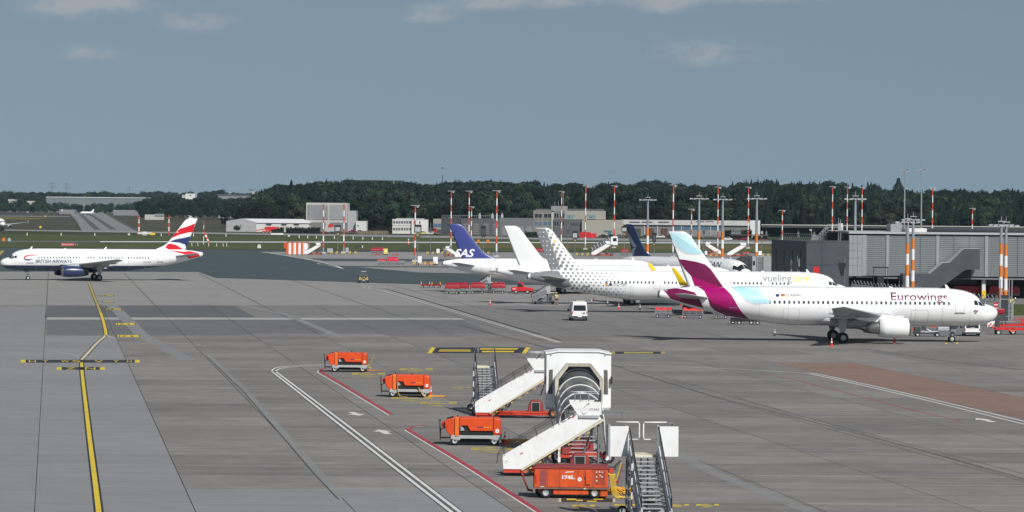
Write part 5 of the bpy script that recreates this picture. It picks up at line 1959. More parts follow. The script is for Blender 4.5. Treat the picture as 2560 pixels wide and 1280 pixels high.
# white aircraft shimmering at the far end of the taxiway
t = thing('airliner', 'hazy white airliner seen end on at the far end of the taxiway', 'airliner', GS(216, 2.55))
mb = MB(); mb.lathe([(-13, .2), (-11, 1.2), (-7, 2.0), (9, 2.0), (13, .9), (16, .3)], (0, 0, 3.6), 16, 'x'); mb.build('fuselage', M_WHITE, t)
mb = MB(); mb.box(-9, 7, -16, 16, 2.5, 2.9); mb.box(-3, 3, -6, -4, 1, 2.4); mb.build('wing', M_LGREY, t)
mb = MB(); mb.prism([(9, 5), (15, 5), (16.5, 9.5), (14.5, 9.5)], -.2, .2); mb.build('tail_fin', M_WHITE, t); t.rotation_euler.z = R(48); t.scale = (.6, .6, .6)
mb = MB(); mb.cyl((-8, 0, 0), (-8, 0, 2.4), .35); mb.cyl((4, 2, 0), (4, 2, 2.4), .4); mb.cyl((4, -2, 0), (4, -2, 2.4), .4); mb.build('landing_gear', M_DGREY, t)


# pylons
def pylon(label, px, ytop, Yd=5200):
    h = D(px, ytop, Yd).z
    x = D(px, ytop, Yd).x
    t = thing('power_pylon', label, 'pylon', (x, Yd, 0), 0, 'pylons beyond the far trees')
    mb = MB()
    for sx in (-1, 1):
        for sy in (-1, 1):
            mb.cyl((sx * 3, sy * 3, 0), (sx * .5, sy * .5, h), .22, .16, 5)
    for k in range(9):
        a, c = h * k / 9, h * (k + 1) / 9
        ra, rc = 3 - 2.5 * k / 9, 3 - 2.5 * (k + 1) / 9
        mb.cyl((-ra, -ra, a), (rc, -rc, c), .12, n=4); mb.cyl((ra, -ra, a), (-rc, -rc, c), .12, n=4)
    mb.build('lattice_tower', M_GREY, t)
    for z, w in ((h * .80, 8.5), (h * .93, 6)):
        m2 = MB(); m2.cyl((-w, 0, z), (w, 0, z), .2, n=5); m2.cyl((-w, 0, z), (0, 0, z + 1.8), .15, n=5); m2.cyl((w, 0, z), (0, 0, z + 1.8), .15, n=5); m2.build('cross_arm', M_GREY, t)
    return t
pylon('lattice power pylon on the far skyline, wider set of the pair, over the hangar start', 130, 455)
pylon('lattice power pylon on the far skyline beside its twin, over the hangar middle', 167, 456)
pylon('smaller lattice pylon alone on the far skyline', 324, 466, 6800)
g = (D(1106, 437, 2300).x, 2300, 0)
t = thing('radio_mast', 'thin dark radio mast standing above the wood skyline', 'mast', g)
mb = MB(); mb.cyl((0, 0, 0), (0, 0, D(1106, 437, 2300).z), .35, .22, 8); mb.box(-.5, .5, -.3, .3, 38, 39); mb.build('pole', M_DGREY, t)
# ------------------------------------------------------------------ terminal pier on the right
T_DARK = mat('dark_cladding_panel', (.055, .066, .080), .5, var=.18, scale=.35)
T_DARK2 = mat('dark_cladding_and_shade', (.030, .036, .043), .5, var=.1, scale=.4)  # plain dark panels, and the end block's shaded face painted in
T_LIGHT = mat('light_grey_panel', (.26, .285, .31), .5, var=.05, scale=.3)
T_SLAT = mat('louvre_aluminium', (.31, .335, .355), .42, .25, var=.05, scale=.5)
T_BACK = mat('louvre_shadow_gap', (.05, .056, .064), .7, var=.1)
T_ROOF = mat('metal_roof', (.40, .415, .43), .5, .1, var=.06, scale=.2)
g = G(2165, 744)
YT = g.y
b = Bld('terminal_pier', 'long grey terminal pier with horizontal louvres and a dark end block', 2165, 2760, 744)
vt = lambda py, px=2360: b.v(px, py)
zt, zb_ = vt(586), vt(691)
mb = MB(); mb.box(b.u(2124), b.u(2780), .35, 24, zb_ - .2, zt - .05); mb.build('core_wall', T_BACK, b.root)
ns = 21
sl_mesh = None
for k in range(ns):
    z0 = zb_ + (zt - .25 - zb_) * k / ns
    h_ = (zt - .25 - zb_) / ns
    if sl_mesh is None:
        mb = MB()
        L0, L1 = b.u(2167), b.u(2780)
        mb.add([(L0, .06, h_ * .16), (L1, .06, h_ * .16), (L1, .0, h_ * .98), (L0, .0, h_ * .98), (L0, .3, h_ * .16), (L1, .3, h_ * .16), (L1, .3, h_ * .98), (L0, .3, h_ * .98)],
               [(0, 1, 2, 3), (3, 2, 6, 7), (1, 5, 6, 2), (0, 3, 7, 4), (0, 4, 5, 1)])
        o = mb.build('louvre_slat', T_SLAT, b.root)
        sl_mesh = o.data
        o.location = (0, 0, z0)
    else:
        share(o, 'louvre_slat', b.root, (0, 0, z0))
for px, w in ((2156, 11), (2216, 7), (2341, 7), (2463, 8), (2590, 8), (2700, 8)):
    mb = MB(); mb.box(b.u(px), b.u(px + w), -.12, .34, zb_, zt - .2); mb.build('pilaster', T_LIGHT, b.root)
for px in (2302, 2386, 2424, 2545, 2635):
    mb = MB(); mb.box(b.u(px), b.u(px + 1.2), -.10, .34, zb_, zt - .2); mb.build('mullion', M_GREY, b.root)
mb = MB(); mb.box(b.u(2122), b.u(2780), -.35, 24.5, zt, zt + .35); mb.build('roof', T_ROOF, b.root)
mb = MB()
for i in range(60):
    x = b.u(2322) + i * (b.u(2780) - b.u(2322)) / 60
    mb.add([(x, -.2, zt + .36), (x + .25, -.2, zt + .36), (x + .25, 18, zt + .9), (x, 18, zt + .9)], [(0, 1, 2, 3)])
mb.add([(b.u(2320), 1, zt + .35), (b.u(2780), 1, zt + .35), (b.u(2780), 19, zt + .80), (b.u(2320), 19, zt + .80), (b.u(2320), 19, zt + .35), (b.u(2780), 19, zt + .35)], [(0, 1, 2, 3), (3, 2, 5, 4), (0, 3, 4)])
mb.build('roof_skylight', T_BACK, b.root)
mb = MB(); mb.box(b.u(2268), b.u(2320), 1.5, 9, zt + .36, zt + .95); mb.build('roof_upstand', M_WALLW, b.root)
mb = MB(); mb.box(b.u(2237), b.u(2266), 6, 12, zt + .36, zt + 1.6); mb.box(b.u(2250), b.u(2264), 6.2, 10, zt + 1.6, zt + 1.9); mb.build('roof_plant', T_LIGHT, b.root)
# undercroft: soffit, piers, back wall, pale band
mb = MB(); mb.box(b.u(2200), b.u(2780), -.2, 22, zb_ - .45, zb_ - .22); mb.build('soffit', M_GREY, b.root)
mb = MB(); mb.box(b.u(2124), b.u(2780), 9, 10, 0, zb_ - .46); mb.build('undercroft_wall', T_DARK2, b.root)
mb = MB(); mb.box(b.u(2370), b.u(2452), 4.0, 4.3, vt(712), zb_ - .46); mb.box(b.u(2471), b.u(2545), 4.0, 4.3, vt(715), zb_ - .46); mb.build('pale_band', W_MID, b.root)
for px in (2458, 2340, 2250, 2580):
    mb = MB(); mb.box(b.u(px), b.u(px + 9), .6, 1.4, 0, zb_ - .46)
    p_ = mb.build('pillar', M_WALLW, b.root)
    mb = MB(); mb.box(b.u(px) - .03, b.u(px + 9) + .03, .55, 1.45, 0.1, 1.3); mb.build('yellow_guard', M_YELLOW, p_)
# dark end block
u0_, u1_ = b.u(2015), b.u(2122.5)
zd = vt(604, 2070)
mb = MB()
px1930 = D(1929, 600, YT + 24).x - b.g.x
mb.prism([(u0_, -.8), (u1_, -.8), (u1_, 24), (px1930, 24)], 0, zd, 'z')
mb.build('end_block', T_DARK2, b.root)  # left face: shade put into the colour, darker than the front panels
for (a, c, y0, y1) in ((2016, 2053.5, 605.5, 662), (2054.5, 2121.5, 605.5, 662), (2016, 2053.5, 663, 742), (2054.5, 2121.5, 663, 742), (2016, 2121.5, 601, 604.8)):
    b.pane('cladding_panel', a, c, y0, y1, T_DARK, .86, .06)
e0, e1 = Vector((u0_, -.8, 0)), Vector((px1930, 24, 0))
dn = (e1 - e0).normalized(); nn = Vector((-dn.y, dn.x, 0))
if nn.x > 0: nn = -nn
for t in (.16, .38, .62, .85):
    mb = MB()
    p = e0 + (e1 - e0) * t
    q = p + dn * 1.1
    for zz0, zz1 in ((2.6, 7.6),):
        mb.add([p + nn * .05 + Vector((0, 0, zz0)), q + nn * .05 + Vector((0, 0, zz0)), q + nn * .05 + Vector((0, 0, zz1)), p + nn * .05 + Vector((0, 0, zz1)),
                p - nn * .05 + Vector((0, 0, zz0)), q - nn * .05 + Vector((0, 0, zz0)), q - nn * .05 + Vector((0, 0, zz1)), p - nn * .05 + Vector((0, 0, zz1))],
               [(0, 1, 2, 3), (4, 5, 6, 7), (0, 3, 7, 4), (1, 2, 6, 5), (3, 2, 6, 7), (0, 1, 5, 4)])
    mb.build('slit_window', M_GLASS, b.root)
for (a, c) in ((2123, 2133), (2133.5, 2144), (2144.5, 2155.5)):
    for (y0, y1) in ((588, 608), (608.6, 627), (627.6, 645), (645.6, 664), (664.6, 690)):
        b.pane('cladding_panel', a, c, y0, y1, T_LIGHT, .15, .1)
# railing and stair on the flat roof of the end block
mb = MB()
def rail(p, q, n, h=1.0, lean=.0):
    p, q = Vector(p), Vector(q)
    for i in range(n + 1):
        r_ = p.lerp(q, i / n)
        mb.cyl(r_, r_ + Vector((lean, 0, h)), .035, n=5)
    for hh in (.5, 1.0):
        mb.cyl(p + Vector((lean * hh, 0, h * hh)), q + Vector((lean * hh, 0, h * hh)), .03, n=5)
rail((px1930 + 1, 20, zd), (u0_ + 1.2, 2, zd), 17, 1.15, .35)
rail((u0_ + 1.2, 2, zd), (u1_ - 5, 2, zd), 7, 1.0)
mb.build('roof_railing', M_ALU, b.root)
mb = MB()
xs0, xs1 = b.u(2050), b.u(2075)
rail((xs0, 3, zd), (xs1, 3, zd + 1.9), 4, .9); rail((xs1, 3, zd + 1.9), (b.u(2112), 3, zd + 1.9), 5, .9); rail((xs0, 4.2, zd), (xs1, 4.2, zd + 1.9), 4, .9)
mb.box(xs1, b.u(2112), 2.9, 5.0, zd + 1.75, zd + 1.85)
for i in range(8):
    x = xs0 + (xs1 - xs0) * i / 8; mb.box(x, x + .3, 3, 4.2, zd + 1.9 * i / 8, zd + 1.9 * i / 8 + .05)
mb.build('roof_stair', M_ALU, b.root)
mb = MB(); mb.box(b.u(2075), b.u(2113), 5.2, 9, zd, zd + 1.5); mb.build('roof_plant', T_DARK2, b.root)
mb = MB(); mb.box(b.u(2102), b.u(2112), 3.4, 4.6, zd + 1.9, zd + 3.0); mb.build('white_cabinet', M_WALLW, b.root)
mb = MB()
for px, h_ in ((2101, 3.9), (2106, 3.7), (2033, 1.7)):
    mb.cyl((b.u(px), 3.2, zd), (b.u(px), 3.2, zd + h_), .05, n=5)
mb.box(b.u(2028), b.u(2034), 3, 3.3, zd + 1.7, zd + 2.0)
mb.build('roof_aerial', M_ALU, b.root)
# covered outside stair on the front
zz = lambda py: b.v(2350, py)
st = [(2251, 684), (2317, 684), (2350, 655.5), (2366, 655.5), (2402, 620.5), (2441, 620.5), (2441, 672), (2406, 672.5), (2338, 722), (2251, 722)]
mb = MB(); mb.prism([(b.u(x), zz(y)) for x, y in st], -4.6, -.45)
sm_ = mb.build('covered_stair', T_DARK, b.root)
mb = MB()
for (x0, y0, x1, y1) in ((2317, 684, 2350, 655.5), (2350, 655.5, 2366, 655.5), (2366, 655.5, 2402, 620.5), (2402, 620.5, 2441, 620.5)):
    p, q = (b.u(x0), zz(y0)), (b.u(x1), zz(y1))
    mb.add([(p[0], -4.5, p[1] + .02), (q[0], -4.5, q[1] + .02), (q[0], -.5, q[1] + .02), (p[0], -.5, p[1] + .02), (p[0], -4.5, p[1] + .06), (q[0], -4.5, q[1] + .06), (q[0], -.5, q[1] + .06), (p[0], -.5, p[1] + .06)],
           [(4, 5, 6, 7), (0, 1, 5, 4), (2, 3, 7, 6)])
mb.build('stair_roof', mat('pale_stair_roof', (.48, .49, .49), .6, var=.05), sm_)
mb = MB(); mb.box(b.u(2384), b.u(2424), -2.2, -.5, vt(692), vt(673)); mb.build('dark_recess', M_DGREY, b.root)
# red things stored below
t = thing('tarpaulin_stack', 'dark red tarpaulin covered carts parked under the terminal overhang behind the fence', 'carts', (b.g.x + b.u(2352), YT + 3.0, 0))
mb = MB()
for a, c in ((0, 2.0), (2.3, 8.0), (8.3, 13.5)):
    mb.prism([(a, .9), (c, .9), (c - .1, 1.7), (c - .4, 2.0), (a + .4, 2.05), (a + .05, 1.7)], -1, 1)
mb.build('tarpaulin', M_REDFAB, t, .05)
mb = MB()
for a in (.6, 3, 5, 7, 9, 12): mb.cyl((a, -.8, .3), (a, .8, .3), .3, n=10)
mb.box(0, 13.4, -.9, .9, .5, .88); mb.build('cart_frame', M_BLACK, t)

# jet bridge at the dark tailed airliner's nose
g = GS(1960, 14.2)
t = thing('jet_bridge', 'grey jet bridge with black folding hood docked at the airliner nose', 'jet bridge', (g.x, g.y, 0))
K = 14.2
X = lambda px: (px - 1960) / K
Z = lambda px, py: 14.9 + (horizon(px) - py) / K
mb = MB()
rows = []
for i in range(9):
    f_ = i / 8
    x = X(1838) + (X(1878) - X(1838)) * f_
    top = Z(1860, 650 - 11 * min(1, f_ * 2.2)); bot = Z(1860, 640) - 4.0
    w = 1.3 + .5 * f_ + (.06 if i % 2 else 0)
    rows.append([(x, -w, bot), (x, -w, top - .3), (x, -w + .4, top + (.05 if i % 2 else 0)), (x, w, top), (x, w, bot)])
mb.grid(rows, False)
mb.build('folding_hood', mat('hood_fabric', (.045, .05, .056), .8, var=.3, scale=2), t)
mb = MB(); mb.box(X(1878), X(1888), -1.9, 1.9, 2.8, Z(1880, 641)); cb = mb.build('cab', M_LGREY, t)
mb = MB(); mb.box(X(1880), X(1885), -1.98, -1.91, Z(1880, 662), Z(1880, 652)); mb.build('window', M_GLASS, cb)
mb = MB(); mb.box(X(1888) + .02, X(1960), -1.5, 1.5, 3.0, Z(1910, 640)); tn = mb.build('tunnel', mat('tunnel_grey', (.30, .31, .32), .6, var=.05, scale=.4), t)
for k in range(4):
    mb = MB(); mb.box(X(1893.5), X(1904.5), -1.58, -1.52, Z(1900, 676 - 9 * k), Z(1900, 669 - 9 * k)); mb.build('glazing', M_GREY, tn)
mb = MB(); mb.box(X(1890), X(1892), -1.7, -1.51, .2, Z(1890, 640)); mb.box(X(1906), X(1907), -1.7, -1.51, .2, Z(1890, 640)); mb.build('ladder_frame', M_ALU, t)
mb = MB(); mb.cyl((X(1915), 0, 0), (X(1915), 0, 3.0), .4); mb.box(X(1905), X(1925), -1.2, 1.2, .2, .9); mb.build('drive_column', M_GREY, t)

# ------------------------------------------------------------------ security fence with zigzag arms
p0, p1 = GS(2092, 14.9), GS(2532, 18.6)
FV = p1 - p0; FL = FV.length; fd = FV.normalized()
fr = thing('security_fence', 'tall grey security fence with zigzag topped posts in front of the terminal', 'fence', p0, atan2(fd.y, fd.x))
NPOST = 46
pm = None
ga = 2.8 - .55
for i in range(NPOST + 1):
    x = FL * i / NPOST
    if pm is None:
        mb = MB()
        hw = FL / NPOST / 2
        mb.box(-.05, .05, -.05, .05, 0, ga)
        mb.cyl((0, 0, ga), (-hw, 0, ga + .62), .055, n=5); mb.cyl((0, 0, ga), (hw, 0, ga + .62), .055, n=5)
        o = mb.build('post', M_ALU, fr); pm = o
        o.location = (x, 0, 0)
    else:
        share(pm, 'post', fr, (x, 0, 0))
mb = MB()
for z in (.2, .8, 1.4, 2.0): mb.box(0, FL, -.015, .015, z, z + .04)
n_ = int(FL / .16)
for i in range(n_):
    x = FL * i / n_; mb.box(x, x + .022, -.012, .012, .05, ga)
tag(mb.build('wire_mesh', M_GREY, fr, raw=True), kind='stuff')

# ------------------------------------------------------------------ floodlight masts
S_RED = mat('mast_red', (.60, .075, .028), .45, var=.08, dirt=.1)
S_ORG = mat('mast_orange', (.66, .19, .022), .45, var=.08, dirt=.1)
S_WHT = mat('mast_white', (.72, .73, .73), .45, var=.06)
S_GRY = mat('mast_grey', (.25, .28, .31), .45, .1, var=.08)


def mast(label, px, s_, ytop, kind='red', ystart=None, nb=7, r=.24, group=None, base=True):
    g = GS(px, s_)
    H_ = topz(g, px, ytop)
    t = thing('light_mast', label, 'light mast', g, 0, group)
    bm_ = MB(); bm_.box(-.7, .7, -.7, .7, 0, .5)
    if base: bm_.build('concrete_foot', W_LG, t)
    if kind == 'red':
        z0 = .5 if base else 0
        n = nb; hb = (H_ - z0 - 1.2) / n
        cols = [S_RED if (n - 1 - k) % 2 == 0 else S_WHT for k in range(n)]
        mb = MB(); mb.cyl((0, 0, z0), (0, 0, z0 + 1.2), r * 1.15, n=10); mb.build('pole_foot', S_GRY, t)
        z = z0 + 1.2
    else:
        zs_ = topz(g, px, ystart)
        n = nb; hb = zs_ / n
        cols = [S_ORG if (n - 1 - k) % 2 == 0 else S_WHT for k in range(n)]
        z = 0
    for k in range(n):
        mb = MB(); f0, f1 = 1 - .35 * (z / H_), 1 - .35 * ((z + hb) / H_)
        mb.cyl((0, 0, z), (0, 0, z + hb), r * f0, r * f1, 10); mb.build('pole_band', cols[k], t)
        z += hb
    if kind != 'red':
        mb = MB(); mb.cyl((0, 0, z), (0, 0, H_), r * .8, r * .55, 10); mb.build('pole_top', S_GRY, t)
    # head: cross beam with floodlights
    w = 1.15 if kind == 'red' else 1.5
    mb = MB(); mb.box(-w, w, -.08, .08, H_ - .02, H_ + .12); mb.box(-.08, .08, -.5, .5, H_ - .14, H_ - .03)
    if kind != 'red':
        mb.box(-.5, .5, -.4, .4, H_ + .5, H_ + .62); mb.cyl((-.4, 0, H_ + .1), (-.4, 0, H_ + .6), .05, n=5); mb.cyl((.4, 0, H_ + .1), (.4, 0, H_ + .6), .05, n=5); mb.cyl((0, 0, H_ + .6), (0, 0, H_ + 1.3), .04, n=5)
    mb.build('cross_beam', M_ALU, t)
    for sx in ((-1, 1) if kind != 'red' else (1,)):
        for k in ((0, 1) if kind != 'red' else (0,)):
            x = sx * (w * (.55 + .4 * k))
            mb = MB(); mb.prism([(x - .33, H_ - .12), (x + .33, H_ - .12), (x + .22, H_ - .5), (x - .22, H_ - .5)] if kind == 'red' else [(x - .4, H_ + .13), (x + .4, H_ + .13), (x + .4, H_ - .05), (x - .4, H_ - .14)], -.35, .35)
            mb.build('floodlight', M_LGREY, t)
    mb = MB()
    for zz_ in ((H_ * .38, H_ * .28, H_ * .47) if kind == 'red' else ()):
        mb.box(-.45, .45, -.06, .06, zz_, zz_ + .10)
    if mb.v: mb.build('step_bracket', M_ALU, t)
    return t


MG = 'red and white floodlight masts'
for lab, px, s_, yt, nb in (
        ('striped floodlight mast behind the small white stair of the striped hut', 808, 8.7, 510, 7),
        ('striped floodlight mast just beside the pale cabinet, in front of the box building', 859, 8.6, 510, 7),
        ('striped floodlight mast with a black signal board beside it, before the office block', 1037, 9.9, 514, 7),
        ('tall striped mast rising directly behind the blue tail fin tip', 1127, 8.0, 478, 8),
        ('tall striped mast behind the blue tail, taller of the crossing pair', 1172, 7.9, 478, 8),
        ('short striped mast close behind the taller one by the blue tail', 1178, 7.0, 517, 7),
        ('tall striped mast standing between the blue tail and the blank white tail', 1241, 9.0, 477, 8),
        ('striped mast showing above the dotted tail fin, before the beige tower', 1403, 7.0, 479, 8),
        ('tall striped mast by the red container and the white boarding stair', 1463, 7.6, 465, 8),
        ('tall striped mast rising behind the glazed stair cab', 1535, 7.3, 465, 8),
        ('tall striped mast directly behind the turquoise fin tip', 1682, 8.8, 463, 8),
        ('short striped mast in front of the blue hangar doors', 1728, 7.5, 523, 7),
        ('tall striped mast beside an orange banded post, before the pale hangar roof', 1794, 7.7, 468, 8),
        ('tall striped mast in front of the white hangar end', 1870, 7.2, 468, 8),
        ('short striped mast at the railed corner of the dark terminal block', 1955, 7.4, 526, 7),
        ('striped mast above the stair on the dark terminal block roof', 2080, 7.4, 467, 8),
        ('striped mast above the terminal roof, middle one of a close row', 2117, 7.3, 468, 8),
        ('striped mast above the terminal roof, touching the orange banded lamp head', 2154, 7.4, 469, 8),
        ('striped mast above the louvred roof beside the two thin grey masts', 2330, 7.5, 470, 8),
        ('short striped mast alone above the far louvred roof', 2430, 7.3, 521, 7)):
    mast(lab, px, s_, yt, 'red', None, nb, group=MG)
OG = 'orange banded lamp posts along the stands'
for lab, px, s_, yt, ys in (
        ('orange banded lamp post in front of the dark blue airliner tail', 1618, 11.9, 500, 570),
        ('orange banded lamp post just behind the turquoise fin', 1746, 13.0, 497, 578),
        ('orange banded lamp post in front of the dark blue lettering', 1805, 13.0, 499, 578),
        ('orange banded lamp post beside the jet bridge hood', 1890, 13.8, 497, 584),
        ('orange banded lamp post before the corner of the louvred terminal', 2136, 14.9, 498, 591),
        ('orange banded lamp post in front of the covered stair, lower of two heads', 2267, 17.0, 556, 607.5),
        ('orange banded lamp post in front of the covered stair, taller twin', 2281, 16.0, 550, 596),
        ('orange banded lamp post by the fence end, beside its twin', 2501, 17.2, 563, 608),
        ('orange banded lamp post at the fence end above the airliner nose', 2513, 17.6, 565, 611)):
    mast(lab, px, s_, yt, 'orange', ys, 6, r=.33, group=OG, base=False)

def tall_mast(label, px, ytop, ybeam):
    g = GS(px, 8.2)
    H_ = topz(g, px, ytop); hb = topz(g, px, ybeam)
    t = thing('high_mast', label, 'light mast', g, 0, 'thin grey high masts')
    mb = MB(); mb.cyl((0, 0, 0), (0, 0, hb), .3, .17, 10); mb.cyl((0, 0, hb), (0, 0, H_), .12, .07, 6); mb.build('pole', S_GRY, t)
    mb = MB(); mb.box(-1.5, 1.5, -.12, .12, hb - .1, hb + .15); mb.box(-.12, .12, -1.2, 1.2, hb + .16, hb + .3); mb.build('cross_beam', M_ALU, t)
    for x, zz_, m in ((-1.25, -.05, M_ALU), (1.2, -.05, M_ALU), (.75, .34, M_DGREY), (-.6, .2, M_LGREY)):
        m2 = MB(); m2.prism([(x - .35, hb + zz_), (x + .35, hb + zz_), (x + .35, hb + zz_ + .22), (x - .35, hb + zz_ + .12)], -.4, .4); m2.build('floodlight', m, t)
tall_mast('very tall thin grey mast next to the lone tall tree', 2260, 394, 428)
tall_mast('very tall thin grey mast standing clear of the lone tall tree', 2302, 394, 428)
# ------------------------------------------------------------------ ground equipment in front
ZG = .046


def at(px, py):
    v = G(px, py, ZG)
    return Vector((v.x, v.y, ZG))


def wheel_mesh(r, w, rim=None):
    mb = MB()
    mb.lathe([(-w / 2, r * .55), (-w / 2, r * .88), (-w * .3, r), (w * .3, r), (w / 2, r * .88), (w / 2, r * .55)], (0, 0, 0), 20, 'y')
    t = mb.mesh('wheel', [M_BLACK])
    h = MB()
    h.lathe([(-w * .36, 0), (-w * .36, r * .2), (-w * .48, r * .3), (-w * .40, r * .5), (-w * .50, r * .57), (w * .50, r * .57), (w * .36, r * .3), (w * .36, 0)], (0, 0, 0), 16, 'y')
    return t, h.mesh('rim', [rim or M_LGREY])


_wm = {}
def wheels(t, pos, r, w, rim=None, ch=None):
    k = (round(r, 2), round(w, 2), rim.name if rim else '')
    if k not in _wm: _wm[k] = wheel_mesh(r, w, rim)
    for p in pos:
        o = link('wheel', _wm[k][0], t); o.location = p
        link('rim', _wm[k][1], o)


def flat_text(name, parent, txt, x, z, y, size, m, width=None, bold=0.0, rot=1):
    """upright lettering on a face looking towards -y, lower left corner at x, z"""
    mb = MB()
    bm_into(mb, text_bm(txt, size, width=width, bold=bold), lambda a, b: (x + a, y, z + b))
    return mb.build(name, m, parent, raw=True)


def disc_plate(parent, x, z, y, r, txt, m=None, name='number_disc'):
    mb = MB(); mb.cyl((x, y, z), (x, y - .012, z), r, n=20); d = mb.build(name, m or M_WHITE, parent)
    flat_text('figures', d, txt, x - r * .62, z - r * .40, y - .016, r * 1.1, M_BLACK, r * 1.2)
    return d


def gpu_round(label, px, py, extra=None, num='15'):
    """rounded orange ground power unit on a grey four wheeled chassis; x along its length from the nose"""
    p = at(px, py)
    t = thing('ground_power_unit', label, 'power unit', p, R(-1.5), 'orange ground power units')
    W = .86
    mb = MB(); mb.prism([(-.02, 1.50), (.12, 1.60), (.58, 1.70), (.58, .60), (.36, .56), (.08, .92)], -W + .04, W - .04); mb.build('nose_hood', M_ORANGE, t, .06)
    mb = MB(); mb.prism([(.06, 1.575), (.50, 1.69), (.44, 1.715), (.10, 1.63)], -W + .2, W - .2); mb.build('hood_grille', M_BLACK, t)
    mb = MB(); mb.prism([(.60, .56), (.60, 1.73), (.88, 1.73), (.88, .56)], -W - .02, W + .02); mb.build('frame_band', M_ORANGE2, t, .05)
    mb = MB(); mb.prism([(.90, .98), (.90, 1.70), (2.96, 1.70), (2.96, .90), (1.55, .90), (1.40, 1.22), (.98, 1.22)], -W, W); mb.build('side_panel', M_ORANGE, t, .035)
    mb = MB(); mb.prism([(2.98, .66), (2.98, 1.70), (3.30, 1.68), (3.40, 1.55), (3.44, .66)], -W, W); mb.build('rear_hood', M_ORANGE, t, .07)
    mb = MB(); mb.box(.90, 2.96, -W + .10, W - .10, .62, 1.215); mb.box(.9, 2.96, -W + .02, W - .02, .63, .70); mb.build('dark_recess', M_BLACK, t)
    mb = MB(); mb.box(.97, 1.0, -W + .04, -W + .08, .9, 1.2); mb.prism([(1.0, .92), (1.22, .92), (1.12, 1.12), (1.02, 1.18)], -W + .04, -W + .08); mb.build('control_box', M_ALU, t)
    mb = MB(); mb.prism([(.35, .40), (.42, .64), (3.46, .64), (3.46, .42), (3.32, .30), (2.7, .42), (1.0, .42), (.9, .3)], -W + .02, W - .02); mb.build('chassis', M_LGREY, t, .03)
    mb = MB(); mb.box(.6, 3.2, -.5, .5, .2, .4); mb.box(.55, .75, -W + .06, W - .06, .24, .34); mb.box(2.95, 3.15, -W + .06, W - .06, .24, .34); mb.build('axle_frame', M_BLACK, t)
    wheels(t, [(.62, -.72, .28), (.62, .72, .28), (3.05, -.72, .28), (3.05, .72, .28)], .28, .2)
    mb = MB(); mb.box(-.30, .4, -.06, .06, .38, .46); mb.cyl((-.30, -.1, .25), (-.34, -.1, 1.45), .035, n=6); mb.cyl((-.36, -.1, 1.42), (-.30, -.1, 1.55), .06, n=6); mb.cyl((-.3, .1, .3), (-.3, .1, 1.0), .03, n=6); mb.cyl((-.3, -.1, .9), (.0, -.1, 1.05), .025, n=5); mb.build('tow_bar', M_DGREY, t)
    mb = MB(); mb.box(-.16, -.02, -.55, -.05, 1.05, 1.42); mb.cyl((-.2, -.3, 1.3), (-.05, -.3, 1.3), .14, n=10); mb.build('rear_lamp_box', M_RED, t, .03)
    for x in (.78, 2.05):
        mb = MB(); mb.cyl((x, -.3, 1.72), (x, -.3, 1.84), .035, n=8); mb.build('beacon', M_BLACK, t)
    disc_plate(t, 3.22, .92, -W - .012, .12, num)
    mb = MB()
    for i, (a, c) in enumerate(((2.0, 2.10), (2.12, 2.2), (2.22, 2.34))): mb.box(a, c, -W - .008, -W + .01, 1.10, 1.17)
    mb.build('dark_marks', BBLU, t)
    mb = MB()
    for i in range(3): mb.box(2.42 + i * .17, 2.52 + i * .17, -W - .008, -W + .01, 1.11, 1.15)
    mb.build('dash_marks', M_YELLOW, t)
    mb = MB(); mb.box(.88, .905, -W - .004, W + .004, .9, 1.7); mb.box(2.955, 2.985, -W + .006, W - .006, .66, 1.69); mb.build('panel_gap', M_DGREY, t)
    return t


gpu1 = gpu_round('orange power unit farthest from the stairs, with its cable boom raised', 821, 929)
mb = MB()
for y in (-.2, .15): mb.cyl((3.5, y, .42), (4.05, y, 1.55), .04, n=6)
mb.cyl((3.45, 0, .35), (3.75, 0, .4), .06); mb.box(3.6, 3.8, -.25, .25, .3, .42)
mb.build('cable_boom', MK_FY, gpu1)
gpu2 = gpu_round('orange power unit with hoses hanging on its side, middle of three', 963, 991.5)
mb = MB()
mb.tube([(1.02, -.92, 1.15), (1.0, -.96, .8), (1.02, -1.0, .45), (1.15, -1.1, .15), (1.45, -1.25, .05), (1.8, -1.3, .04)], .035)
mb.tube([(2.55, -.9, .72), (2.62, -.98, .75), (2.75, -1.02, .55), (2.9, -1.05, .25), (3.1, -1.1, .06), (3.35, -1.2, .04)], .045)
mb.build('hose', mat('ochre_hose', (.42, .27, .07), .6), gpu2)
gpu3 = gpu_round('orange power unit closest to the white stair, beside a traffic cone', 1113, 1111)


def cone(label, px, py, h=.75, m=None, group='traffic cones', m2=None):
    p = at(px, py)
    t = thing('traffic_cone', label, 'traffic cone', p, 0, group)
    mm = m or mat('cone_red', (.62, .035, .02), .5, var=.08)
    mb = MB()
    mb.box(-.19, .19, -.19, .19, 0, .035)
    mb.lathe([(.036, .15), (h * .38, .105), (h * .40, .10)], (0, 0, 0), 14, 'z')
    mb.m = 1; mb.lathe([(h * .40, .10), (h * .58, .073)], (0, 0, 0), 14, 'z')
    mb.m = 0; mb.lathe([(h * .58, .073), (h * .72, .055)], (0, 0, 0), 14, 'z')
    mb.m = 1; mb.lathe([(h * .72, .055), (h * .86, .038)], (0, 0, 0), 14, 'z')
    mb.m = 0; mb.lathe([(h * .86, .038), (h, .022), (h, .0)], (0, 0, 0), 14, 'z')
    mb.build('cone_body', [mm, m2 or M_WPAINT], t)
    return t


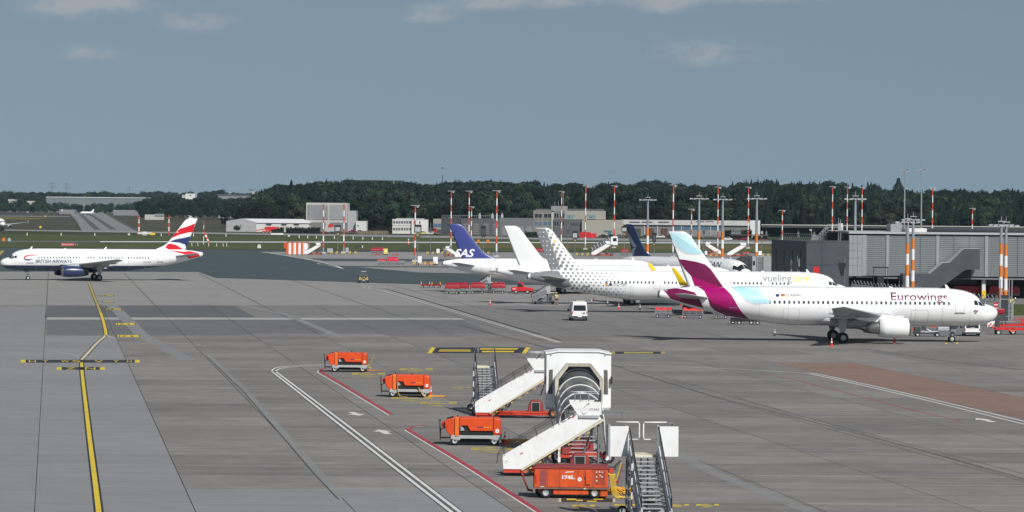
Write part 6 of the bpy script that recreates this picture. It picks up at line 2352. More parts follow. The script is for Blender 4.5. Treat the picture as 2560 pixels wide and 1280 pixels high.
cone('red and white cone next to the coiled cable by the nearest rounded power unit', 1262, 1112, .82)
cone('red and white cone against the rear of the middle power unit', 1076.5, 989, .80)
cone('red cone alone on the open apron under the blank white tail', 1225, 763, .9)
cone('red cone in front of the grey dotted airliner beside the main wheels', 1547, 774, .95)
cone('red cone by the open luggage cart under the burgundy tail', 1702, 764, .95)
cone('small red cone between the two open luggage carts', 1705.5, 795, .5)
cone('red and white cone close to the nearest airliner main wheels', 2079, 866, 1.0)
cone('dark striped cone in the shade behind the nearest airliner wing', 1937, 840, .9, M_DGREY)
cone('dark cone near the chock stand behind the white van', 1479, 760, .9, M_DGREY)
cone('dark cone before the dotted airliner beside the red cone', 1519, 763, .9, M_DGREY)
cone('dark cone standing between the wheels and the first open luggage cart', 1600, 775, .9, M_DGREY)


def cable(label, px, py, r=.8, n=3, m=None, sq=.6, h=.25, seed=1):
    p = at(px, py)
    t = thing('cable', label, 'cable', p, 0, 'coiled cables')
    rd_ = random.Random(seed)
    for k in range(n):
        pts = []
        ox, oy = rd_.uniform(-.2, .2) * r, rd_.uniform(-.3, .3) * r
        for i in range(17):
            a = 2 * pi * i / 16
            pts.append((ox + r * (1 + .25 * sin(2 * a + k)) * cos(a), oy + r * sq * (1 + .2 * cos(3 * a + k)) * sin(a), .04 + abs(sin(a * 2 + k)) * h))
        mb = MB(); mb.tube(pts, .035); mb.build('cable_loop', m or mat('cable_orange', (.62, .30, .02), .5, var=.1), t)
    return t
cable('coiled orange cable beside the cone of the nearest rounded power unit', 1292, 1110, .75, 4, seed=3)
cable('orange cable lying beside the middle power unit', 1080, 991.5, .9, 2, h=.03, seed=4)
cable('orange cable lying on the ground behind the farthest power unit', 926, 928, .8, 2, mat('cable_rust', (.35, .13, .04), .6), h=.02, seed=5)

# ---- worn orange box shaped unit numbered 1745
p = at(1335, 1242)
gb = thing('ground_power_unit', 'worn orange box shaped power unit numbered 1745 with hanging yellow cables', 'power unit', p, R(-1.0))
W = .88
mb = MB(); mb.prism([(.0, .56), (.02, 1.50), (.12, 1.60), (3.66, 1.60), (3.74, 1.52), (3.74, .56)], -W, W); mb.build('housing', M_OLDORANGE, gb, .03)
mb = MB(); mb.prism([(-.02, 1.54), (.10, 1.63), (3.68, 1.63), (3.77, 1.54), (3.77, 1.50), (-.02, 1.50)], -W - .035, W + .035); mb.build('roof', M_OLDRED, gb, .015)
mb = MB(); mb.box(-.04, 3.78, -W - .05, W + .05, .48, .56); mb.build('sill', mat('rusty_sill', (.16, .10, .08), .7, var=.3, dirt=.5), gb)
mb = MB(); mb.box(.25, 3.4, -W + .2, W - .2, .26, .47); mb.box(.98, 2.75, -W + .04, W - .04, .20, .46); mb.box(3.35, 3.72, -W + .05, W - .05, .12, .47); mb.build('chassis', M_OLDORANGE, gb, .02)
mb = MB(); mb.box(.4, 3.3, -.3, .3, .25, .35); mb.cyl((.60, -.8, .29), (.60, .8, .29), .06); mb.cyl((3.06, -.8, .29), (3.06, .8, .29), .06); mb.build('axle_frame', M_BLACK, gb)
wheels(gb, [(.60, -.74, .29), (.60, .74, .29), (3.06, -.74, .29), (3.06, .74, .29), (.34, .40, .29)], .29, .2)
ls = None
for k in range(13):
    z = .66 + k * .062
    if ls is None:
        mb = MB(); mb.add([(.30, -W - .025, 0), (.64, -W - .025, 0), (.64, -W - .004, .04), (.30, -W - .004, .04), (.30, -W - .004, 0), (.64, -W - .004, 0)], [(0, 1, 2, 3), (0, 4, 5, 1)])
        ls = mb.build('louvre', M_OLDRED, gb); ls.location.z = z
    else: share(ls, 'louvre', gb, (0, 0, z))
for x in (.68, 1.27, 2.17, 2.52, 2.96):
    mb = MB(); mb.box(x, x + .018, -W - .006, -W + .01, .58, 1.5); mb.build('panel_seam', M_DGREY, gb)
mb = MB(); mb.box(2.60, 2.84, -W - .07, -W, .72, 1.42); mb.build('door', M_OLDORANGE, gb, .02)
mb = MB(); mb.box(2.545, 2.575, -W - .03, -W, 1.0, 1.12); mb.build('handle', M_DGREY, gb)
mb = MB(); mb.box(3.05, 3.60, -W - .02, -W + .002, .74, 1.45); pf = mb.build('gauge_panel', mat('gauge_panel_red', (.34, .06, .03), .4, var=.15), gb, .05)
for (x, z) in ((3.12, 1.32), (3.26, 1.33), (3.41, 1.32), (3.30, 1.15), (3.12, 1.08), (3.40, 1.08), (3.12, .88)):
    mb = MB(); mb.box(x, x + .075, -W - .03, -W - .018, z, z + .075); mb.build('gauge', mat('gauge_face', (.62, .55, .5), .4), pf)
mb = MB(); mb.box(.06, .14, -W - .03, -W, .78, 1.2); mb.build('tail_lamp', M_RED, gb, .01)
mb = MB(); mb.prism([(-.03, .6), (-.03, 1.4), (0.0, 1.4), (0.0, .6)], -.6, .6); mb.build('end_grille', M_OLDRED, gb)
flat_text('number', gb, '1745', 1.42, 1.00, -W - .008, .24, M_WHITE, .55, .01)
flat_text('number_suffix', gb, 'g', 1.99, 1.0, -W - .008, .13, M_WHITE, .08)
disc_plate(gb, 2.30, .98, -W - .004, .105, '75')
mb = MB(); mb.prism([(1.62, 1.36), (2.0, 1.38), (2.0, 1.34), (1.72, 1.33), (1.55, 1.30)], -W - .01, -W - .004); mb.build('emblem', M_WHITE, gb)
mb = MB(); mb.box(2.5, 2.64, -W - .058, -W - .05, .485, .55); mb.box(.32, .52, -W - .03, -W, .57, .62); mb.build('warning_label', MK_C, gb)
mb = MB(); mb.cyl((-.05, 0, .30), (-.30, 0, .36), .06); mb.cyl((-.28, -.05, .30), (-.62, -.05, 1.15), .045, n=8); mb.cyl((-.56, -.05, 1.05), (-.66, -.05, 1.25), .06, n=8); mb.cyl((-.3, .1, .36), (-.5, .1, .95), .015, n=5); mb.build('tow_bar', M_OLDRED, gb)
YC = mat('cable_yellow', (.62, .42, .02), .5, var=.12)
rd_ = random.Random(4)
for k in range(6):
    x = 3.80 + .05 * k; y = -W + .1 + k * .16
    mb = MB(); mb.tube([(3.70, y, 1.35 - .04 * k), (x + .02, y - .02, 1.2), (x + .08, y, .7), (x + .14, y - .02, .3), (x + .32, y - .05, .08), (x + .5 + .16 * ((k * 5) % 6), y - .3 + .13 * ((k * 3) % 5), .05)], .021); mb.build('cable', YC, gb)
mb = MB(); mb.cyl((4.15, .9, .75), (4.42, .9, 1.7), .025); mb.m = 1; mb.cyl((4.28, .9, .75), (4.5, .9, 1.6), .02); mb.box(4.0, 4.3, .75, 1.05, .66, .78); mb.build('cable_boom', [YC, M_OLDRED], gb)
cable('heap of yellow orange cable on the ground by the box shaped power unit', 1555, 1236, .75, 5, seed=9, h=.3)


# ---- towed passenger stairs seen from the side (white side panels, red chassis)
def stair_side(label, loc, rz=0.0, sc=1.0, lettered=False, num=None, group='white towed passenger stairs', glazed=False, mirror=False, red=True):
    t = thing('passenger_stair', label, 'boarding stair', loc, rz, group)
    if mirror: t.scale = (-sc, sc, sc)
    else: t.scale = (sc, sc, sc)
    Wd = .85
    side = [(.03, 1.02), (.08, .38), (1.04, .38), (5.42, 3.16), (5.30, 3.30), (4.12, 3.42)]
    for sg in (-1, 1):
        y0 = sg * Wd
        mb = MB(); mb.prism(side, y0 - .03, y0 + .03); pn = mb.build('side_panel', M_WPAINT, t, .01)
        mb = MB(); mb.prism([(1.10, .30), (5.55, 3.08), (5.48, 3.18), (1.04, .40)], y0 - .05, y0 + .05); mb.build('lower_rail', mat('cream_rail', (.60, .55, .42), .5, var=.1), t)
        n_ = 26
        for k in range(0, n_, 2):
            a, c = k / n_, (k + 1) / n_
            f_ = lambda q, d: (1.5 + 3.4 * q + d * .45, .42 + 2.12 * q - d * .72)
            if sg < 0:
                mb = MB(); mb.prism([f_(a, .05), f_(c, .05), f_(c, -.05), f_(a, -.05)], y0 - .056, y0 - .05); mb.build('hazard_block', M_DGREY if k % 4 else mat('hazard_amber', (.50, .30, .06), .5), t)
        mb = MB()
        for q in (.02, .24, .46, .68, .88):
            x, z = .1 + 4.0 * q, 1.04 + 2.42 * q
            mb.cyl((x, y0, z - .1), (x - .18, y0, z + .50), .014, n=5)
        for hh in (.30, .48):
            mb.tube([(-.28, y0, .62 + hh * .2), (-.22, y0, 1.0 + hh * .5), (.0, y0, 1.06 + hh), (3.6, y0, 3.20 + hh), (4.2, y0, 4.0), (4.6, y0, 4.45)], .015, 5)
        mb.build('handrail', M_DGREY if not glazed else M_ALU, t)
    # treads
    tm = None
    for k in range(15):
        f_ = k / 14
        if tm is None:
            mb = MB(); mb.box(-.14, .14, -Wd + .05, Wd - .05, -.02, .02); tm = mb.build('step', M_ALU, t); tm.location = (.35, 0, .62)
        else: share(tm, 'step', t, (.35 + 3.7 * f_, 0, .62 + 2.72 * f_))
    # platform
    mb = MB(); mb.prism([(3.62, 4.10), (5.38, 4.10), (5.40, 3.42), (5.2, 3.30), (4.18, 3.30)], -Wd - .06, -Wd); mb.prism([(3.62, 4.10), (5.38, 4.10), (5.40, 3.42), (5.2, 3.30), (4.18, 3.30)], Wd, Wd + .06)
    pf_ = mb.build('platform_panel', M_WPAINT, t)
    mb = MB(); mb.box(4.1, 5.4, -Wd, Wd, 3.28, 3.36); mb.box(4.15, 5.25, -Wd - .12, -Wd - .07, 3.22, 3.36); mb.build('platform_floor', M_LGREY, t)
    mb = MB(); mb.box(5.2, 6.7, -.55, .55, 3.40, 3.48); mb.prism([(6.55, 3.32), (6.7, 3.30), (6.75, 3.48), (6.55, 3.5)], -.6, .6); mb.box(5.0, 6.4, .6, .68, 3.42, 3.52); mb.build('gangplank', M_GREY, t)
    for y0 in (-Wd, Wd):
        mb = MB()
        for x in (3.95, 4.25, 4.7, 5.3): mb.cyl((x, y0, 4.1), (x, y0, 4.55), .022, n=5)
        mb.tube([(3.55, y0, 4.15), (3.6, y0, 4.5), (3.8, y0, 4.55), (5.35, y0, 4.55), (5.38, y0, 4.1)], .022, 5)
        mb.build('platform_rail', M_ALU, t)
    mb = MB(); mb.box(5.28, 5.40, -Wd, Wd, 3.36, 4.55); mb.cyl((5.33, -Wd, 3.3), (5.33, -Wd, 4.75), .05, n=6); mb.build('platform_gate', M_DGREY if lettered else M_GREY, t)
    # support and chassis
    mb = MB(); mb.box(-.02 + .10, 1.25, -Wd + .02, Wd - .02, .18, .40); mb.box(1.0, 6.1, -.62, -.50, .2, .46); mb.box(1.0, 6.1, .50, .62, .2, .46); mb.box(1.6, 2.9, -.62, .62, .22, .5); mb.box(3.3, 5.8, -.66, .66, .34, .47)
    mb.prism([(2.6, .46), (3.35, .46), (3.0, .30), (2.75, .30)], -.64, .64)
    mb.build('chassis', M_CHRED if red else M_GREY, t, .015)
    mb = MB(); mb.box(2.0, 2.25, -.5, -.3, .4, 1.1); mb.box(2.3, 2.5, -.55, -.35, .5, .75); mb.cyl((2.1, .2, .4), (2.9, .2, 1.5), .06); mb.cyl((5.25, -.6, .45), (5.25, -.6, 3.2), .06); mb.cyl((5.25, .6, .45), (5.25, .6, 3.2), .06); mb.cyl((4.2, .5, .45), (5.1, .5, 3.0), .05); mb.build('lift_strut', M_GREY, t)
    mb = MB(); mb.prism([(3.72, .46), (3.72, .85), (3.95, 1.22), (4.5, 1.25), (4.78, .95), (4.78, .46)], -.62, .62); ec = mb.build('engine_cover', M_OLDRED if red else M_GREY, t, .05)
    mb = MB(); mb.box(3.98, 4.52, -.66, -.61, .5, 1.08); mb.build('radiator', M_BLACK, ec)
    mb = MB(); mb.box(3.95, 4.55, -.68, -.66, 1.08, 1.12); mb.box(3.95, 3.99, -.68, -.66, .5, 1.08); mb.box(4.51, 4.55, -.68, -.66, .5, 1.08); mb.build('radiator_frame', M_ALU, ec)
    wheels(t, [(1.28, -.72, .36), (1.28, .72, .36), (5.5, -.72, .36), (5.5, .72, .36)], .36, .22, mat('rusty_rim', (.28, .13, .07), .6, .3) if red else None)
    mb = MB(); mb.box(5.7, 6.25, -.25, .25, .35, .5); mb.cyl((5.6, -.4, .7), (5.4, -.4, 1.05), .05); mb.cyl((5.3, -.3, .6), (5.9, -.3, .85), .08); mb.cyl((6.1, 0, .45), (6.5, 0, .85), .05); mb.build('drawbar', M_DGREY, t)
    if lettered:
        flat_text('lettering', pf_, 'GROUND', 4.12, 3.62, -Wd - .066, .17, PGREY, .62)
        flat_text('lettering', pf_, 'STARS', 4.76, 3.62, -Wd - .066, .17, BURG, .50)
        mb = MB(); mb.tube([(4.45, -Wd - .07, 3.78), (4.55, -Wd - .07, 3.9), (4.72, -Wd - .07, 4.0)], .012, 4); mb.prism([(4.62, 3.98), (4.74, 4.05), (4.72, 3.9), (4.70, 3.97)], -Wd - .075, -Wd - .065)
        mb.tube([(4.34, -Wd - .07, 3.54), (4.36, -Wd - .07, 3.44), (4.45, -Wd - .07, 3.42), (4.58, -Wd - .07, 3.50)], .014, 4); mb.build('bird_emblem', REGG, pf_)
    if num:
        disc_plate(t, .25, .82, -Wd - .036, .12, num)
    if not glazed:
        mb = MB(); mb.prism([(.95, 1.20), (1.08, 1.30), (1.16, 1.30), (1.06, 1.18)], -Wd - .036, -Wd - .03); mb.prism([(3.75, 3.20), (3.88, 3.32), (3.98, 3.33), (3.86, 3.22)], -Wd - .036, -Wd - .03); mb.build('red_mark', BRED, t)
    if glazed:
        cb = MB(); cb.prism([(5.3, 3.2), (5.3, 5.3), (7.0, 5.5), (7.2, 5.1), (7.2, 3.0)], -1.2, 1.2); c_ = cb.build('cab', M_WPAINT, t, .08)
        cb = MB(); cb.box(5.9, 6.9, -1.23, -1.2, 4.1, 5.0); cb.build('cab_window', M_GLASS, c_)
        for k in range(7):
            x, z = .7 + 4.6 * k / 6, 1.0 + 2.75 * k / 6
            mb = MB(); mb.tube([(x, -Wd, z), (x - .45, -Wd, z + 1.0), (x - .6, -Wd * .5, z + 1.45), (x - .65, 0, z + 1.55), (x - .6, Wd * .5, z + 1.45), (x - .45, Wd, z + 1.0), (x, Wd, z)], .05, 5); mb.build('canopy_hoop', M_WPAINT, t)
        mb = MB(); rows = []
        for k in range(7):
            x, z = .7 + 4.6 * k / 6, 1.0 + 2.75 * k / 6
            rows.append([(x, -Wd + .03, z), (x - .43, -Wd + .03, z + .97), (x - .58, -Wd * .5, z + 1.41), (x - .63, 0, z + 1.51), (x - .58, Wd * .5, z + 1.41), (x - .43, Wd - .03, z + .97), (x, Wd - .03, z)])
        mb.grid(rows); mb.build('canopy_glazing', mat('smoked_glazing', (.10, .105, .11), .2, var=.1), t)
    return t


stair_side('white towed stair with red chassis, farther one, its foot by the grey open stair', at(1186, 1043), R(-.5), 1.0, num='15')
stair_side('white towed stair lettered on its platform, in front of the covered stair', at(1255, 1187), R(-.5), 1.0, lettered=True, num='75')


# ---- open stairs on wheels seen from their foot
def stair_open(label, loc, rz, land=2.7, run=4.6, panels=True, w=.70, dark=False, sc=1.0):
    """foot at the origin, climbing towards +y"""
    t = thing('open_stair', label, 'boarding stair', loc, rz, 'open grey passenger stairs')
    t.scale = (sc, sc, sc)
    MG_ = M_GREY if dark else mat('stair_grey', (.50, .52, .54), .5, var=.08, dirt=.25)
    foot = .45
    for sg in (-1, 1):
        x = sg * w
        mb = MB()
        mb.prism([(0.0, foot - .28), (.0, foot + .30), (run, land + .40), (run, land - .18)], x - .14 if sg < 0 else x, x if sg < 0 else x + .14, 'x')
        mb.build('stringer', MG_, t)
        mb = MB(); mb.prism([(.05, foot + .40), (run - .1, land + .55), (run - .1, land + .95), (.05, foot + .85)], x + sg * .07 - .012, x + sg * .07 + .012, 'x'); mb.build('side_sheet', MG_ if dark else mat('pale_blue_sheet', (.34, .37, .40), .45, .1), t)
        mb = MB()
        mb.tube([(x + sg * .08, -.15, foot + .45), (x + sg * .08, -.12, foot + .98), (x + sg * .08, .1, foot + 1.10), (x + sg * .08, run, land + 1.12), (x + sg * .08, run + .45, land + 1.25)], .030, 6); mb.build('handrail', M_BLACK, t)
        mb = MB()
        for k in range(6):
            q = k / 5; mb.cyl((x + sg * .08, run * q, foot + (land - foot) * q), (x + sg * .08, run * q, foot + (land - foot) * q + 1.08), .025, n=5)
        mb.tube([(x + sg * .09, 0, foot + .62), (x + sg * .09, run, land + .70)], .025, 5)
        mb.build('rail_post', M_ALU, t)
    n = max(9, int(land / .19))
    tm = None
    for k in range(n):
        f_ = k / (n - 1)
        if tm is None:
            mb = MB(); mb.box(-w, w, -.12, .12, -.02, .02); mb.box(-w, w, -.125, -.12, -.03, .025); tm = mb.build('step', M_ALU, t); tm.location = (0, .15, foot)
        else: share(tm, 'step', t, (0, .15 + (run - .3) * f_, foot + (land - foot - .12) * f_))
    mb = MB()
    for k in range(5):
        q0 = .12 + .17 * k; q1 = q0 + .12
        mb.cyl((-w, run * q0, foot + (land - foot) * q0 - .2), (w, run * q1, foot + (land - foot) * q1 - .2), .028, n=5); mb.cyl((w, run * q0, foot + (land - foot) * q0 - .2), (-w, run * q1, foot + (land - foot) * q1 - .2), .028, n=5)
    mb.build('cross_brace', M_ALU, t)
    mb = MB(); mb.box(-w, w, run - .05, run + 1.5, land - .1, land); mb.build('landing', mat('landing_cream', (.55, .52, .40), .6), t)
    mb = MB()
    for x in (-w - .1, w + .1):
        mb.cyl((x, run + .2, .3), (x, run + .2, land), .05, n=6); mb.cyl((x, run + 1.2, .3), (x, run + 1.2, land), .05, n=6); mb.cyl((x, .6, .3), (x, run + 1.2, land - .3), .04, n=6)
    for x in (-.16, .16): mb.cyl((x, run + .1, .3), (x, run + .1, land), .04, n=6)
    mb.build('support_leg', M_GREY, t)
    mb = MB(); mb.box(-w - .12, w + .12, -.05, run + 1.3, .24, .36); mb.box(-w - .1, w + .1, 1.2, 1.5, .1, .25); mb.box(-.3, .3, .8, 1.5, .36, .9); mb.box(-.25, .2, 2.2, 2.9, .36, 1.3); mb.build('base_frame', M_DGREY, t)
    mb = MB()
    for k in range(10):
        mb.box(-w + 2 * w * k / 10, -w + 2 * w * (k + .5) / 10, -.16, -.14, foot - .2, foot - .08)
    mb.build('hazard_edge', M_YELLOW, t)
    wheels(t, [(-w - .32, .4, .25), (w + .32, .4, .25), (-w - .32, run + .9, .25), (w + .32, run + .9, .25)], .25, .16)
    mb = MB(); mb.cyl((-w - .4, .4, .25), (w + .4, .4, .25), .05); mb.cyl((-w - .4, run + .9, .25), (w + .4, run + .9, .25), .05); mb.build('axle', M_DGREY, t)
    mb = MB()
    bands = 9
    for k in range(bands):
        mb.m = k % 2
        mb.cyl((-w - .42, .9, .2 + land * k / bands), (-w - .42, .9, .2 + land * (k + 1) / bands), .04, n=6)
    mb.build('jack_pole', [M_DGREY, M_WPAINT], t)
    if panels:
        for sg in (-1, 1):
            a, c = (w + .12) * sg, (w + 1.02) * sg
            mb = MB(); mb.box(min(a, c), max(a, c), run + .25, run + .31, land - .12, land + 1.32); mb.build('guard_panel', M_WPAINT, t, .01)
            mb = MB(); mb.box(min(a, a + sg * .05), max(a, a + sg * .05), run + .32, run + 1.5, land - .1, land + 1.32); mb.build('guard_panel', M_WPAINT, t, .01)
            mb = MB()
            x0, x1 = sg * .10, sg * (w + .6)
            mb.tube([(x1, run + 1.4, land + 1.45), (x0 + sg * .05, run + 1.4, land + 1.45), (x0, run + 1.4, land + 1.35), (x0, run + 1.4, land + .72), (x0 + sg * .05, run + 1.4, land + .62), (x1, run + 1.4, land + .62)], .032, 6); mb.build('gate_rail', M_WPAINT, t)
        mb = MB(); mb.cyl((w + .75, run + .5, land + 1.3), (w + .75, run + .5, land + 1.5), .05); mb.box(w + .55, w + .85, run + .4, run + .6, land + 1.42, land + 1.52); mb.cyl((w + .62, run + .5, land + 1.5), (w + .66, run + .5, land + 1.62), .06); mb.build('work_lamp', M_GREY, t)
        mb = MB(); mb.box(-w - 1.1, -w - 1.0, run + .2, run + 1.2, land - .1, land + 1.4); mb.build('end_panel', M_LGREY, t)
    else:
        for sg in (-1, 1):
            mb = MB(); mb.tube([(sg * (w + .08), run + .4, land), (sg * (w + .08), run + .4, land + 1.2), (sg * (w - .15), run + .4, land + 1.32), (sg * (w - .15), run + .4, land + .9)], .035, 6); mb.build('gate_rail', M_ALU, t)
            mb = MB(); mb.box(sg * (w + .1) - .03, sg * (w + .1) + .03, run - .2, run + .5, land - .2, land + .85); mb.build('guard_panel', M_LGREY, t)
    return t


stair_open('open grey stair closest of all with two white guard panels at its top', at(1640, 1318), R(4.5), 3.0, 4.7, w=.62)
stair_open('open grey stair standing behind the foot of the farther white stair', at(1222, 1040), R(4.0), 3.25, 5.0, panels=False, w=.62)


# ---- covered stair seen from its foot: cab, hood, hooped canopy
loc = at(1458, 1160)
cs = thing('covered_stair', 'covered boarding stair with a big white cab and a hooped dark canopy', 'boarding stair', loc, R(1.2))
s_c = FPX / (loc.y + 9.0)
W = 1.28
RUN, Z0c, Z1c = 8.0, .75, 3.15
def fz(q): return Z0c + (Z1c - Z0c) * q
# cab box with front opening
cz0, cz1, cw = 2.75, 6.05, 1.90
def quadwall(name, pts, y0, y1, m, bevel=0.0):
    mb = MB(); mb.prism(pts, y0, y1); return mb.build(name, m, cs, bevel)
oct_ = [(-1.42, cz0), (-1.42, 4.55), (-.72, 5.42), (.72, 5.42), (1.42, 4.55), (1.42, cz0)]
cab = quadwall('cab_front', [(-cw, cz0), (-1.42, cz0), (-1.42, 4.55), (-.72, 5.42), (.72, 5.42), (1.42, 4.55), (1.42, cz0), (cw, cz0), (cw, cz1 - .12), (1.2, cz1), (-1.2, cz1), (-cw, cz1 - .12)], RUN, RUN + .1, M_WPAINT)
for sg in (-1, 1):
    mb = MB(); mb.box(sg * cw - .05, sg * cw + .05, RUN + .11, RUN + 2.8, cz0, cz1 - .15); mb.build('cab_side', M_WPAINT, cs)
    mb = MB(); mb.prism([(sg * 1.52, 3.55), (sg * 1.78, 3.55), (sg * 1.74, 4.98), (sg * 1.52, 5.02)], RUN - .02, RUN - .003); mb.build('cab_window', mat('tinted_window', (.12, .115, .105), .15, var=.15), cab)
    mb = MB(); mb.box(sg * (cw + .02), sg * (cw + .12), RUN - .25, RUN - .05, 4.15, 4.62) if sg > 0 else mb.box(-(cw + .12), -(cw + .02), RUN - .25, RUN - .05, 4.15, 4.62); mb.cyl((sg * cw, RUN + .1, 4.4), (sg * (cw + .08), RUN - .15, 4.4), .03, n=5); mb.build('mirror', M_BLACK, cs)
    mb = MB(); mb.cyl((sg * 1.62, RUN - .0, cz1 - .12), (sg * 1.62, RUN - .08, cz1 - .12), .05); mb.box(sg * 1.60 - .05, sg * 1.60 + .05, RUN - .02, RUN + .1, cz1 - .1, cz1 + .05); mb.build('roof_clip', M_LGREY, cab)
    mb = MB(); mb.prism([(sg * 1.42, 2.75), (sg * 1.40, 3.6), (sg * 1.30, 3.4), (sg * 1.28, 2.75)], RUN - .9, RUN); mb.build('hood_cheek', M_WPAINT, cs)
mb = MB(); mb.prism([(-cw - .06, cz1 - .13), (-1.2, cz1 + .01), (1.2, cz1 + .01), (cw + .06, cz1 - .13), (cw + .06, cz1 - .05), (1.2, cz1 + .09), (-1.2, cz1 + .09), (-cw - .06, cz1 - .05)], RUN - .08, RUN + 2.9); mb.build('cab_roof', M_WPAINT, cs)
mb = MB(); mb.box(-cw, cw, RUN + 2.7, RUN + 2.8, cz0, cz1 - .15); mb.build('cab_back', M_LGREY, cs)
mb = MB(); mb.box(-cw, cw, RUN, RUN + 2.8, cz0 - .12, cz0 - .005); mb.build('cab_floor', M_LGREY, cs)
# octagonal hood
mb = MB()
o0 = [(-1.42, 3.0), (-1.42, 4.55), (-.72, 5.42), (.72, 5.42), (1.42, 4.55), (1.42, 3.0)]
o1 = [(x * .86, 3.0 + (z - 3.0) * .93) for x, z in o0]
yf = RUN - 1.25
for i in range(5):
    a, c, d_, e_ = o0[i], o0[i + 1], o1[i + 1], o1[i]
    mb.m = 0; mb.add([(a[0], yf, a[1]), (c[0], yf, c[1]), (c[0], RUN, c[1]), (a[0], RUN, a[1])], [(0, 1, 2, 3)])
    mb.m = 1; mb.add([(a[0], yf - .01, a[1]), (c[0], yf - .01, c[1]), (d_[0], yf + .05, d_[1]), (e_[0], yf + .05, e_[1])], [(0, 1, 2, 3)])
mb.build('octagonal_hood', [M_LGREY, mat('stained_cream', (.55, .51, .43), .6, var=.2, scale=3, dirt=.4)], cs)
# canopy: hooped barrel along the slope
prof = [(-W, -.25), (-W, .75)] + [(-W * cos(pi * i / 14), .75 + 1.25 * sin(pi * i / 14)) for i in range(1, 14)] + [(W, .75), (W, -.25)]
GLZ = bpy.data.materials.new('smoked_canopy'); GLZ.use_nodes = True
_p = GLZ.node_tree.nodes['Principled BSDF']; _p.inputs['Base Color'].default_value = (.11, .115, .125, 1); _p.inputs['Roughness'].default_value = .16; _p.inputs['Alpha'].default_value = .80; _p.inputs['Specular IOR Level'].default_value = .7
NH = 5
for k in range(NH - 1):
    q0, q1 = .30 + .66 * k / (NH - 1), .30 + .66 * (k + 1) / (NH - 1)
    mb = MB(); mb.grid([[(x, RUN * q0 - .3 + z * .0, fz(q0) + z) for x, z in prof], [(x, RUN * q1 - .3, fz(q1) + z) for x, z in prof]]); mb.build('canopy_pane', GLZ, cs)
for k in range(NH):
    q = .30 + .66 * k / (NH - 1)
    mb = MB(); mb.tube([(x * 1.015, RUN * q - .3, fz(q) + z * 1.01) for x, z in prof], .034, 6); mb.build('canopy_hoop', M_WPAINT, cs)
for sg in (-1, 1):
    mb = MB(); mb.prism([(-.2, Z0c - .35), (-.2, Z0c + .1), (RUN, Z1c + .1), (RUN, Z1c - .4)], sg * (W + .03), sg * (W + .09), 'x'); mb.build('stringer', M_LGREY, cs)
    mb = MB(); mb.tube([(sg * .75, -.3, Z0c + .95), (sg * .75, 0, Z0c + 1.05), (sg * .75, RUN, Z1c + 1.05)], .03); mb.build('handrail', M_ALU, cs)
    mb = MB(); mb.box(sg * (W + .1) - .07, sg * (W + .1) + .07, -.2, .0, .1, 2.0); mb.build('front_post', M_WPAINT, cs)
tm = None
for k in range(15):
    f_ = k / 14
    if tm is None:
        mb = MB(); mb.box(-.78, .78, -.16, .16, -.03, .03); tm = mb.build('step', M_ALU, cs); tm.location = (0, .1, Z0c - .3)
    else: share(tm, 'step', cs, (0, .1 + (RUN - .2) * f_, Z0c - .3 + (Z1c - Z0c + .2) * f_))
mb = MB(); mb.box(-.62, .62, .35, 9.5, .35, .6); mb.box(-1.15, 1.15, 2.0, 2.3, .3, .55); mb.box(-1.5, 1.5, .55, .85, .32, .5); mb.build('chassis', M_CHRED, cs)
mb = MB(); mb.box(-.55, .55, 3.0, 5.0, .6, 1.2); mb.box(.2, .62, .6, 1.4, .6, 1.1); mb.box(-1.2, -.7, .5, 1.2, .5, .9); mb.build('engine_block', M_OLDRED, cs, .03)
mb = MB()
for sg in (-1, 1):
    mb.cyl((sg * .7, 6.0, .5), (sg * .9, 8.6, 2.7), .08); mb.cyl((sg * .8, 9.0, .5), (sg * .9, 9.0, 2.7), .09)
mb.build('lift_strut', M_GREY, cs)
wheels(cs, [(-1.45, .7, .36), (1.45, .7, .36), (-1.0, 8.6, .42), (1.0, 8.6, .42)], .38, .26)
# ------------------------------------------------------------------ vehicles, carts and people between the airliners
def gz(px, py):
    v = G(px, py, .03); return Vector((v.x, v.y, .03))


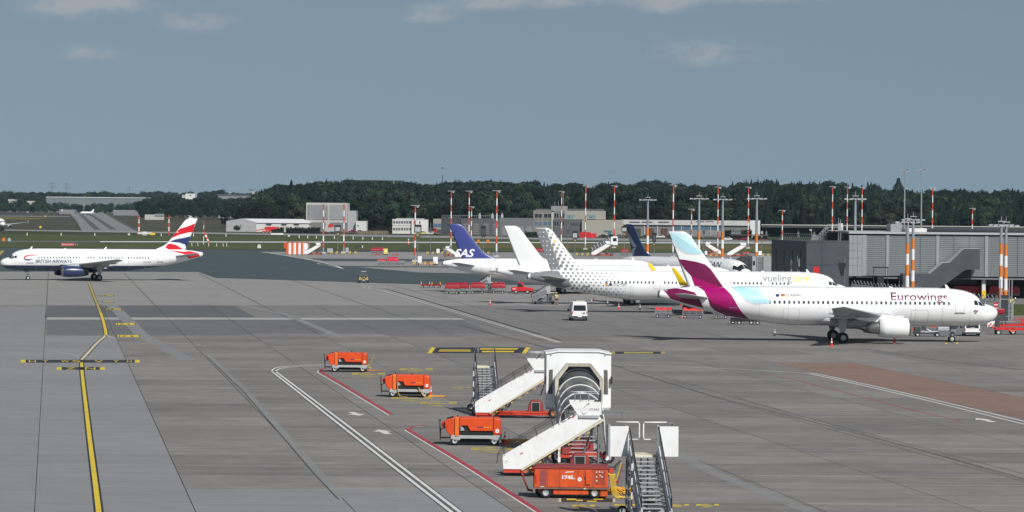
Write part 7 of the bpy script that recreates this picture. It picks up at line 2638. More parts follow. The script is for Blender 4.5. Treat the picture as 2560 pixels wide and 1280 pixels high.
def cart(label, px, py, rz=0.0, L_=2.4, top='cover', m=None, group='red covered baggage carts', sc=1.0):
    """four wheeled baggage cart; x along its length from its left end"""
    t = thing('baggage_cart', label, 'baggage cart', gz(px, py), rz, group)
    t.scale = (sc, sc, sc)
    W = .72
    mb = MB(); mb.box(0, L_, -W, W, .42, .52); mb.box(.2, L_ - .2, -.3, .3, .34, .42); mb.build('bed', M_GREY, t)
    mb = MB()
    for x in (0.03, L_ * .33, L_ * .66, L_ - .03):
        for y in (-W + .03, W - .03): mb.cyl((x, y, .52), (x, y, .98 if top != 'flat' else .6), .03, n=5)
    for z in (.68, .82, .97) if top != 'flat' else (.58,):
        for y in (-W + .03, W - .03): mb.box(.03, L_ - .03, y - .02, y + .02, z - .02, z + .02)
    mb.build('side_rail', M_ALU if top != 'flat' else M_RED, t)
    if top == 'cover':
        rows = []
        for i in range(7):
            x = -.05 + (L_ + .1) * i / 6
            e = .10 if i in (0, 6) else 0
            sag = .05 * sin(i * 2.3)
            rows.append([(x, -W - .04, .90 + sag), (x, -W - .04, 1.42), (x + (e if i == 0 else -e), -W * .72, 1.74 - e), (x + (e if i == 0 else -e), 0, 1.86 - e + sag), (x + (e if i == 0 else -e), W * .72, 1.74 - e), (x, W + .04, 1.42), (x, W + .04, .90 - sag)])
        mb = MB(); mb.grid(rows); mb.ngon(rows[0]); mb.ngon(rows[-1]); mb.build('tarpaulin', m or M_REDFAB, t)
        mb = MB(); mb.box(-.07, -.01, -W + .05, W - .05, .55, 1.5); mb.build('end_curtain', M_DGREY, t)
    elif top == 'folded':
        rows = []
        for i in range(9):
            x = .05 + (L_ - .1) * i / 8
            h_ = 1.28 + .10 * sin(i * 1.9) + (.06 if i in (0, 1) else 0)
            rows.append([(x, -W * .95, .99), (x, -W * 1.02, 1.10), (x, -W * .6, h_), (x, W * .5, h_ + .06 * cos(i * 2.2)), (x, W, 1.05), (x, W * .95, .99)])
        mb = MB(); mb.grid(rows); mb.ngon(rows[0]); mb.ngon(rows[-1]); mb.build('folded_tarpaulin', mat('bright_red_tarpaulin', (.60, .02, .025), .45, var=.2, scale=3), t)
    mb = MB(); mb.box(L_, L_ + .55, -.05, .05, .36, .42); mb.cyl((L_ + .1, 0, .4), (L_ + .25, 0, .95), .025, n=5); mb.build('tow_bar', M_GREY, t)
    wheels(t, [(.35, -W + .08, .21), (.35, W - .08, .21), (L_ - .4, -W + .08, .21), (L_ - .4, W - .08, .21)], .21, .13)
    return t


cart('covered red baggage cart at the left end of the row below the blue tail', 1114, 735, R(-3), 2.3)
cart('covered red baggage cart directly behind the leftmost covered one', 1140, 734, R(-6), 2.0)
cart('covered red baggage cart with dark end curtain before the grey stair', 1177, 733.5, R(-2), 2.3)
cart('covered red baggage cart closest to the red pickup', 1229, 733, R(-2), 2.25)
cart('open luggage cart with folded red cover before the dotted airliner wheels', 1637, 793.5, R(-3), 2.2, 'folded', None, 'open carts with folded red covers')
cart('longer open luggage cart with folded red cover under the burgundy tail', 1706, 795, R(-3), 2.75, 'folded', None, 'open carts with folded red covers')
cart('red topped cart half hidden behind the burgundy rear fuselage', 1784, 796, R(-3), 2.0, 'folded', M_RED, 'open carts with folded red covers')
# flat red dollies with yellow posts
for k, (px, lab) in enumerate(((1052, 'flat red dolly with yellow posts at the row start left of the covered carts'), (1079, 'flat red dolly coupled behind the first one, beside the covered carts'))):
    t = thing('container_dolly', lab, 'dolly', gz(px, 718.5), R(-2), 'flat red dollies')
    mb = MB(); mb.box(0, 1.75, -.75, .75, .34, .52); mb.box(.1, 1.65, -.6, .6, .52, .6); mb.build('bed', M_REDFAB, t)
    for x in (.05, 1.5):
        mb = MB(); mb.prism([(x, .55), (x + .14, .55), (x + .08, 1.05), (x + .03, 1.05)], -.7, -.64); mb.build('yellow_post', M_YELLOW, t)
    wheels(t, [(.35, -.6, .18), (.35, .6, .18), (1.4, -.6, .18), (1.4, .6, .18)], .18, .12)
# black low dolly under the burgundy tail
t = thing('tow_dolly', 'long low black dolly in the shade under the burgundy fuselage', 'dolly', gz(1826, 810), R(-2.5))
mb = MB(); mb.prism([(0, .3), (0, .75), (.5, .82), (3.0, .6), (3.9, .5), (3.9, .38)], -.8, .8); mb.build('bed', M_BLACK, t)
mb = MB(); mb.cyl((2.6, -.8, .82), (3.9, -.8, .66), .03); mb.build('rail', M_GREY, t)
wheels(t, [(.3, -.7, .3), (.3, .7, .3), (1.1, -.7, .24), (2.6, -.7, .26), (3.4, -.7, .24)], .27, .2)

# red pickup tractor below the white tail
t = thing('baggage_tractor', 'red pickup shaped baggage tractor below the blank white tail', 'tractor', gz(1278, 733.5), R(-3))
mb = MB(); mb.prism([(.0, .42), (.0, 1.02), (1.0, 1.05), (1.02, 1.0), (2.3, 1.05), (3.3, .98), (3.62, .80), (3.66, .42)], -.8, .8); bd = mb.build('body', M_RED, t, .06)
mb = MB(); mb.prism([(.98, 1.0), (.98, 1.86), (1.75, 1.88), (2.25, 1.08), (2.25, 1.0)], -.74, .74); cb_ = mb.build('cab', M_RED, t, .05)
mb = MB(); mb.prism([(1.12, 1.12), (1.12, 1.72), (1.68, 1.74), (2.02, 1.12)], -.765, -.745); mb.build('side_window', M_GLASS, cb_)
mb = MB(); mb.box(.3, .75, -.815, -.805, .72, .84); mb.build('number_plate', M_WHITE, bd)
mb = MB(); mb.box(.02, 3.6, -.7, .7, .3, .42); mb.cyl((1.5, 0, 1.88), (1.5, 0, 2.02), .07); mb.build('chassis', M_DGREY, t)
wheels(t, [(.85, -.7, .34), (.85, .7, .34), (2.75, -.7, .34), (2.75, .7, .34)], .34, .22)


def rear_van(label, px, py, rz, wd, ht, L_, sill=.35, windows=True, bar=True, logo=True, group=None):
    t = thing('van', label, 'van', gz(px, py), rz, group)
    w = wd / 2
    mb = MB(); rows = []
    for (y, zt_, zb__, k) in ((0, ht * .97, .42, .93), (.06, ht, .38, .97), (.5, ht, .36, 1), (L_ * .68, ht * .99, .36, 1), (L_ * .78, ht * .90, .36, .99), (L_ * .86, ht * .56, .36, .97), (L_ * .98, ht * .44, .36, .92), (L_, ht * .30, .4, .86)):
        zm = min(zt_ * .55, 1.15)
        rows.append([(-w * k, y, zb__), (-w * k, y, zm), (-w * .88 * k, y, zt_ - .08), (-w * .80 * k, y, zt_), (w * .80 * k, y, zt_), (w * .88 * k, y, zt_ - .08), (w * k, y, zm), (w * k, y, zb__)])
    mb.grid(rows, False); mb.ngon(rows[0]); mb.ngon(rows[-1])
    body = mb.build('body', M_WHITE, t, .03)
    if windows:
        mb = MB(); mb.prism([(-w * .78, ht * .53), (w * .78, ht * .53), (w * .74, ht * .79), (w * .70, ht * .82), (-w * .70, ht * .82), (-w * .74, ht * .79)], -.03, .05); mb.build('rear_window', M_GLASS, t)
    for sg in (-1, 1):
        mb = MB(); mb.box(min(sg * w * .84, sg * w * .95), max(sg * w * .84, sg * w * .95), -.03, .06, ht * .36, ht * .50); mb.build('tail_light', M_RED, t)
        mb = MB(); mb.box(sg * (w + .18) - .09, sg * (w + .18) + .09, L_ * .66, L_ * .66 + .1, ht * .46, ht * .60); mb.cyl((sg * w, L_ * .66, ht * .5), (sg * (w + .15), L_ * .66, ht * .53), .03, n=5); mb.build('mirror', M_BLACK, t)
        mb = MB(); mb.prism([(L_ * .58, ht * .54), (L_ * .58, ht * .80), (L_ * .74, ht * .80), (L_ * .84, ht * .54)], sg * w * .99 - .02, sg * w * .99 + .02, 'x'); mb.build('side_window', M_GLASS, t)
    mb = MB(); mb.box(-w * .96, w * .96, -.09, .2, .28, .62 if ht > 2 else .5); mb.build('bumper', M_DGREY, t, .03)
    mb = MB(); mb.box(-.26, .26, -.105, -.09, .48, .59) if ht > 2 else mb.box(-.26, .26, -.03, .02, ht * .5, ht * .56); mb.build('number_plate', M_WHITE, t)
    if bar:
        mb = MB(); mb.box(-w * .45, w * .6, .25, .5, ht + .06, ht + .16); mb.box(-.1, .1, .3, .4, ht - .02, ht + .06); mb.build('roof_bar', MK_C, t)
        mb = MB(); mb.cyl((-w * .48, .35, ht + .1), (-w * .48, .35, ht + .26), .06); mb.build('beacon', M_DGREY, t)
    if logo:
        mb = MB()
        mb.tube([(w * .52 + .13 * cos(2 * pi * i / 14), -.022, ht * .395 + .13 * sin(2 * pi * i / 14)) for i in range(15)], .018, 4)
        mb.prism([(w * .44, ht * .37), (w * .62, ht * .37), (w * .52, ht * .44)], -.02, -.01); mb.box(w * .18, w * .36, -.02, -.005, ht * .39, ht * .41); mb.build('emblem', mat('emblem_blue', (.03, .07, .15), .4), t)
        mb = MB(); mb.box(-w * .62, w * .6, -.015, -.002, ht * .885, ht * .895); mb.build('faint_lettering', PGREY, t)
    wheels(t, [(-w + .12, .9, .33), (w - .12, .9, .33), (-w + .12, L_ - .95, .33), (w - .12, L_ - .95, .33)], .33, .22)
    for ch in t.children:
        if ch.name.startswith('wheel'): ch.rotation_euler = (0, 0, R(90))
    return t


rear_van('white high roofed van seen from behind on the open apron', 1449, 802, R(3), 2.06, 2.42, 5.6)
rear_van('small white van seen from behind beyond the nearest airliner nose', 2431, 841, R(-3), 1.85, 1.82, 4.3, windows=True, bar=False, logo=False)

# yellow and black follow-me car, seen from the front
t = thing('follow_me_car', 'black and yellow chequered airfield car driving towards the camera', 'car', gz(909, 707), R(2))
w = .93
mb = MB(); rows = []
for (y, zt_, k) in ((0, .95, .92), (.12, 1.08, .97), (1.2, 1.16, 1), (1.25, 1.16, 1), (1.75, 1.78, .93), (3.9, 1.80, .92), (4.3, 1.0, .95), (4.4, .5, .9)):
    rows.append([(-w * k, y, .35), (-w * k, y, min(zt_, 1.05)), (-w * k * (.78 if zt_ > 1.2 else .9), y, zt_), (w * k * (.78 if zt_ > 1.2 else .9), y, zt_), (w * k, y, min(zt_, 1.05)), (w * k, y, .35)])
mb.grid(rows, False); mb.ngon(rows[0]); mb.ngon(rows[-1]); mb.build('body', M_DGREY, t, .03)
for (x0, x1, z0, z1) in ((-.80, -.50, .95, 1.06), (.50, .80, .95, 1.06), (-.18, .18, .98, 1.06), (-.88, -.60, .55, .70), (.60, .88, .55, .70), (-.55, -.25, .62, .78), (.25, .55, .62, .78), (-.12, .12, .58, .68)):
    mb = MB(); mb.box(x0, x1, -.03 if z0 < .9 else -.02, .1 if z0 < .9 else .25, z0, z1); mb.build('yellow_check', M_YELLOW, t)
mb = MB(); mb.add([(-.72, 1.28, 1.20), (.72, 1.28, 1.20), (.66, 1.72, 1.72), (-.66, 1.72, 1.72)], [(0, 1, 2, 3)]); mb.build('windscreen', M_GLASS, t)
for sg in (-1, 1):
    mb = MB(); mb.cyl((sg * .68, -.03, .84), (sg * .68, .05, .84), .10, n=10); mb.build('headlight', M_LGREY, t)
    mb = MB(); mb.box(sg * 1.04 - .08, sg * 1.04 + .08, 1.5, 1.6, 1.05, 1.25); mb.build('mirror', M_BLACK, t)
mb = MB(); mb.box(-.72, .72, 1.9, 2.3, 1.82, 1.95); mb.build('sign_board', M_DGREY, t)
mb = MB(); mb.box(-.35, .35, 2.0, 2.2, 1.96, 2.1); mb.cyl((-.4, 2.1, 1.95), (-.4, 2.1, 2.2), .06); mb.cyl((.42, 2.1, 1.95), (.42, 2.1, 2.2), .06); mb.build('beacon', M_LGREY, t)
mb = MB(); mb.box(-.22, .22, -.04, 0, .42, .5); mb.build('number_plate', M_WHITE, t)
wheels(t, [(-.8, .8, .36), (.8, .8, .36), (-.8, 3.4, .36), (.8, 3.4, .36)], .36, .24)
for ch in t.children:
    if ch.name.startswith('wheel'): ch.rotation_euler = (0, 0, R(90))

# red belt loader beside the nearest airliner's nose
t = thing('belt_loader', 'red belt loader truck parked beyond the nearest airliner nose', 'belt loader', gz(2484, 836), R(-2))
mb = MB(); mb.box(.1, 6.5, -.85, .85, .55, .85); mb.box(-.3, .5, -.8, .8, .72, .86); mb.build('chassis', M_RED, t, .03)
mb = MB(); mb.prism([(.6, .95), (6.5, 1.15), (6.5, 1.45), (.6, 1.2)], -.62, .62); mb.build('belt_bed', M_RED, t)
mb = MB(); mb.box(.55, 6.4, -.5, .5, 1.2, 1.26); mb.build('belt', M_BLACK, t)
mb = MB()
for x in (2.2, 2.9, 3.6, 4.3, 5.0, 5.7): mb.cyl((x, -.66, 1.3), (x, -.66, 2.05), .035, n=5)
for z in (1.6, 1.85, 2.05): mb.box(2.2, 5.7, -.68, -.64, z - .025, z + .025)
mb.box(3.2, 4.8, -.7, -.2, 1.3, 1.9)
mb.build('side_rail', M_CHRED, t)
mb = MB(); mb.box(.05, .6, -.7, -.1, .9, 1.35); mb.build('battery_box', M_DGREY, t)
mb = MB(); mb.cyl((.6, -.75, 1.5), (2.4, -.75, 1.55), .025, n=5); mb.box(1.0, 1.05, -.76, -.72, 1.2, 1.6); mb.build('hand_rail', M_ALU, t)
mb = MB(); mb.prism([(2.0, .3), (2.6, .55), (1.7, .55)], -.9, -.85); mb.build('mudguard', M_ORANGE2, t)
wheels(t, [(.5, -.75, .30), (1.55 + .65, -.75, .36), (.5, .75, .30), (2.2, .75, .36), (5.4, -.75, .36), (5.4, .75, .36)], .34, .24)

# grey power cart and tug under the nearest airliner
t = thing('service_cart', 'grey low service cart with hoses standing under the nearest airliner front', 'service cart', gz(2283, 841), R(-1))
mb = MB(); mb.box(0, 2.9, -.7, .7, .32, .46); mb.box(.1, .8, -.5, .5, .46, 1.1); mb.box(1.0, 1.4, -.4, .4, .46, 1.3); mb.build('frame', M_DGREY, t, .03)
mb = MB(); mb.box(2.75, 4.25, -.75, .75, .72, 1.12); mb.build('tank', M_LGREY, t, .04)
mb = MB(); mb.cyl((.9, -.6, .5), (2.8, -.6, .62), .07); mb.cyl((1.5, -.5, .9), (2.2, -.6, .5), .05); mb.box(.8, 1.3, -.75, -.7, .5, .72); mb.cyl((.45, -.52, 1.1), (.45, -.52, 1.6), .04); mb.build('hose', M_ALU, t)
mb = MB(); mb.box(1.95, 2.6, -.3, .3, 1.1, 1.5); mb.box(-.3, -.1, -.3, .3, .7, 1.0); mb.build('orange_cover', M_ORANGE, t)
wheels(t, [(.45, -.6, .28), (2.7, -.6, .28), (.45, .6, .28), (2.7, .6, .28), (4.4, -.6, .26)], .28, .2)

# chocks and small stands
t = thing('chock_stand', 'small red cross shaped chock stand behind the white van', 'stand', gz(1484, 760))
mb = MB(); mb.box(-.25, .25, -.2, .2, 0, .09); mb.box(-.05, .05, -.05, .05, .09, .95); mb.build('post', M_DGREY, t)
mb = MB(); mb.box(-.3, .3, -.06, .06, .62, .72); mb.build('cross_bar', M_OLDRED, t)
t = thing('wheel_chocks', 'yellow wheel chocks at the nearest airliner nose wheels', 'chocks', gz(2379, 859.5))
for x in (-.75, .42):
    mb = MB(); mb.prism([(x, 0), (x + .30, 0), (x + .15, .16)], -.3, .3); mb.build('chock', M_YELLOW, t)
t = thing('engine_stand', 'small dark red prop below the nearest airliner engine', 'stand', gz(2236, 860))
mb = MB(); mb.prism([(-.14, 0), (.14, 0), (.07, .62), (-.07, .62)], -.1, .1); mb.build('post', M_OLDRED, t)

# open stairs under the tails
stair_open('dark open stair standing under the dotted airliner tail', gz(1331, 760), R(-86), 1.75, 2.1, panels=False, w=.55, dark=True)
stair_open('dark open stair under the blue tailed airliner, behind the covered carts', gz(1189, 731), R(-86), 1.75, 2.0, panels=False, w=.5, dark=True)

# ---- person in a high visibility vest
p = gz(1391, 761.5)
pr = thing('person', 'person in a yellow high visibility vest and shorts standing by the dark stair', 'person', p, R(20))
def skin_obj(name, pts, edges, rad, m, parent, root=0, sub=1):
    me = bpy.data.meshes.new(name); me.from_pydata(pts, edges, [])
    o = bpy.data.objects.new(name, me); COL.objects.link(o); o.parent = parent
    md = o.modifiers.new('skin', 'SKIN')
    for i, v in enumerate(me.skin_vertices[0].data):
        v.radius = (rad[i] if isinstance(rad[i], tuple) else (rad[i], rad[i])); v.use_root = i == root
    md.use_smooth_shade = True
    s_ = o.modifiers.new('sub', 'SUBSURF'); s_.levels = s_.render_levels = sub
    me.materials.append(m)
    return o
SKINM = mat('skin', (.42, .24, .16), .55)
bp = [(0, 0, .95), (0, 0, 1.15), (0, 0, 1.40), (0, 0, 1.50), (0, -.01, 1.58), (0, -.02, 1.68), (0, 0, 1.76),
      (-.09, 0, .88), (-.10, -.02, .50), (-.11, .02, .09), (-.12, -.10, .03), (.09, 0, .88), (.11, .03, .50), (.13, .05, .09), (.15, -.06, .03),
      (-.19, 0, 1.40), (-.25, .02, 1.14), (-.24, -.06, .92), (-.23, -.09, .80), (.19, 0, 1.40), (.26, .0, 1.16), (.20, -.14, 1.0), (.12, -.18, 1.02)]
be = [(0, 1), (1, 2), (2, 3), (3, 4), (4, 5), (5, 6), (0, 7), (7, 8), (8, 9), (9, 10), (0, 11), (11, 12), (12, 13), (13, 14), (2, 15), (15, 16), (16, 17), (17, 18), (2, 19), (19, 20), (20, 21), (21, 22)]
br = [.13, .125, .14, .065, .075, .095, .06, .09, .062, .045, .04, .09, .062, .045, .04, .06, .047, .038, .04, .06, .047, .038, .04]
skin_obj('body', bp, be, br, SKINM, pr)
skin_obj('vest', [(0, 0, .92), (0, 0, 1.15), (0, 0, 1.40), (-.2, 0, 1.40), (-.245, .015, 1.22), (.2, 0, 1.40), (.25, 0, 1.22)], [(0, 1), (1, 2), (2, 3), (3, 4), (2, 5), (5, 6)], [(.18, .15), (.17, .145), (.165, .14), .08, .075, .08, .075], mat('hi_vis_yellow', (.55, .62, .10), .6, var=.1), pr, 1)
mb = MB(); mb.lathe([(1.02, .186), (1.07, .185)], (0, 0, 0), 16, 'z'); mb.lathe([(1.24, .18), (1.29, .18)], (0, 0, 0), 16, 'z'); mb.build('reflective_band', M_LGREY, pr)
skin_obj('shorts', [(0, 0, .95), (-.10, 0, .82), (-.105, -.01, .56), (.10, 0, .82), (.11, .02, .56)], [(0, 1), (1, 2), (0, 3), (3, 4)], [(.16, .135), .105, .092, .105, .092], mat('dark_shorts', (.02, .022, .03), .8), pr)
mb = MB(); mb.box(-.17, -.06, -.18, .08, 0, .12); mb.box(.08, .20, -.14, .12, 0, .12); mb.build('boots', M_BLACK, pr, .03)
mb = MB(); mb.lathe([(0, .115), (.05, .112), (.10, .08), (.12, .0)], (0, .0, 1.70), 14, 'z'); mb.box(-.08, .08, -.2, -.08, 1.70, 1.72); mb.build('cap', mat('cap_yellow', (.5, .55, .1), .6), pr)

# ------------------------------------------------------------------ equipment on the far stands
def box_thing(name, label, cat, px, py, boxes, group=None, rz=0.0):
    t = thing(name, label, cat, gz(px, py), rz, group)
    for nm, m, b in boxes:
        mb = MB()
        for q in b: mb.box(*q)
        mb.build(nm, m, t)
    return t


# striped hut
HUT_O = mat('hut_orange', (.66, .11, .022), .5, var=.08)
g = gz(713, 636)
t = thing('striped_hut', 'red and white vertically striped hut at the edge of the far stand', 'hut', g)
k = FPX / g.y
mb = MB(); mb.box(.6, 6.3, 0.05, 4.0, 0, 3.3); mb.build('core', M_WPAINT, t)
for i in range(8):
    mb = MB(); x = .3 + i * .68; mb.box(x, x + .672, -.06, .04, .1, 3.35); mb.build('stripe_panel', HUT_O if i % 2 == 0 else M_WPAINT, t)
for i in range(7):
    mb = MB(); x = 5.75 + i * .13; y = .1 + i * .62; mb.box(x, x + .06, y, y + .6, .1, 3.35); mb.build('stripe_panel', S_RED if i % 2 == 0 else M_WPAINT, t)
mb = MB(); mb.box(-.35, .28, .1, .9, 1.75, 3.3); mb.build('side_box', S_RED, t)
mb = MB(); mb.box(.25, 6.6, -.15, 4.1, 3.36, 3.48); mb.build('roof', S_RED, t)

stair_side('small white towed stair beside the striped hut', gz(762, 637), 0.0, .82, num=None)
stair_side('white boarding stair with hooped glazing and a raised cab on the far stand', gz(1478, 640), 0.0, 1.05, glazed=True)
stair_side('white boarding stair leaning up to the right beside the jet bridge', gz(1818, 641), 0.0, 1.0, group='white stairs of the far stand')
stair_side('white boarding stair sloping down to the right behind the turquoise fin', gz(1806, 638), 0.0, .95, group='white stairs of the far stand', mirror=True)
stair_side('white boarding stair half hidden behind the blue tail edge', gz(1148, 642), 0.0, .7, group='white stairs of the far stand', mirror=True)

# signal boards on thin posts
def board(label, px, py, y0, y1, w=.9, m=None, second=True):
    g = gz(px, py); k = FPX / g.y
    t = thing('stand_signal', label, 'signal board', g, 0, 'stand guidance boards')
    z0, z1 = topz(g, px, y1), topz(g, px, y0)
    mb = MB(); mb.cyl((0, .25, 0), (0, .25, z1), .09, n=8); mb.build('pole', M_GREY, t)
    mb = MB(); mb.box(-w, w, -.25, .15, z0, z1); b_ = mb.build('housing', M_BLACK, t)
    mb = MB(); mb.box(-w * .75, w * .75, -.30, -.25, z0 + (z1 - z0) * .12, z0 + (z1 - z0) * .72); mb.build('display', m or M_LGREY, b_)
    if second:
        mb = MB(); mb.box(-w * .72, w * .72, -.2, .1, z0 - 1.1, z0 - .15); b2 = mb.build('number_box', M_DGREY, t)
        mb = MB(); mb.box(-w * .3, w * .3, -.22, -.2, z0 - .85, z0 - .4); mb.build('number_panel', MK_FY, b2)
board('black guidance board on a thin post between the two striped masts', 844, 633, 563, 580)
board('black guidance board beside the striped mast before the office block', 1044, 658, 562, 582)
board('dark guidance board on a grey post just right of the blue tail', 1208, 634, 565, 590, .7, M_DGREY)
board('black guidance board left of the red container', 1437, 640, 578, 596, .8)
board('grey guidance board on a post before the dark blue tail', 1560, 640, 566, 580, .8)
board('tall dark guidance board behind the orange banded post', 1635, 642, 582, 606, .55, M_DGREY)
board('small grey guidance board beside the jet bridge', 1904, 640, 576, 586, .4)
for px, y0, y1, lab in ((1076, 555, 634, 'thin grey lamp post left of the blue tail'), (1419, 560, 640, 'thin grey post before the dotted tail and red container'), (1759, 562, 640, 'thin grey post beside the turquoise fin edge')):
    g = gz(px, y1)
    t = thing('thin_post', lab, 'post', g, 0, 'thin grey posts')
    mb = MB(); mb.cyl((0, 0, 0), (0, 0, topz(g, px, y0)), .10, .07, 8); mb.build('pole', M_GREY, t)
    mb = MB(); mb.box(-.35, .35, -.1, .1, topz(g, px, y0 + 24), topz(g, px, y0 + 14)); mb.build('small_board', M_DGREY, t)

# yellow and black barriers, cabinets
def barrier(label, px, py, n=4, m=None):
    t = thing('barrier', label, 'barrier', gz(px, py), 0, 'yellow and black barriers')
    for i in range(n):
        x = i * .75
        mb = MB(); mb.tube([(x, 0, 0), (x + .08, 0, .85), (x + .3, 0, .95), (x + .52, 0, .85), (x + .6, 0, 0)], .075, 6)
        mb.box(x + .05, x + .56, -.05, .05, .4, .52)
        mb.build('hoop', M_YELLOW if i % 2 == 0 else (m or M_DGREY), t)
barrier('yellow and black hoop barrier around the guidance board by the striped masts', 826, 636, 5)
barrier('yellow hoop barrier beside the pale cabinet and mast foot', 872, 636, 3)
barrier('yellow and black hoop barrier at the foot of the nearer guidance board', 1032, 664, 3)
barrier('yellow and red hoop barrier next to the nearer white cabinets', 1059, 664, 4, M_RED)
barrier('yellow and black hoop barrier below the thin lamp post by the blue tail', 1066, 637, 5)
barrier('yellow hoop barrier right beside the blue fin', 1103, 637, 3)
barrier('yellow and black hoop barrier behind the blank white tail', 1205, 637, 4)
barrier('yellow hoop barrier at the foot of the glazed stair', 1440, 640, 6)
barrier('yellow hoop barrier under the far stairs behind the turquoise fin', 1775, 642, 6, M_RED)
barrier('yellow hoop barrier beside the white cabinet at the jet bridge', 1905, 643, 4)
def cabinet(label, px, py, h, w, m=None, leg=True):
    box_thing('cabinet', label, 'cabinet', px, py, [('box', m or M_WPAINT, [(0, w, 0, .9, .35 if leg else .05, h)]), ('legs', M_DGREY, [(.05, .2, .1, .8, 0, .34), (w - .2, w - .05, .1, .8, 0, .34), (.1, w - .1, -.12, -.02, .05, .3)])], 'white equipment cabinets')
cabinet('pale grey cabinet right of the striped mast foot', 864, 634, 1.7, .85, M_LGREY, False)
cabinet('white cabinet directly behind the nearer guidance board', 1044, 661, 2.0, 1.0, None, False)
cabinet('white cabinet on legs alone left of the blue airliner tail cone', 1083, 663, 2.0, 1.1)
cabinet('white cabinet on legs near the thin lamp post by the blue fin', 1091, 636, 1.6, .9)
cabinet('white cabinet on legs beside the jet bridge hood', 1896, 641, 1.6, 1.0)
cabinet('white cabinet below the far stair behind the turquoise fin', 1762, 640, 1.5, .7)
cabinet('grey machine beside the small stair of the striped hut', 818, 634, 1.5, 1.6, M_LGREY)
cabinet('grey machine at the blue fin leading edge', 1108, 634, 1.5, 1.5, M_GREY)

# red and dark cart groups on the far stand
cart('dark covered cart with a red front panel, by the yellow board', 927, 635, 0, 1.9, 'cover', M_REDFAB, 'far baggage carts')
cart('dark covered cart with a red front panel, touching the yellow board', 944, 635, 0, 1.9, 'cover', M_REDFAB, 'far baggage carts')
box_thing('yellow_board', 'yellow boxed trolley next to the two far covered carts', 'trolley', 959, 637, [('panel', mat('pale_yellow_paint', (.70, .60, .12), .5), [(0, 1.15, 0, .6, .3, 1.75)]), ('mark', M_WPAINT, [(.4, .75, -.04, -.01, .9, 1.4)]), ('base', M_DGREY, [(.05, 1.1, .05, .6, 0, .28)])])
cart('cart heaped with red bags at the left of the far group', 944, 662, 0, 2.0, 'folded', None, 'far luggage carts')
cart('cart under a rounded dark red cover in the far group', 968, 662, 0, 2.6, 'cover', mat('crimson_tarpaulin', (.50, .008, .04), .45, var=.2), 'far luggage carts')
cart('empty dark railed cart at the right of the far group', 993, 662, 0, 1.8, 'none', None, 'far luggage carts')
cart('red covered cart behind the blank white fin', 1338, 637, 0, 2.2, 'cover', None, 'far red carts')
cart('red covered cart under the glazed stair cab', 1552, 638, 0, 2.2, 'cover', None, 'far red carts')
cart('bright red flat cart below the stair next to the jet bridge', 1850, 641, 0, 2.6, 'folded', None, 'far red carts')
cart('bright red cart under the stair behind the turquoise fin', 1781, 639, 0, 1.6, 'folded', None, 'far red carts')
for px, py, lab in ((935, 638, 'low red dolly before the far covered carts'), (980, 638, 'tiny red dolly alone right of the yellow board')):
    box_thing('container_dolly', lab, 'dolly', px, py, [('bed', M_RED, [(0, 1.8, -.4, .4, .15, .35)]), ('coupling', M_DGREY, [(.2, .4, -.5, .5, 0, .14), (1.4, 1.6, -.5, .5, 0, .14)])], 'low red dollies')

# ------------------------------------------------------------------ by the fence on the right
t = thing('no_entry_sign', 'round red no entry sign above a white plate at the fence end', 'sign', GS(2489, 19.5))
mb = MB(); mb.cyl((0, .06, 0), (0, .06, 3.6), .05, n=6); mb.build('pole', M_GREY, t)
zc = topz(t.location, 2489, 762)
mb = MB(); mb.cyl((0, -.02, zc), (0, .03, zc), .33, n=20); d_ = mb.build('disc', M_RED, t)
mb = MB(); mb.box(-.24, .24, -.035, -.021, zc - .06, zc + .06); mb.build('white_bar', M_WHITE, d_)
mb = MB(); mb.box(-.34, .34, -.02, .02, zc - .78, zc - .38); mb.build('plate', M_WPAINT, t)
t = thing('red_vehicle', 'red vehicle with rails half hidden behind the nearest airliner nose', 'vehicle', GS(2492, 19.9))
mb = MB(); mb.box(-.6, 1.0, 0, 1.6, 1.6, 2.25); mb.build('cab', M_REDFAB, t, .1)
mb = MB(); mb.box(-.4, 1.2, -.1, 1.7, .5, 1.55); mb.build('machinery', M_DGREY, t)
mb = MB(); mb.prism([(-1.3, .0), (-.35, .0), (-.35, .75), (-1.2, .6)], -.6, -.5); mb.build('warning_panel', M_WPAINT, t)
mb = MB(); mb.prism([(-1.2, .05), (-1.0, .05), (-.7, .35), (-.8, .5)], -.62, -.605); mb.prism([(-.75, .05), (-.5, .05), (-.4, .2), (-.4, .4)], -.62, -.605); mb.build('warning_stripe', BRED, t)
wheels(t, [(0, -.1, .3), (.9, -.1, .3)], .3, .2)
t = thing('gate_post', 'tall dark gate panel with grey frame at the fence end', 'gate', GS(2510, 18.9))
mb = MB(); mb.box(-.45, .5, 0, .25, 0, 3.4); mb.build('panel', T_DARK2, t)
mb = MB()
for x in (-.5, .62, 1.0): mb.cyl((x, -.05, 0), (x, -.05, 5.4), .06, n=6)
for z in (.5, 2.8, 3.9): mb.box(-.5, .62, -.08, -.03, z, z + .08)
mb.build('frame', M_ALU, t)
box_thing('yellow_box', 'small yellow box on a post at the gate', 'box', 2530, 790, [('box', mat('pale_yellow_box', (.65, .52, .2), .5), [(-.3, .3, 0, .4, 1.75, 2.3)]), ('pole', M_GREY, [(-.05, .05, .1, .2, 0, 1.74)])])
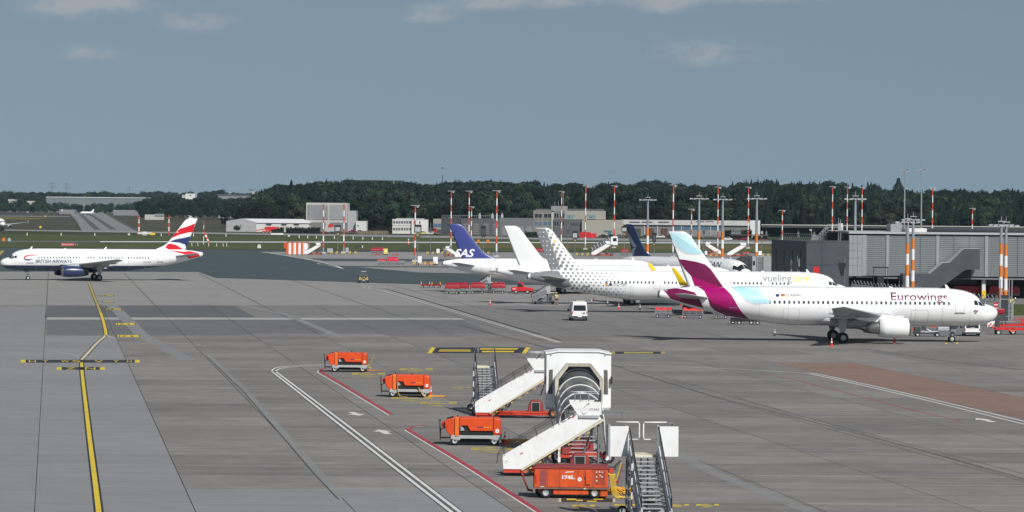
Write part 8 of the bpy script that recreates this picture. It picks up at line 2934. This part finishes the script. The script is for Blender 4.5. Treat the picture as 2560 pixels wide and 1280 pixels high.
for (px, yb, yt, lab) in ((2104, 690, 657, 'black wall sign box beside the dark cladding corner'), (2201, 740, 690, 'black hanging signal lamp before the louvred wall'), (1986, 690, 655, 'dark hanging box on the dark end block')):
    g = GS(px, 15.6)
    t = thing('hanging_sign', lab, 'sign', g, 0, 'dark wedge shaped signs')
    za, zb2 = topz(g, px, yb), topz(g, px, yt)
    mb = MB(); mb.prism([(-.15, za), (.25, za), (.55, zb2 - .2), (.55, zb2), (-.55, zb2), (-.55, zb2 - .4)], -.3, .3); mb.build('housing', M_BLACK, t)
    mb = MB(); mb.cyl((.45, .1, 0), (.45, .1, zb2 + 1.0), .06, n=6); mb.build('pole', M_GREY, t)
t = thing('frame_stand', 'black goal shaped frame before the louvred terminal wall', 'frame', GS(2183, 15.3))
mb = MB(); mb.box(0, .12, 0, .12, 0, 4.9); mb.box(2.3, 2.42, 0, .12, 0, 4.9); mb.box(-.1, 2.5, 0, .14, 4.9, 5.1); mb.build('frame', M_BLACK, t)
box_thing('red_wall_sign', 'red and black sign low on the dark end block', 'sign', 2012, 742, [('black_half', M_BLACK, [(.2, 2.2, -1.2, -1.0, 3.0, 5.4)]), ('red_half', M_RED, [(1.25, 2.2, -1.28, -1.21, 3.4, 5.0)])])
t = thing('grass_bank', 'strip of rough green grass behind the fence end', 'grass', GS(2545, 18.0))
mb = MB(); mb.box(-1.2, 12, 0, 6, 0, 1.4); mb.build('bank', GR_GREEN, t)

# ------------------------------------------------------------------ on and beside the runway
def rw_pole(label, px, yb, yt, n=5):
    g = gz(px, yb); H_ = topz(g, px, yt)
    t = thing('marker_pole', label, 'pole', g, 0, 'red and white aerial poles')
    for k in range(n):
        mb = MB(); mb.cyl((0, 0, H_ * k / n), (0, 0, H_ * (k + 1) / n), .33 - .02 * k, .33 - .02 * (k + 1), 8); mb.build('band', S_RED if k % 2 == 0 else S_WHT, t)
    for z in (.35, .62, .86):
        mb = MB(); mb.box(-.8, .8, -.1, .1, H_ * z, H_ * z + .16); mb.build('arm', M_ALU, t)
rw_pole('red and white aerial pole at the white hut by the taxiway mouth', 347, 588, 538)
rw_pole('red and white aerial pole standing clear left of the ribbon tail', 422, 587.5, 538)
t = thing('windsock', 'limp red and white windsock on a striped pole right of the ribbon tail', 'windsock', gz(509, 611))
H_ = topz(t.location, 509, 553)
for k in range(6):
    mb = MB(); mb.cyl((0, 0, H_ * k / 6), (0, 0, H_ * (k + 1) / 6), .12, n=8); mb.build('pole_band', S_WHT if k % 2 == 0 or k < 3 else S_RED, t)
z1 = topz(t.location, 509, 583.5)
for k in range(5):
    a, c = k / 5, (k + 1) / 5
    f_ = lambda q: (.25 + 1.6 * q, 0, z1 - 3.3 * q)
    mb = MB(); mb.cyl(f_(a), f_(c), .52 - .26 * a, .52 - .26 * c, 10); mb.build('sock_band', S_RED if k % 2 == 0 else S_WHT, t)
box_thing('white_hut', 'small white hut with a flat annex by the aerial pole', 'hut', 344, 588, [('hut', M_WALLW, [(2.0, 3.9, 0, 2, 0, 1.5)]), ('annex', M_WALLW, [(0, 6.0, -.2, 1.8, .5, 1.2)]), ('yellow_sign', M_YELLOW, [(5.2, 7.5, -.5, -.3, .2, 1.0)])])
k_ = 0
for px, yb in ((68, 588.5), (153, 589), (237, 589), (403, 590), (484, 590.5), (565, 591), (748, 595), (769, 595.5), (791, 596), (836, 597), (883, 598.2), (907, 598.6), (931, 599), (956, 599.5)):
    k_ += 1
    t = thing('white_marker', 'small white marker post in the row along the airfield grass edge', 'marker', gz(px, yb), 0, 'white marker posts along the grass')
    mb = MB(); mb.prism([(-.22, 0), (.22, 0), (.14, 1.0), (-.1, 1.15)], -.12, .12); mb.build('post', M_WALLW, t)
for px, yb in ((480, 615.5), (495, 615), (522, 615.5), (542, 615.8), (558, 616), (567, 616.2)):
    t = thing('white_marker', 'small leaning white marker post beside the windsock', 'marker', gz(px, yb), 0, 'white marker posts by the windsock')
    mb = MB(); mb.prism([(-.1, 0), (.1, 0), (-.02, 1.1), (-.18, 1.1)], -.08, .08); mb.build('post', M_WALLW, t)
for px, yb, lab in ((322, 589.5, 'white box marker left of the aerial pole hut'), (722, 593, 'white box marker before the long hedge')):
    box_thing('box_marker', lab, 'marker', px, yb, [('box', M_WALLW, [(-.4, .4, 0, .5, .25, 1.0)]), ('foot', M_DGREY, [(-.35, -.2, .1, .3, 0, .24), (.2, .35, .1, .3, 0, .24)])])
# holding sign of the runway
g = gz(154, 615.5); kk = FPX / g.y
t = thing('holding_sign', 'red runway holding sign with white figures and a small black panel', 'sign', g)
wd_ = 39 / kk
mb = MB(); mb.box(-.1, wd_ + .1, .0, .25, .08, 1.02); mb.build('frame', M_LGREY, t)
for a, c, m, s_ in ((0, .37, M_RED, '05-23'), (.385, .79, M_RED, 'CAT II'), (.81, 1.0, M_BLACK, 'A')):
    mb = MB(); mb.box(wd_ * a, wd_ * c, -.05, -.005, .15, .95); o = mb.build('sign_panel', m, t)
    flat_text('figures', o, s_, wd_ * a + .18, .35, -.06, .5, M_WHITE if m is M_RED else M_YELLOW, wd_ * (c - a) - .36, .01)
box_thing('dark_sign', 'dark green airfield sign back with a white end panel in the grass', 'sign', 887, 621, [('board', mat('dark_green_sign', (.03, .04, .02), .6), [(0, 2.3, 0, .2, .3, .95)]), ('white_end', M_WALLW, [(2.31, 2.6, 0, .2, .2, 1.0)]), ('legs', M_DGREY, [(.2, .3, .05, .15, 0, .3), (1.9, 2.0, .05, .15, 0, .3)])])
for px, yb, m, lab in ((9, 603.5, S_ORG, 'orange cone shaped runway marker at the left frame edge'), (23, 604, M_LGREY, 'pale cone shaped runway marker beside the orange one'), (1196, 607.5, S_ORG, 'orange runway marker left of the striped mast'), (1220, 607.5, S_ORG, 'orange runway marker behind the blank white tail'),
                       (101, 571, M_YELLOW, 'yellow sign box in the dry field, nearer one'), (113, 542.5, M_YELLOW, 'yellow sign box in the dry field, farther one'), (648, 621.5, M_WALLW, 'small white box marker at the grass corner left of the striped hut')):
    box_thing('runway_marker', lab, 'marker', px, yb, [('body', m, [(-.55, .55, 0, .6, .15, 1.0), (-.3, .3, .1, .5, 1.0, 1.3)])])
t = thing('striped_bollard', 'small red and white striped bollard in the grass before the office block', 'bollard', gz(1021, 611))
for k in range(4):
    mb = MB(); mb.lathe([(k * .5, .36 - .05 * k), (k * .5 + .5, .31 - .05 * k)], (0, 0, 0), 10, 'z'); mb.build('band', S_WHT if k % 2 else S_RED, t)

# vehicles by the buildings
def car(label, px, yb, m, L_=4.2, group='cars parked by the beige building'):
    t = thing('parked_car', label, 'car', gz(px, yb), 0, group)
    mb = MB(); mb.prism([(0, .3), (.02, .8), (.9, .92), (1.4, 1.4), (2.9, 1.42), (3.6, .95), (L_, .85), (L_ + .05, .3)], -.85, .85); mb.build('body', m, t, .06)
    mb = MB(); mb.prism([(1.15, .95), (1.5, 1.34), (2.85, 1.35), (3.35, .95)], -.865, -.85); mb.build('side_window', M_GLASS, t)
    wheels(t, [(.8, -.75, .3), (L_ - .8, -.75, .3), (.8, .75, .3), (L_ - .8, .75, .3)], .3, .2)
CB = mat('car_black', (.012, .013, .015), .2, coat=.5); CS = mat('car_silver', (.35, .36, .37), .3, .5); CW = mat('car_white', (.6, .6, .6), .3); CR = mat('car_maroon', (.16, .01, .03), .3)
car('black estate car beside the red container', 1496, 593.6, CB); car('black car second in the row by the beige wall', 1516, 593.5, CB); car('silver grey car before the beige building door', 1536, 593.5, mat('car_grey', (.10, .105, .11), .3))
car('black car parked before the dark brick doors', 1604, 594.5, CB); car('dark car with a white neighbour by the brick doors', 1622, 594.5, mat('car_slate', (.05, .055, .06), .3)); car('white car at the hangar columns', 1639, 595, CW); car('dark blue car near the blue hangar doors', 1663, 595, mat('car_blue', (.02, .03, .06), .3)); car('silver car right of the dark blue one', 1680, 595.5, CS)
car('maroon car under the flat roofed hut', 1848, 601, CR, group='cars at the hut'); car('white car on the grass before the hut', 1806, 601, CW, group='cars at the hut')
car('pale yellow car beside the office block', 1046, 585.5, mat('car_yellow', (.55, .55, .15), .4), group='cars at the office'); car('white car right of the pale yellow one', 1066, 586.5, CW, group='cars at the office')
car('dark car by the yard fence under the spreading tree', 962, 583, CB, group='cars at the yard'); car('grey car in the yard near the red trailer', 888, 582, CS, group='cars at the yard'); car('red car in the yard behind the striped mast', 871, 582, CR, group='cars at the yard')
t = thing('red_container', 'long bright red container standing before the beige building', 'container', gz(1449, 594.8))
mb = MB(); mb.box(0, 4.8, 0, 2.4, .1, 2.6); mb.build('body', M_RED, t)
mb = MB(); mb.box(4.85, 7.4, .3, 2.4, .1, 2.1); mb.build('low_end', M_RED, t)
for i in range(12):
    mb = MB(); mb.box(.15 + i * .38, .28 + i * .38, -.05, 0, .2, 2.5); mb.build('rib', M_REDFAB, t)
t = thing('red_lorry', 'red lorry with a long arm in front of the white shed', 'lorry', gz(661, 583))
mb = MB(); mb.prism([(0, 1.9), (.2, 2.9), (4.5, 3.1), (6.5, 2.8), (6.8, 2.3), (4.5, 1.9), (1.2, 1.2)], -1.1, 1.1); mb.build('body', M_RED, t)
mb = MB(); mb.box(-1.0, 3.5, -1, 1, .5, 1.2); mb.build('chassis', M_CHRED, t)
mb = MB(); mb.cyl((-4, -.5, 1.2), (.3, -.5, 2.0), .2); mb.build('arm', M_RED, t)
wheels(t, [(-.3, -.9, .45), (1.2, -.9, .45), (2.8, -.9, .45)], .45, .3)
box_thing('white_barrier', 'low white concrete barrier before the hedge and lorry', 'barrier', 677, 586.5, [('block', M_WALLW, [(0, 5.6, 0, .6, 0, .7)])])
box_thing('yard_trailer', 'white and grey trailers in the yard behind the hedge', 'trailer', 812, 581.5, [('box', W_LG, [(0, 4.5, 0, 2, .6, 2.6)]), ('red_box', M_RED, [(1.6, 2.9, -.3, 0, 2.7, 4.0)]), ('wheels', M_BLACK, [(.4, 1.0, -.1, .2, 0, .59), (3.4, 4.0, -.1, .2, 0, .59)])])
t = thing('yard_fence', 'low brown reed fence along the yard by the office block', 'fence', gz(895, 585.5))
n_ = 34
for i in range(n_):
    mb = MB(); x = i * .42; mb.box(x, x + .40, 0, .08, 0, 1.55 + .06 * (i % 3)); mb.build('board', mat('reed_brown', (.16, .13, .085), .85, var=.25, rnd=.2), t)
t = thing('red_lorry', 'red lorry front parked between the low building and the fire station', 'lorry', gz(1083, 585))
mb = MB(); mb.box(0, 1.5, 0, 4, .5, 2.9); mb.build('cab', M_RED, t, .1)
mb = MB(); mb.box(.15, 1.35, -.03, .02, 1.7, 2.5); mb.build('windscreen', M_GLASS, t)
mb = MB(); mb.box(1.7, 4.6, .5, 5, .4, 2.2); mb.build('dark_trailer', M_DGREY, t)
wheels(t, [(.2, .4, .4), (1.3, .4, .4)], .4, .25)
# ------------------------------------------------------------------ summer haze over the airfield
hz = MB(); hz.box(-3600, 3600, -300, 9100, -1.5, 90)
hm = bpy.data.materials.new('haze'); hm.use_nodes = True
hm.node_tree.nodes.remove(hm.node_tree.nodes['Principled BSDF'])
pv = hm.node_tree.nodes.new('ShaderNodeVolumePrincipled')
pv.inputs['Color'].default_value = (.55, .82, 1.0, 1)
pv.inputs['Density'].default_value = 0.000032
pv.inputs['Anisotropy'].default_value = 0.2
hm.node_tree.links.new(pv.outputs[0], hm.node_tree.nodes['Material Output'].inputs['Volume'])
tag(hz.build('haze', hm), kind='stuff')
